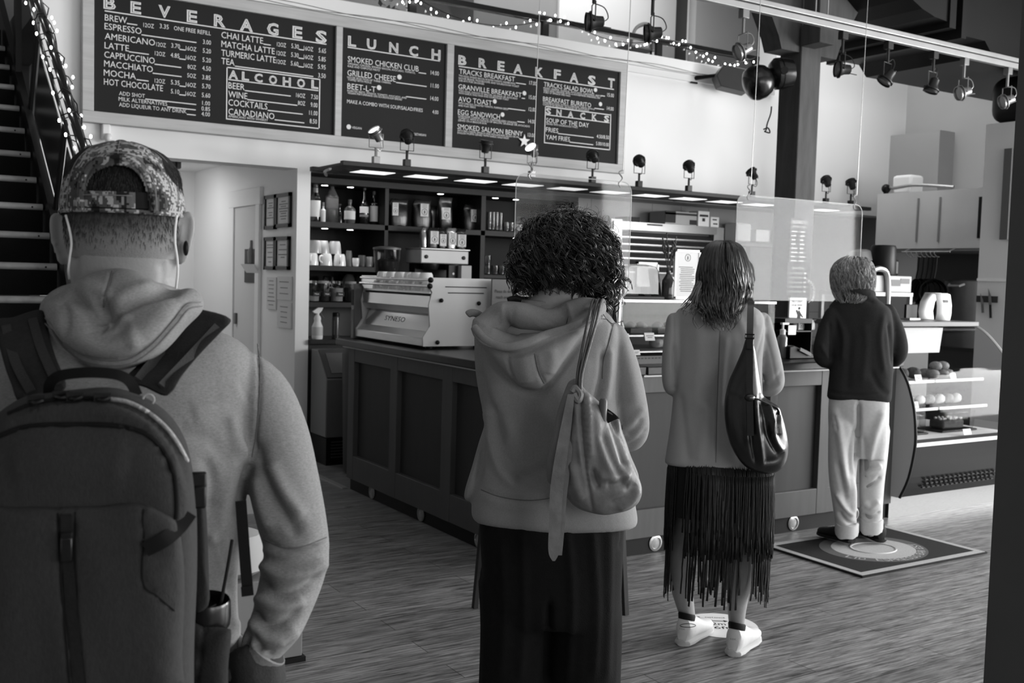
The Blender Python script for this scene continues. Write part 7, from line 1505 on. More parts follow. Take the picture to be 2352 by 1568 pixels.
pf2 = Form(m, 0.005, 2); pf2.seam([(328, 1158), (329, 1250), (329, 1338)], 3, 0.004).seam([(329, 1338), (360, 1368), (398, 1400)], 3, 0.003).seam([(170, 1160), (171, 1300), (172, 1400)], 2.5, 0.003).seam([(134, 1165), (140, 1300), (150, 1400), (165, 1568)], 3, 0.003).seam([(172, 1400), (180, 1500), (192, 1568)], 3, 0.003).stroke([(150, 1290), (160, 1430), (178, 1568)], 14, -0.004)
pf2.waves(0.0008, 0.03, 0.01).apply(); pf2.off[:] = 0; QS = pf2.surf; pk2 = pf2.build('front_pocket', PACK, bp)
MB().loft([[QS(x0_, y, .001), QS(x0_+26, y, .001), QS(x0_+26, y, .003), QS(x0_, y, .003)] for x0_, y in ((138, 1160), (139, 1185), (140, 1205), (141, 1224))]).build('zipper_flap', PACKD, pk2)
MB().loft([[QS(x0_, y, .0005), QS(x0_+w_, y, .0005), QS(x0_+w_, y, .0016), QS(x0_, y, .0016)] for x0_, y, w_ in ((140, 1228, 24), (144, 1300, 26), (150, 1400, 28), (158, 1480, 28), (168, 1575, 28))]).build('zip_tape', PACKD, pk2)
c = QS(153, 1238, .004); MB().obox(c, RH*0.006, UZ*0.008, BK*0.002).build('zip_slider', BLACKM, pk2, bev=0.001); c = QS(153, 1262, .005)
m = MB().obox(c, RH*0.0065, UZ*0.014, BK*0.002); m.build('zip_pull', mat('gloss_black', 14, 0.25), pk2, bev=0.003)
m = MB()
for pts in ([(-60, 1170), (60, 1163), (200, 1158), (326, 1155), (372, 1173), (404, 1196)], [(328, 1160), (329, 1250), (329, 1340), (360, 1368), (400, 1402)], [(173, 1162), (174, 1300), (178, 1400), (188, 1500), (196, 1575)], [(132, 1165), (138, 1300), (148, 1420), (160, 1575)]): m.tube([QS(q[0], q[1], 0.0006) for q in spline(pts, 6)], 0.0011, 5)
m.build('pocket_seams', WEB, pk2)
def on(f, pts, e, k=6): return [f(q[0], q[1], e) for q in spline(pts, k)]
MB().tube(on(PS_, [(-10, 1004), (60, 980), (150, 975), (260, 977), (330, 994), (375, 1034), (399, 1085), (406, 1150), (405, 1192)], .001), 0.003, 8).build('piping', WEB, bp)
MB().tube(on(PS_, [(248, 916), (290, 922), (335, 943), (375, 975), (405, 1012), (430, 1058)], .0005), 0.0026, 8).build('zipper', mat('zip_teeth', 150, 0.5, vary=0.4, scale=420), bp)
MB().tube(on(PS_, [(20, 950), (80, 926), (160, 915), (248, 916)], .0005), 0.003, 8).build('zipper_dark', WEB, bp)
for x, y in ((82, 918), (140, 907), (172, 910), (235, 912)): m = MB(); m.obox(PS_(x, y, .006), RH*0.009, UZ*0.005, BK*0.003).tube(spline([PS_(x-14, y+4, .008), PS_(x, y+8, .011), PS_(x+16, y+3, .008)], 4), 0.0022, 6); m.build('zip_pull', mat('gloss_black', 14, 0.25), bp)
def band(mb, pts, w, th, up=None):
    """flat webbing along (x, y, distance) points, w px wide"""
    P = [pD(*q[:3]) for q in spline(pts, 6)]; n = len(P); R = []
    for i in range(n):
        t = (P[min(i+1, n-1)]-P[max(i-1, 0)]).normalized(); v = (Vector(EYEP)-P[i]).normalized(); s_ = t.cross(v).normalized()*(w/2*pts[0][2]/FPX); nn = s_.cross(t).normalized()*th/2; R.append([P[i]-s_-nn, P[i]+s_-nn, P[i]+s_+nn, P[i]-s_+nn])
    mb.loft(R); return mb
band(MB(), [(112, 905, 1.26), (116, 880, 1.245), (140, 862, 1.235), (205, 855, 1.23), (268, 860, 1.235), (298, 876, 1.245), (314, 905, 1.26)], 24, 0.006).build('grab_handle', WEB, bp, angle=60)
def ribbonpatch(name, out, df, th, m, par): return pillow(MB(), out, df, th, th, 5, 60, 6).build(name, m, par, angle=70)
def sdep(x, y, C=[]):
    if not C: C += [[(yy, hf.dep(xx, yy, 0, 16)) for xx, yy in g_] for g_ in (((500, 738), (455, 775), (410, 820), (360, 870)), ((60, 738), (72, 775), (85, 820), (100, 870)))]; print('SDEP', C)
    c = C[:1] if x > 200 else C[1:]
    t = (y-735)/135; return float(np.interp(t, (-.15, 0, .33, .66, 1.0, 1.3), (c[0][0][1]-.008, c[0][0][1]-.014, c[0][1][1]-.018, c[0][2][1]-.018, min(c[0][3][1]-.018, 1.325), 1.29)))
s1 = ribbonpatch('shoulder_strap', [(438, 712), (480, 714), (530, 733), (505, 765), (462, 810), (420, 860), (385, 908), (335, 890), (288, 872), (320, 835), (365, 790), (410, 745)], sdep, 0.010, PACKD, bp)
s2 = ribbonpatch('shoulder_strap', [(-10, 740), (30, 728), (96, 712), (110, 760), (128, 820), (152, 888), (110, 905), (48, 925), (25, 880), (5, 820)], sdep, 0.010, PACKD, bp)
for pts, par in (([(425, 745), (375, 800), (318, 872)], s1), ([(500, 750), (440, 815), (372, 888)], s1), ([(14, 748), (35, 830), (72, 900)], s2), ([(75, 732), (95, 800), (132, 882)], s2)): band(MB(), [(x, y, sdep(x, y)-0.011) for x, y in pts], 20, 0.003).build('strap_webbing', WEBL, par, angle=60)
c = PS_(341, 918, .007); MB().tube([c+RH*(0.0062*math.cos(q))+UZ*(0.0066*math.sin(q)) for q in np.linspace(0, 6.28, 20)[:-1]], 0.0012, 6, closed=True).build('ring_emblem', mat('print_pale', 150, 0.7), bp)
band(MB(), [(x, y, topx(f_(x, y, .004))[2][0]) for x, y, f_ in ((334, 1262, QS), (380, 1238, QS), (412, 1210, QS), (436, 1178, PS_))], 34, 0.003).build('compression_strap', WEB, bp, angle=60)
m = MB(); m.obox(pD(455, 1110, 1.235), RH*0.010, UZ*0.014, BK*0.004).obox(pD(458, 1140, 1.235), RH*0.008, UZ*0.014, BK*0.005); m.build('side_buckle', BLACKM, bp, bev=0.003)
pillow(MB(), [(430, 1120), (462, 1100), (472, 1150), (477, 1230), (480, 1330), (478, 1390), (440, 1400), (425, 1300)], lambda x, y: 1.30, 0.03, 0.05, 3, 40, 6).build('side_panel', PACKD, bp)
band(MB(), [(553, 1150, 1.40), (558, 1220, 1.392), (564, 1300, 1.386), (570, 1368, 1.38)], 25, 0.003).build('hanging_strap', WEB, bp, angle=60); band(MB(), [(567, 1346, 1.377), (569, 1368, 1.376)], 27, 0.004).build('strap_end_fold', WEB, bp, angle=60)
MB().tube([pD(*q) for q in spline([(533, 1240, 1.38), (525, 1290, 1.36), (512, 1360, 1.34), (505, 1400, 1.33)], 5)], 0.0022, 6).build('cord', WEB, bp)
m = MB(); pillow(m, [(400, 1398), (432, 1412), (470, 1432), (520, 1442), (532, 1450), (525, 1520), (515, 1640), (440, 1680), (385, 1640), (382, 1500)], lambda x, y: 1.325, 0.032, 0.04, 3, 60, 8); kf = Form(m, 0.0045, 2)
kf.stroke([(405, 1430), (440, 1450), (465, 1455)], 8, 0.003).stroke([(400, 1470), (440, 1490), (462, 1500)], 9, -0.004).stroke([(400, 1500), (440, 1520), (460, 1525)], 9, 0.004).stroke([(400, 1545), (430, 1560), (455, 1570)], 8, -0.004).seam([(470, 1432), (463, 1500), (452, 1568)], 3, 0.003); kf.build('side_pocket', PACKD, bp)
tm = thing('travel_mug', 'black lidded travel mug in the side pocket of the backpack', 'mug', pD(475, 1480, 1.335)); c = pD(474, 1400, 1.335); ax = Vector((0.0, 0.0, 1))-BK*-0.12+RH*0.03; GB2 = mat('gloss_black', 14, 0.25)
MB().lathe([(0.024, -0.14), (0.026, -0.05), (0.028, -0.008)], c, 26, ax).build('mug_body', mat('mug_steel', 60, 0.3, 0.3), tm)
MB().lathe([(0.0285, -0.022), (0.0305, -0.018), (0.031, -0.008), (0.0295, 0.012), (0.028, 0.015), (0.0265, 0.012), (0.0255, 0.002), (0.001, 0.001)], c, 30, ax).build('lid', GB2, tm); MB().tube([c+RH*0.004+BK*0.004+ax*0.003, c+RH*0.012-BK*0.008+ax*0.003], 0.0012, 6).build('lid_tab', CAPM, tm)

# ================================================================ PERSON: curly-haired woman in hooded jacket
D2 = 2.7; set_basis(1270); f0 = pD(1262, 1200, D2); w2 = thing('person', 'woman with dark curly hair, grey hooded jacket and wide black trousers, seen from behind', 'person', (f0[0], f0[1], 0))
def arm2(k):
    return [(1408, 775, 2.7, 36), (1424, 840, 2.71, 42), (1440, 920, 2.71, 43), (1448, 985, 2.72, 42), (1436, 1000, 2.78, 36), (1405, 975, 2.92, 30)] if k > 0 else [(1122, 772, 2.7, 34), (1127, 850, 2.71, 35), (1142, 930, 2.72, 34), (1158, 985, 2.74, 32), (1172, 985, 2.80, 30), (1195, 960, 2.92, 26)]
bd = MB(); Rings([(720, 1195, 1400, .055, .06, 2.70), (695, 1212, 1352, .056, .06, 2.70), (665, 1236, 1345, .054, .06, 2.705), (640, 1238, 1345, .060, .075, 2.73), (610, 1232, 1356, .08, .09, 2.76), (565, 1224, 1370, .092, .10, 2.79), (525, 1228, 1370, .09, .095, 2.80), (495, 1245, 1352, .075, .08, 2.80), (480, 1275, 1325, .035, .04, 2.80)], D2).loft(bd, 36)
Rings([(700, 1205, 1360, .06, .06), (725, 1130, 1400, .085, .08), (790, 1125, 1405, .095, .09), (900, 1140, 1400, .09, .09), (1050, 1130, 1410, .095, .10), (1250, 1110, 1420, .11, .10), (1400, 1120, 1415, .10, .10)], D2).loft(bd, 30)
for k in (1, -1):
    A = [(a, b, c, r*.62) for a, b, c, r in arm2(k)]; limb(bd, A, 14, 3); e = pD(*A[-1][:3]); hand(bd, e, -BK*0.7-RH*0.45*k+UZ*0.25, UZ*0.9-BK*0.2, 0.92, 0.7, k)
    hp = pD(1262+78*k, 1330, D2); bone(bd, [(hp, .085), (Vector((hp.x, hp.y, .48)), .056), (Vector((hp.x, hp.y, .3)), .052), (Vector((hp.x, hp.y, .08)), .036)])
face_on(bd, pD(1300, 590, 2.79)-BK*0.098-UZ*0.01, -BK-UZ*0.3, 0.95)
bf = Form(bd, 0.005, 3); bf.stroke([(1336, 620), (1338, 660), (1332, 690)], 6, -0.003).build('body', SKIN, w2)
MB().tube([pD(*q) for q in spline([(1340, 600, 2.72), (1344, 640, 2.70), (1343, 668, 2.70)], 4)], 0.0014, 5).build('mask_strap', BLACKM, w2)
MB().tube([pD(*q) for q in spline([(1196, 690, 2.66), (1180, 686, 2.655), (1168, 690, 2.65)], 4)], 0.008, 8).build('shirt_collar', BLACKM, w2)
JK = fabric('jacket_grey', 134, 600, 0.2, 0.08, 260)
jm = MB(); Rings([(690, 1195, 1365, .058, .06), (708, 1150, 1388, .075, .07), (728, 1112, 1408, .092, .08), (760, 1100, 1422, .10, .092), (830, 1104, 1420, .105, .10), (920, 1112, 1418, .102, .10), (1000, 1112, 1430, .105, .105), (1080, 1098, 1448, .118, .115), (1150, 1086, 1460, .13, .125), (1182, 1084, 1465, .132, .127), (1196, 1090, 1462, .125, .12)], D2, 5, 2.5).loft(jm, 56)
for k in (1, -1): limb(jm, arm2(k), 22, 4)
pillow(jm, [(1120, 985), (1105, 1000), (1085, 1070), (1067, 1140), (1085, 1152), (1105, 1160), (1140, 1100)], lambda x, y: 2.70, .03, .05, 3, 40, 6)
pillow(jm, [(1084, 735), (1100, 722), (1126, 700), (1152, 690), (1200, 694), (1260, 704), (1305, 690), (1340, 683), (1385, 692), (1392, 716), (1368, 745), (1335, 775), (1308, 815), (1282, 855), (1255, 885), (1228, 897), (1196, 892), (1166, 868), (1138, 838), (1110, 800), (1090, 765)], lambda x, y: 2.62, 0.075, 0.06, 2.6, 90, 10, (1230, 785))
jf = Form(jm, 0.0052, 3)
# hood opening: deep hollow behind the neck, rolled rim, seams
jf.stroke([(1140, 730), (1190, 745), (1250, 738), (1310, 714)], 28, -0.085).stroke([(1125, 728), (1160, 750), (1190, 765)], 20, -0.022).stroke([(1088, 748), (1118, 782), (1165, 796), (1205, 785), (1255, 765), (1305, 752), (1345, 735), (1375, 712)], 9, 0.026).stroke([(1100, 775), (1130, 800), (1175, 815), (1220, 803), (1270, 782), (1320, 768)], 7, -0.010)
jf.stroke([(1180, 700), (1170, 740), (1165, 775)], 5, -0.006).stroke([(1245, 715), (1235, 745), (1222, 775)], 9, 0.010).stroke([(1280, 705), (1262, 735), (1255, 760)], 6, -0.006).stroke([(1290, 750), (1330, 725), (1368, 700)], 8, -0.008).stroke([(1300, 700), (1285, 722), (1283, 745)], 9, 0.008)
jf.stroke([(1228, 812), (1236, 850), (1252, 884)], 4, -0.004).stroke([(1164, 815), (1172, 850), (1186, 885)], 4, -0.004).stroke([(1200, 810), (1205, 850), (1212, 880)], 16, 0.006).stroke([(1265, 800), (1268, 830), (1262, 860)], 14, 0.005).stroke([(1088, 770), (1112, 808), (1145, 848), (1185, 890), (1230, 902), (1262, 884), (1300, 835), (1340, 780)], 6, -0.007)
# hem, folds, sleeves
jf.seam([(1105, 1122), (1150, 1140), (1220, 1148), (1290, 1138), (1380, 1122)], 4, 0.004).stroke([(1112, 1140), (1150, 1156), (1220, 1164), (1300, 1152)], 14, 0.005)
for pts, w, h in (([(1120, 930), (1125, 1000), (1150, 1080), (1190, 1120)], 13, 0.010), ([(1108, 960), (1105, 1030), (1095, 1110)], 10, -0.009), ([(1140, 940), (1150, 1020), (1190, 1090), (1260, 1115)], 16, -0.009), ([(1130, 880), (1160, 960), (1210, 1050)], 22, 0.006), ([(1180, 1100), (1230, 1085), (1290, 1060)], 14, -0.006), ([(1230, 930), (1270, 980), (1280, 1050)], 25, 0.005), ([(1100, 850), (1120, 905), (1140, 950)], 8, -0.007),
                  ([(1388, 800), (1385, 860), (1372, 915), (1368, 945)], 9, -0.012), ([(1400, 800), (1398, 860), (1390, 920)], 10, 0.008), ([(1430, 780), (1448, 860), (1460, 930)], 14, 0.005), ([(1440, 1000), (1458, 985), (1474, 960)], 8, -0.006), ([(1425, 985), (1455, 965), (1478, 935)], 9, 0.006), ([(1440, 1025), (1465, 1010), (1485, 985)], 6, -0.005), ([(1345, 820), (1330, 900), (1320, 960)], 20, 0.005), ([(1150, 1040), (1175, 1000), (1165, 960)], 14, 0.005)):
    jf.stroke(pts, w, h)
jf.seam([(1388, 722), (1405, 742), (1408, 742)], 3.5, 0.003).seam([(1408, 742), (1432, 736)], 3.5, 0.003).seam([(1408, 742), (1398, 790), (1388, 830)], 3.5, 0.003).waves(0.0014, 0.019, 0.012).apply(); jf.off[:] = 0
jk = jf.build('hooded_jacket', JK, w2)
m = MB()
for pts in ([(1105, 1124), (1150, 1141), (1220, 1149), (1290, 1139)], [(1386, 722), (1396, 735), (1409, 743), (1432, 737)], [(1409, 743), (1399, 785), (1386, 830), (1384, 870)], [(1228, 812), (1236, 850), (1250, 880)]): m.tube([jf.surf(q[0], q[1], 0.0004) for q in spline(pts, 5)], 0.0013, 5)
m.build('seams', fabric('jacket_seam', 100, 500), jk)
MB().tube([jf.surf(q[0], q[1], -.003, 12) for q in spline([(1090, 752), (1118, 782), (1160, 797), (1205, 788), (1255, 768), (1305, 754), (1345, 736), (1374, 712)], 5)], .0105, 10).build('hood_hem', JK, jk)
# rolled drawstring end at the left shoulder
MB().tube([pD(*q) for q in spline([(1105, 726, 2.66), (1092, 719, 2.65), (1080, 719, 2.65), (1073, 724, 2.65)], 5)], [.010]*13+[.0095, .008, .005], 12).build('hood_cord', JK, jk)
TR2 = fabric('black_trousers', 20, 300, 0.3, 0.15, 60)
m = MB(); Rings([(1150, 1112, 1440, .115, .11), (1200, 1102, 1434, .125, .115), (1290, 1106, 1430, .13, .115), (1380, 1112, 1426, .125, .11), (1420, 1115, 1424, .11, .10)], D2, 5, 2.5).loft(m, 44)
for k in (1, -1):
    x0_ = 1262+80*k; hp = pD(x0_, 1330, D2); q = pD(x0_, 1568, D2); bone(m, [(hp, .095), (Vector((q.x, q.y, 0.62)), .093), (Vector((q.x, q.y, 0.42)), .094), (Vector((q.x, q.y, 0.22)), .098), (Vector((q.x, q.y, 0.06)), .10)], 22)
tf = Form(m, 0.008, 2); tf.stroke([(1262, 1380), (1260, 1480), (1258, 1568)], 7, -0.02)
for pts in ([(1150, 1210), (1160, 1380), (1150, 1560)], [(1200, 1215), (1205, 1400), (1195, 1568)], [(1300, 1200), (1315, 1380), (1305, 1568)], [(1360, 1200), (1372, 1390), (1365, 1560)], [(1400, 1200), (1398, 1400), (1392, 1568)]): tf.stroke(pts, 10, 0.006)
tf.stroke([(1428, 1205), (1430, 1235), (1424, 1260)], 5, -0.006).build('trousers', TR2, w2)
for k in (1, -1):
    q = pD(1262+80*k, 1568, D2); shoe(w2, 'shoe', (q.x+BK.x*.05, q.y+BK.y*.05, 0), math.atan2(-BK.y, -BK.x)-0.15*k, .255, .09, .07, BLACKM, CAPM)
# curls: every strand a spiral on the rounded mass of hair
HAIR2 = mat('hair_curly', 34, 0.32, vary=0.45, scale=90, coat=0.15)
C2 = pD(1300, 566, 2.745); hb = MB(); hb.ball(C2, (0.118, 0.118, 0.088), 24, 16); hb.ball(pD(1378, 628, 2.70), (0.045, 0.045, 0.045), 14, 10); hb.ball(pD(1225, 600, 2.70), (0.05, 0.05, 0.042), 14, 10)
hair2 = hb.build('hair', mat('hair_under', 14, 0.7), w2)
R_ = random.Random(3)
def curl(p0, d, n, L, R, turns, k=26, sq=0.6):
    d = Vector(d).normalized(); n = Vector(n).normalized(); s_ = d.cross(n).normalized(); n2 = s_.cross(d); o = []; ph = R_.uniform(0, 6.28)
    for i in range(k):
        t = i/(k-1); a = ph+turns*2*math.pi*t; r = R*(0.35+0.65*min(1, t*2.2)); o.append(Vector(p0)+d*(L*t)+UZ*(-0.015*t*t)+s_*(r*math.cos(a))+n2*(r*sq*math.sin(a)))
    return o
cm_ = MB()
def hair_shell(c, rr, num, zlo=-1.0, L=(0.05, 0.10), R=(0.008, 0.016), r0=0.0021, back=-0.35):
    for i in range(num):
        while True:
            v = Vector((R_.gauss(0, 1), R_.gauss(0, 1), R_.gauss(0, 1))).normalized()
            if v.dot(BK) > back and v.z > zlo: break
        p = Vector(c)+Vector((v.x*rr[0], v.y*rr[0], v.z*rr[1])); dn = (Vector((0, 0, -1))+v*0.25+Vector((R_.uniform(-.5, .5), R_.uniform(-.5, .5), 0))); dn = dn-v*dn.dot(v)*0.8
        q = curl(p+v*0.003, dn, v, R_.uniform(*L), R_.uniform(*R), R_.uniform(1.0, 2.4), 22)
        for kk in range(R_.choice((2, 3, 3))): o = Vector((R_.uniform(-.004, .004), R_.uniform(-.004, .004), R_.uniform(-.004, .004))); cm_.tube([x_+o for x_ in q], [r0*(1-0.6*j/21) for j in range(22)], 5, flat=0.55)
hair_shell(C2, (0.120, 0.092), 1150, -0.62); hair_shell(pD(1376, 625, 2.70), (0.046, 0.05), 110, -0.9, (0.04, 0.085), (0.010, 0.016)); hair_shell(pD(1222, 600, 2.70), (0.05, 0.045), 110, -0.8, (0.03, 0.06))
for x, y in ((1395, 650), (1408, 660), (1380, 655), (1365, 660), (1352, 650), (1402, 640), (1390, 672)): cm_.tube(curl(pD(x, y-30, 2.68), (R_.uniform(-.2, .2), 0, -1), BK, 0.07, 0.013, 2.0, 30), 0.0022, 6, flat=0.6)
for i in range(46):
    a = rad(R_.uniform(-20, 200)); e_ = R_.uniform(-.55, .25); v = RH*math.cos(a)*math.cos(e_)+BK*math.sin(a)*math.cos(e_)+UZ*math.sin(e_); p = C2+Vector((v.x*.125, v.y*.125, v.z*.095)); q = curl(p, Vector((0, 0, -1))+RH*R_.uniform(-.5, .5), v, R_.uniform(.05, .075), R_.uniform(.010, .015), R_.uniform(1.0, 1.8), 24, .8)
    for kk in range(6): o = UZ*(-.0026*kk)+v*R_.uniform(-.002, .002); cm_.tube([x_+o for x_ in q], [.0022*(1-.5*j/23) for j in range(24)], 5)
cm_.build('curls', HAIR2, hair2)
fl_ = MB()
for i in range(420):
    while True:
        v = Vector((R_.gauss(0, 1), R_.gauss(0, 1), R_.gauss(0, 1))).normalized()
        if v.dot(BK) > -0.5 and v.z > -0.55: break
    p = C2+Vector((v.x*.128, v.y*.128, v.z*.10)); tn = v.orthogonal(); tn = (tn*math.cos(i)+v.cross(tn)*math.sin(i)).normalized(); r = R_.uniform(.008, .022); h_ = R_.uniform(.004, .020)
    fl_.tube([p+tn*(r*math.sin(a))+v*(h_*(1-math.cos(a))*0.6) for a in np.linspace(0, R_.uniform(1.8, 4.2), 9)], 0.00045, 3)
fl_.build('flyaway_hair', mat('hair_fly', 60, 0.5), hair2)
# tan leather bag on her shoulder
LEA = mat('worn_leather', 116, 0.5, vary=0.25, scale=22, bump=0.35, bscale=70); LEAD = mat('leather_strap', 84, 0.4, vary=0.3, scale=25, bump=0.4, bscale=90)
b2 = thing('leather_bag', 'worn pale leather slouch bag hanging from the curly-haired woman by its long strap', 'bag', pD(1385, 1180, 2.5))
m = MB(); pillow(m, [(1318, 868), (1330, 872), (1345, 895), (1368, 915), (1392, 940), (1412, 972), (1430, 1015), (1448, 1055), (1466, 1092), (1474, 1122), (1468, 1152), (1440, 1172), (1400, 1183), (1358, 1178), (1318, 1160), (1292, 1125), (1286, 1080), (1290, 1010), (1297, 940), (1305, 890)], lambda x, y: 2.50, 0.050, 0.05, 2.4, 90, 10, (1375, 1080))
pillow(m, [(1312, 872), (1296, 895), (1276, 960), (1260, 1040), (1256, 1090), (1264, 1112), (1285, 1100), (1300, 1040), (1312, 960), (1322, 900)], lambda x, y: 2.50, 0.030, 0.04, 2.4, 60, 8)
pillow(m, [(1376, 930), (1392, 945), (1420, 958), (1428, 990), (1446, 1040), (1468, 1095), (1460, 1150), (1430, 1120), (1400, 1030)], lambda x, y: 2.53, 0.04, 0.05, 2.4, 60, 8)
lf_ = Form(m, 0.0042, 3)
lf_.seam([(1333, 880), (1335, 960), (1342, 1050), (1352, 1120), (1362, 1176)], 4, 0.006).stroke([(1318, 890), (1320, 960), (1318, 1020)], 9, 0.006)
for pts, w, h in (([(1345, 900), (1352, 980), (1360, 1060)], 9, 0.010), ([(1362, 930), (1376, 1000), (1395, 1060), (1412, 1095)], 14, 0.010), ([(1380, 990), (1400, 1050), (1425, 1095), (1440, 1105)], 9, -0.010), ([(1372, 1090), (1400, 1098), (1430, 1092), (1445, 1100)], 10, 0.012), ([(1360, 1075), (1370, 1110), (1376, 1120)], 7, -0.012), ([(1392, 1112), (1420, 1112), (1448, 1120)], 9, -0.008), ([(1405, 955), (1420, 1010), (1438, 1070)], 8, -0.012), ([(1300, 960), (1296, 1040), (1305, 1100)], 7, -0.008), ([(1310, 1060), (1322, 1110), (1340, 1150)], 12, 0.008), ([(1400, 1160), (1440, 1140), (1462, 1110)], 8, -0.006), ([(1420, 1170), (1452, 1150), (1468, 1125)], 6, 0.007), ([(1326, 930), (1330, 1000), (1336, 1070)], 6, 0.006)): lf_.stroke(pts, w, h)
for i in range(14): y = 930+i*14; lf_.stroke([(1337+i*0.7, y), (1343+i*.7, y+2), (1350+i*.7, y)], 3, 0.003)
lf_.waves(0.0012, 0.05, 0.03).apply(); lf_.off[:] = 0; lf_.build('bag_body', LEA, b2)
m = MB(); sp_ = [(1330, 905, 2.47), (1330, 860, 2.475), (1345, 790, 2.50), (1358, 735, 2.525), (1366, 700, 2.55), (1372, 690, 2.60), (1378, 700, 2.70)]
for dx, sc_ in ((-7, 1), (4, 1), (13, 1)): m.tube([pD(q[0]+dx*(0.35+0.65*min(1, max(0, (905-q[1])/160))), q[1], q[2]-0.004*(dx > 0)) for q in spline(sp_, 5)], 0.0062, 8, flat=0.6)
m.build('shoulder_strap', LEAD, b2)
m = MB(); m.tube(spline([lf_.surf(1318, 905, .004), lf_.surf(1328, 920, .006), lf_.surf(1333, 905, .007), lf_.surf(1322, 890, .006), lf_.surf(1314, 900, .004)], 5), 0.008, 8).build('strap_knot', LEA, b2)
def flatband(mb, pts, th): 
    for i, q in enumerate(pts): pass
    P = spline(pts, 6); R = []
    for x, y, d, w in P: R.append([pD(x-w/2, y, d), pD(x+w/2, y, d), pD(x+w/2, y, d-th), pD(x-w/2, y, d-th)])
    mb.loft(R); return mb
flatband(MB(), [(1312, 905, 2.455, 16), (1303, 960, 2.452, 22), (1290, 1040, 2.452, 28), (1279, 1120, 2.452, 30), (1275, 1200, 2.456, 28), (1272, 1265, 2.46, 25), (1272, 1288, 2.46, 6)], 0.003).build('strap_tail', LEA, b2, angle=60); flatband(MB(), [(1312, 930, 2.462, 12), (1302, 1040, 2.462, 24), (1290, 1140, 2.466, 24), (1286, 1210, 2.468, 22), (1283, 1275, 2.47, 16)], 0.003).build('strap_tail', LEA, b2, angle=60)
MB().tube(spline([pD(1382, 935, 2.48), pD(1400, 948, 2.475), pD(1422, 960, 2.48)], 4), 0.003, 6).build('pocket_edge', LEAD, b2); MB().lathe([(0.010, 0), (0.010, 0.05), (0.006, 0.055)], pD(1384, 968, 2.475), 10).build('bottle_tip', CAPM, b2)
pillow(MB(), [(1380, 932), (1398, 940), (1420, 958), (1410, 965), (1390, 972), (1384, 955)], lambda x, y: 2.475, .002, .01, 3, 30, 5).build('open_pocket', mat('pocket_dark', 18, 0.8), b2)

# ================================================================ PERSON: woman in tan blazer and fringe skirt
D3 = 4.22; set_basis(1650); f0 = pZ(1630, 1490, 0); w3 = thing('person', 'woman with long wavy hair, pale blazer, fringed skirt and white sneakers', 'person', (f0[0], f0[1], 0))
def arm3(k):
    return [(1752, 735, 4.22, 19), (1762, 790, 4.22, 23), (1774, 850, 4.23, 24), (1778, 880, 4.24, 22), (1765, 892, 4.32, 19), (1745, 886, 4.44, 15)] if k > 0 else [(1548, 735, 4.22, 18), (1541, 800, 4.22, 20), (1538, 860, 4.23, 19), (1542, 890, 4.25, 17), (1555, 888, 4.34, 16), (1572, 876, 4.46, 13)]
bd = MB(); Rings([(715, 1615, 1695, .05, .05), (690, 1630, 1690, .048, .055), (665, 1634, 1692, .05, .06, 4.23), (640, 1628, 1698, .07, .08, 4.25), (610, 1624, 1704, .09, .10, 4.26), (585, 1628, 1702, .085, .095, 4.26), (565, 1642, 1688, .055, .06, 4.26), (557, 1655, 1675, .02, .02, 4.26)], D3).loft(bd, 30)
Rings([(705, 1612, 1700, .05, .05), (725, 1565, 1740, .075, .07), (850, 1565, 1735, .08, .08), (1000, 1560, 1745, .09, .09), (1130, 1560, 1745, .10, .09)], D3).loft(bd, 26)
for k in (1, -1):
    A = [(a, b, c, r*.62) for a, b, c, r in arm3(k)]; limb(bd, A, 12, 3); e = pD(*A[-1][:3]); hand(bd, e, -BK*0.8-RH*.4*k+UZ*.2, UZ*.8-BK*.3, .92, .7, k)
LEGS3 = {-1: [(1600, 1090, 4.24, 42), (1578, 1200, 4.28, 30), (1560, 1245, 4.31, 25), (1560, 1300, 4.34, 27), (1564, 1340, 4.36, 26), (1575, 1395, 4.41, 20), (1583, 1430, 4.435, 16), (1587, 1452, 4.45, 16)], 1: [(1700, 1090, 4.22, 42), (1712, 1200, 4.23, 30), (1704, 1250, 4.24, 25), (1700, 1310, 4.25, 28), (1696, 1355, 4.26, 26), (1692, 1410, 4.30, 20), (1693, 1450, 4.325, 17), (1696, 1474, 4.335, 17)]}
for k in (1, -1): limb(bd, LEGS3[k], 18, 4)
face_on(bd, pD(1663, 612, 4.26)-BK*.098, -BK-UZ*.2, .95); bf = Form(bd, 0.006, 3); bf.stroke([(1579, 1400), (1580, 1430), (1580, 1455)], 6, 0.002).build('body', SKIN, w3)
BLZ = fabric('blazer_cloth', 146, 700, 0.12, 0.05, 300)
jm = MB(); Rings([(688, 1622, 1702, .05, .05), (702, 1580, 1732, .07, .065), (716, 1555, 1750, .085, .075), (750, 1547, 1758, .095, .085), (820, 1549, 1752, .092, .09), (900, 1547, 1752, .092, .09), (980, 1540, 1760, .10, .10), (1045, 1531, 1768, .108, .108), (1064, 1528, 1771, .109, .109), (1070, 1530, 1769, .10, .10)], D3, 5, 2.6).loft(jm, 52)
for k in (1, -1): limb(jm, arm3(k), 20, 4)
pillow(jm, [(1622, 690), (1650, 682), (1700, 684), (1726, 700), (1716, 716), (1660, 712), (1620, 706)], lambda x, y: 4.165, .02, .04, 2.5, 40, 6)
jf = Form(jm, 0.0065, 3); jf.seam([(1654, 760), (1650, 850), (1646, 960), (1644, 1064)], 3, 0.004).seam([(1764, 712), (1752, 770), (1738, 820)], 3, 0.003).seam([(1757, 760), (1772, 820), (1784, 880)], 3, .003).seam([(1546, 710), (1548, 780), (1550, 860)], 3, .004)
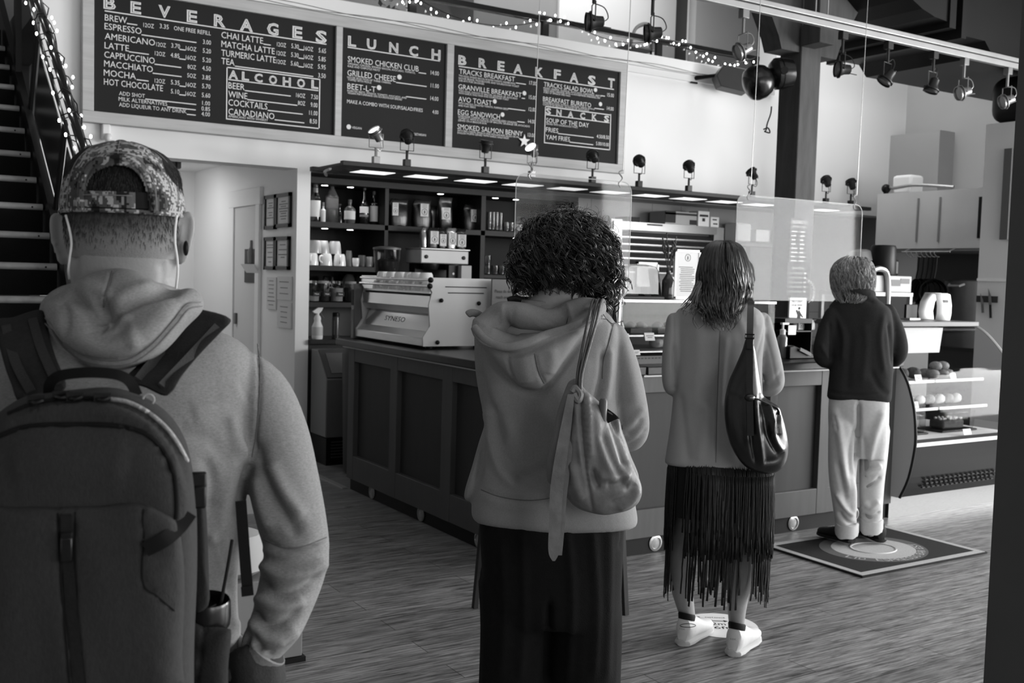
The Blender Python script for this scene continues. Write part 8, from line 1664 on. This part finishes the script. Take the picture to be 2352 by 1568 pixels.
for pts, w, h in (([(1548, 790), (1549, 850), (1549, 900)], 5, -0.010), ([(1600, 720), (1605, 820), (1600, 950)], 16, 0.006), ([(1668, 770), (1660, 850), (1655, 940)], 8, 0.006), ([(1560, 900), (1570, 980), (1580, 1060)], 10, -0.006), ([(1620, 920), (1612, 1000), (1605, 1062)], 12, 0.006), ([(1690, 940), (1698, 1000), (1702, 1060)], 10, -0.005), ([(1690, 720), (1710, 760), (1718, 800)], 10, 0.005), ([(1765, 885), (1782, 870), (1795, 850)], 5, -0.005), ([(1755, 900), (1780, 890), (1795, 875)], 5, 0.005), ([(1732, 720), (1735, 750)], 8, 0.005)): jf.stroke(pts, w, h)
jf.waves(.0012, .03, .012).apply(); jf.off[:] = 0; bl3 = jf.build('blazer', BLZ, w3); m = MB(); m.tube([jf.surf(q[0], q[1], .0003) for q in spline([(1654, 760), (1650, 850), (1646, 960), (1644, 1062)], 5)], .0013, 4); m.build('back_seam', fabric('blazer_seam', 108), bl3)
for k in (1, -1): a = arm3(k)[-1]; MB().ball(pD(a[0], a[1], a[2]+0.02), .03, 10, 8).build('cuff', BLACKM, bl3)
# fringe skirt
FRI = mat('fringe_suede', 30, 0.5, vary=0.4, scale=60); sk = MB()
SK = Rings([(1045, 1538, 1768, .10, .10), (1080, 1537, 1774, .108, .105), (1150, 1533, 1774, .112, .11), (1260, 1530, 1770, .112, .112), (1375, 1526, 1762, .112, .112)], D3, 5, 2.5)
lin_ = MB(); lin_.loft([[SK.pt(2*math.pi*i/40, y)*1.0 for i in range(40)] for y in (1048, 1100, 1150, 1185)], cap=False); skirt = lin_.build('skirt', mat('skirt_lining', 18, 0.8), w3)
R3 = random.Random(5)
def fringe(y0, y1, n, jit, out):
    for i in range(n):
        ph = 2*math.pi*(i+R3.uniform(-.3, .3))/n; xq_ = topx(SK.pt(ph, 1290))[0][0]
        if y0 > 1200 and math.sin(ph) > 0 and (1541 < xq_ < 1576 or 1701 < xq_ < 1727) and R3.random() < .93: continue
        if y1 < 1270 and math.sin(ph) > 0 and (1548 < xq_ < 1572): continue
        e = y1+R3.uniform(-jit, jit); w = R3.uniform(.0032, .0055); dph = R3.uniform(-.06, .06); wob = R3.uniform(-.012, .012); pr = None; L, Rr = [], []
        for j in range(8):
            t = j/7; y = y0+(e-y0)*t; p = SK.pt(ph+dph*t+wob*math.sin(t*5), y); c_ = SK.pt(ph+math.pi, y); n_ = (p-(p+c_)/2); n_.z = 0; n_.normalize(); tg = Vector((-n_.y, n_.x, 0)); p = p+n_*(out+R3.uniform(0, .004)*t); L.append(p-tg*w); Rr.append(p+tg*w)
        k0 = len(sk.v); sk.v += [tuple(v) for v in L+Rr]; sk.f += [(k0+j, k0+j+1, k0+8+j+1, k0+8+j) for j in range(7)]
fringe(1055, 1258, 250, 18, .006); fringe(1080, 1240, 170, 30, .009); fringe(1215, 1362, 150, 18, .002)
o = sk.build('fringe', FRI, skirt, angle=180); o.modifiers.new('thickness', 'SOLIDIFY').thickness = 0.0016
SNW = mat('sneaker_white', 200, 0.5, vary=0.04, scale=30, bump=0.1, bscale=60); SOLW = mat('sole_white', 185, 0.55)
for (hx, hy, tx, ty) in ((1566, 1484, 1622, 1446), (1682, 1508, 1730, 1468)):
    h = pZ(hx, hy, 0); e_ = pZ(tx, ty, 0)-h; ang = math.atan2(e_.y, e_.x); up = shoe(w3, 'shoe', h, ang, .265, .098, .098, SNW, SOLW, mat('lining_black', 14, 0.7)); d_ = Vector((math.cos(ang), math.sin(ang), 0)); g = MB(); put_text(g, 'RBK', h+BK*0.036+UZ*0.082-RH*0.012, RH, UZ, 0.024, 0.008); g.build('heel_mark', LABG, up, smooth=False)
MB().tube([Vector(q) for q in spline([tuple(pD(1580+18*math.cos(a), 1436+4*math.sin(a), 4.28-.028*math.sin(a))) for a in np.linspace(0, 5.9, 14)], 3)], .0015, 5, closed=True).build('anklet', BLACKM, w3)
# long wavy hair
HAIR3 = mat('hair_brown', 58, 0.4, vary=0.45, scale=60, coat=0.2)
HR3 = Rings([(551, 1652, 1672, .03, .03), (556, 1636, 1690, .075, .07), (566, 1622, 1704, .10, .09), (585, 1611, 1714, .115, .105), (612, 1604, 1722, .122, .11), (645, 1602, 1726, .120, .105), (672, 1598, 1722, .112, .09), (700, 1596, 1708, .115, .07, 4.20), (725, 1606, 1698, .115, .05, 4.19), (748, 1625, 1690, .11, .03, 4.18), (757, 1640, 1680, .105, .02, 4.18)], 4.26)
hb = MB(); HRi = Rings([(r[0]+3, r[1]+5, r[2]-5, r[3]-.008, r[4]-.006, r[5]) for r in [tuple(q) for q in HR3.t[::5]] if r[0] < 735], 4.26); HRi.loft(hb, 36); hair3 = hb.build('hair', mat('hair_under', 14, 0.7), w3)
m = MB()
for i in range(430):
    ph = rad(R3.uniform(-25, 205)); y0 = R3.uniform(552, 640) if i % 3 else 553; side = math.cos(ph); ye = (738 if abs(side) < .75 else 705)+R3.uniform(-45, 22); a1, f1, p1 = R3.uniform(2.5, 8.0), R3.uniform(.05, .085), R3.uniform(0, 6.28); pts = []; n = 26
    for j in range(n):
        t = j/(n-1); y = y0+(ye-y0)*t; am = a1*min(1, max(0, (y-600)/70)); p = HR3.pt(ph+.10*math.sin(t*4+p1)*t, y); pts.append(p+RH*(am*math.sin(y*f1+p1)*4.2/FPX)+BK*(.006*math.cos(y*f1+p1)*min(1, max(0, (y-590)/80))+R3.uniform(0, .0006)))
    r_ = R3.uniform(.0018, .0042); m.tube(pts, [r_*(.6+.4*min(1, j/4))*(1-.75*max(0, (j-17)/8)) for j in range(n)], 5, flat=.6)
for i in range(34):
    x, y = R3.uniform(1600, 1690), R3.uniform(705, 725); c_ = pD(x, y, 4.11-R3.uniform(0, .02)); r = R3.uniform(.012, .026); a0 = R3.uniform(0, 6.28); sg = R3.choice((-1, 1)); m.tube([c_+RH*(r*math.sin(a)*sg+.01*a*sg*.3)+UZ*(-.028*a/1.6+r*.2*math.cos(a)) for a in np.linspace(0, R3.uniform(2.4, 4.0), 16)], [.0026*(1-.8*j/15) for j in range(16)], 5)
for i in range(30):
    x = R3.uniform(1570, 1600); y = R3.uniform(690, 715); m.tube([Vector(q) for q in spline([tuple(pD(1604+R3.uniform(-4, 8), 655+R3.uniform(-12, 12), 4.16)), tuple(pD((1604+x)/2, y-18, 4.13)), tuple(pD(x, y, 4.115)), tuple(pD(x-6+R3.uniform(-5, 12), y+R3.uniform(4, 14), 4.115))], 5)], [.003*(1-.8*j/15) for j in range(16)], 5)
m.build('wavy_strands', HAIR3, hair3)
# black bag
BL = mat('black_leather', 16, 0.34, vary=0.2, scale=12, bump=0.25, bscale=40, coat=0.12)
b3 = thing('shoulder_bag', 'large black leather shoulder bag with knotted strap hanging from the woman in the blazer', 'bag', pD(1745, 1085, 4.0))
m = MB(); pillow(m, [(1714, 775), (1704, 805), (1688, 842), (1672, 880), (1664, 930), (1668, 985), (1682, 1030), (1702, 1062), (1722, 1078), (1745, 1086), (1770, 1088), (1794, 1078), (1808, 1055), (1811, 1022), (1804, 980), (1796, 952), (1790, 935), (1772, 922), (1754, 908), (1748, 880), (1742, 840), (1735, 800), (1726, 778)], lambda x, y: 4.03, .06, .05, 2.4, 100, 10, (1735, 980))
lf3 = Form(m, .0055, 3)
for pts, w, h in (([(1724, 910), (1722, 960), (1728, 1020), (1736, 1065)], 5, -0.010), ([(1716, 900), (1714, 960), (1718, 1020)], 6, .008), ([(1735, 915), (1740, 970), (1748, 1030), (1752, 1070)], 6, .012), ([(1747, 910), (1758, 960), (1765, 1000), (1785, 1040)], 6, -0.012), ([(1775, 960), (1780, 1010), (1800, 1040)], 7, .010), ([(1765, 925), (1775, 960), (1772, 1000)], 5, .008), ([(1790, 945), (1786, 975), (1790, 1000)], 5, -.010), ([(1755, 1060), (1785, 1055), (1800, 1035)], 6, -.006), ([(1680, 900), (1678, 960), (1695, 1030)], 14, .006)): lf3.stroke(pts, w, h)
lf3.apply(); lf3.off[:] = 0; lf3.build('bag_body', BL, b3)
m = MB(); band(m, [(1724, 1000, 3.962), (1722, 915, 3.962), (1722, 850, 3.972), (1722, 790, 3.985), (1723, 740, 4.03), (1724, 705, 4.08), (1726, 692, 4.14), (1730, 690, 4.2)], 15, .006); m.build('strap', BL, b3, angle=60)
MB().obox(pD(1722, 790, 3.975), RH*.014, UZ*.020, BK*.006).build('strap_sleeve', BL, b3, bev=.003); m = MB(); c = pD(1722, 772, 3.97); m.tube([c+RH*(.017*a)+UZ*(.007*b_) for a, b_ in ((-1, -1), (1, -1), (1, 1), (-1, 1))], .003, 6, closed=True).build('buckle', BLACKM, b3)
m = MB(); m.ball(pD(1722, 913, 3.955), (.022, .018, .014), 12, 8); m.tube(spline([lf3.surf(1712, 912, .004), pD(1722, 910, 3.945), lf3.surf(1740, 916, .006), lf3.surf(1765, 928, .004), lf3.surf(1786, 938, .004), lf3.surf(1790, 952, .003)], 5), .0035, 6).build('knot', BL, b3)

# ================================================================ PERSON: grey-haired man at the till
D4 = 6.1; set_basis(1975); f0 = pZ(1975, 1240, 0); m4 = thing('person', 'grey-haired person in dark fleece and pale trousers standing on the mat at the counter', 'person', (f0[0], f0[1], .012))
def arm4(k):
    return [(2040, 715, 6.1, 18), (2056, 760, 6.1, 21), (2063, 805, 6.1, 21), (2052, 825, 6.2, 18), (2030, 810, 6.38, 15)] if k > 0 else [(1912, 722, 6.1, 18), (1897, 770, 6.1, 21), (1888, 812, 6.1, 21), (1898, 828, 6.18, 18), (1915, 812, 6.36, 15)]
bd = MB(); Rings([(700, 1930, 2010, .06, .06), (675, 1945, 1990, .055, .06), (660, 1938, 1990, .065, .08, 6.13), (640, 1928, 1995, .085, .10, 6.15), (615, 1926, 1996, .09, .10, 6.15), (600, 1940, 1985, .06, .07, 6.15), (594, 1955, 1972, .02, .02, 6.15)], D4).loft(bd, 26)
Rings([(700, 1930, 2010, .06, .06), (730, 1912, 2042, .09, .09), (850, 1915, 2040, .10, .10), (960, 1912, 2036, .10, .10), (1000, 1915, 2034, .09, .09)], D4).loft(bd, 24)
for k in (1, -1):
    A = [(a, b, c, r*.62) for a, b, c, r in arm4(k)]; limb(bd, A, 12, 3); hand(bd, pD(*A[-1][:3]), -BK*.8-RH*.4*k, UZ*.9, .95, .7, k); limb(bd, [(1974+28*k, 990, 6.1, 24), (1972+28*k, 1090, 6.1, 17), (1972+27*k, 1200, 6.12, 12), (1972+27*k, 1222, 6.13, 11)], 12)
face_on(bd, pD(1958, 640, 6.15)-BK*.10, -BK-UZ*.2-RH*.2); ear(bd, 1926, 650, 6.14, .8, -1); Form(bd, .008, 3).build('body', SKIN, m4)
FL = fabric('fleece_dark', 42, 300, .3, .15, 120)
jm = MB(); Rings([(668, 1938, 1998, .062, .065), (682, 1926, 2012, .075, .07), (696, 1912, 2030, .09, .08), (712, 1903, 2046, .105, .09), (760, 1903, 2054, .112, .105), (830, 1906, 2052, .112, .11), (885, 1902, 2049, .112, .112), (912, 1899, 2047, .112, .112), (919, 1903, 2043, .10, .10)], D4, 5, 2.5).loft(jm, 48)
for k in (1, -1): limb(jm, arm4(k), 18, 4)
ck = pD(1966, 676, 6.11); jm.tube([ck+RH*(.085*math.cos(q))+BK*(.075*math.sin(q))+UZ*(.012*math.sin(q)) for q in np.linspace(0, 6.28, 25)[:-1]], .028, 10, closed=True)
jf = Form(jm, .0085, 3)
for pts, w, h in (([(1905, 740), (1912, 790), (1908, 830)], 5, -.014), ([(1920, 720), (1938, 770), (1935, 830)], 7, .010), ([(2042, 740), (2048, 790), (2052, 840)], 5, -.014), ([(2030, 720), (2022, 780), (2032, 860)], 7, .009), ([(1985, 740), (1990, 800), (1980, 880)], 10, .007), ([(1955, 760), (1950, 830), (1945, 900)], 9, -.007), ([(2000, 850), (2020, 890), (2042, 905)], 7, -.007), ([(1930, 690), (1970, 684), (2008, 694)], 5, -.010), ([(1885, 790), (1895, 810), (1905, 825)], 5, .008)): jf.stroke(pts, w, h)
jf.seam([(1903, 900), (1970, 908), (2046, 902)], 3, .005).waves(.002, .05, .02).build('fleece', FL, m4)
TR4 = fabric('pale_trousers', 190, 300, .25, .06, 60)
m = MB(); Rings([(905, 1906, 2042, .105, .105), (925, 1903, 2043, .112, .11), (970, 1902, 2042, .112, .105), (1010, 1904, 2040, .095, .09), (1050, 1908, 2032, .06, .06)], D4, 5, 2.5).loft(m, 36)
limb(m, [(1938, 985, 6.08, 34), (1936, 1050, 6.08, 33), (1935, 1100, 6.08, 30), (1938, 1150, 6.08, 26), (1942, 1190, 6.10, 24), (1945, 1204, 6.10, 23)], 22); limb(m, [(2010, 985, 6.12, 33), (2006, 1050, 6.12, 31), (2003, 1100, 6.12, 28), (2001, 1150, 6.12, 26), (2001, 1180, 6.14, 25), (2001, 1195, 6.14, 24)], 22)
tf = Form(m, .007, 6)
for pts, w, h in (([(1972, 925), (1972, 970), (1971, 1010), (1968, 1080)], 5, -.022), ([(1915, 935), (1930, 1000), (1940, 1080), (1950, 1130)], 9, .012), ([(1965, 980), (1950, 1040), (1955, 1100)], 7, -.010), ([(1925, 1060), (1935, 1110), (1945, 1150)], 6, -.010), ([(1920, 1130), (1940, 1165), (1960, 1185)], 5, .010), ([(1925, 1175), (1945, 1198), (1966, 1205)], 5, -.012), ([(1955, 1090), (1962, 1140), (1960, 1180)], 6, .010), ([(2030, 940), (2010, 1000), (1995, 1060)], 9, .010), ([(1982, 1000), (1990, 1060), (1985, 1100)], 6, -.008), ([(1985, 1090), (2005, 1078), (2025, 1070)], 6, .012), ([(1985, 1120), (2005, 1110), (2024, 1095)], 5, -.010), ([(1985, 1150), (2000, 1165), (2020, 1150)], 6, .010), ([(1980, 1180), (2000, 1188), (2024, 1176)], 4, -.010), ([(1918, 950), (1925, 990)], 4, -.006)): tf.stroke(pts, w, h*1.5)
tr = tf.build('trousers', TR4, m4)
for x, y, d in ((1945, 1214, 6.10), (2001, 1205, 6.14)): c = pD(x, y, d); m = MB(); m.loft([[c+RH*(r_*math.cos(q))+BK*(r_*.95*math.sin(q))+UZ*(h_+.007*math.sin(2*q+1)+.004*math.sin(5*q)) for q in (2*math.pi*j/26 for j in range(26))] for r_, h_ in ((.05, -.040), (.062, -.045), (.067, -.02), (.066, .03), (.060, .034))]); m.build('cuff', TR4, tr)
SHB = mat('shoe_black', 30, .6, vary=.15, scale=30)
for hx, hy, tx, ty in ((1958, 1252, 1884, 1232), (2024, 1250, 1972, 1224)): h = pZ(hx, hy, .012); e_ = pZ(tx, ty, .012)-h; up = shoe(m4, 'shoe', (h.x, h.y, .011), math.atan2(e_.y, e_.x), e_.length+.01, .10, .08, SHB, mat('sole_dark', 24, .6)); up.location.z += .011
H4 = Rings([(586, 1958, 1972, .02, .02), (591, 1938, 1990, .065, .06), (602, 1921, 2002, .10, .09), (620, 1911, 2008, .118, .105), (645, 1909, 2009, .118, .10), (668, 1913, 2004, .108, .08), (688, 1922, 1990, .105, .05, 6.1), (696, 1930, 1975, .10, .04, 6.1)], 6.14)
hb = MB(); Rings([(r[0]+2, r[1]+4, r[2]-4, r[3]-.012, r[4]-.01, r[5]) for r in [tuple(q) for q in H4.t[::5]] if r[0] < 680], 6.14).loft(hb, 30); h4 = hb.build('hair', mat('hair_grey_under', 60, .7), m4); R4 = random.Random(9); m = MB()
for i in range(700):
    ph = rad(R4.uniform(-20, 200)); y0 = R4.uniform(588, 645); ye = min(700, y0+R4.uniform(35, 75)); p1 = R4.uniform(0, 6.28); f1 = R4.uniform(.10, .17); n = 14; rr_ = R4.uniform(.0014, .0032); pts = []; dr = R4.uniform(-.5, .5)
    for j in range(n):
        t = j/(n-1); y = y0+(ye-y0)*t; p = H4.pt(ph+dr*t, min(y, 695)); pts.append(p+RH*(.010*math.sin(y*f1+p1)*min(1, t*2))+BK*(.008*math.cos(y*f1+p1)+R4.uniform(-.002, .006))+UZ*R4.uniform(-.004, .004))
    m.tube(pts, [rr_*(1-.7*j/(n-1)) for j in range(n)], 4, flat=.6)
m.build('wavy_strands', mat('hair_grey', 150, .4, vary=.4, scale=30), h4); MB().tube([pD(1912, 650, 6.12), pD(1918, 662, 6.1), pD(1912, 668, 6.2)], .003, 5).build('glasses_arm', BLACKM, m4)
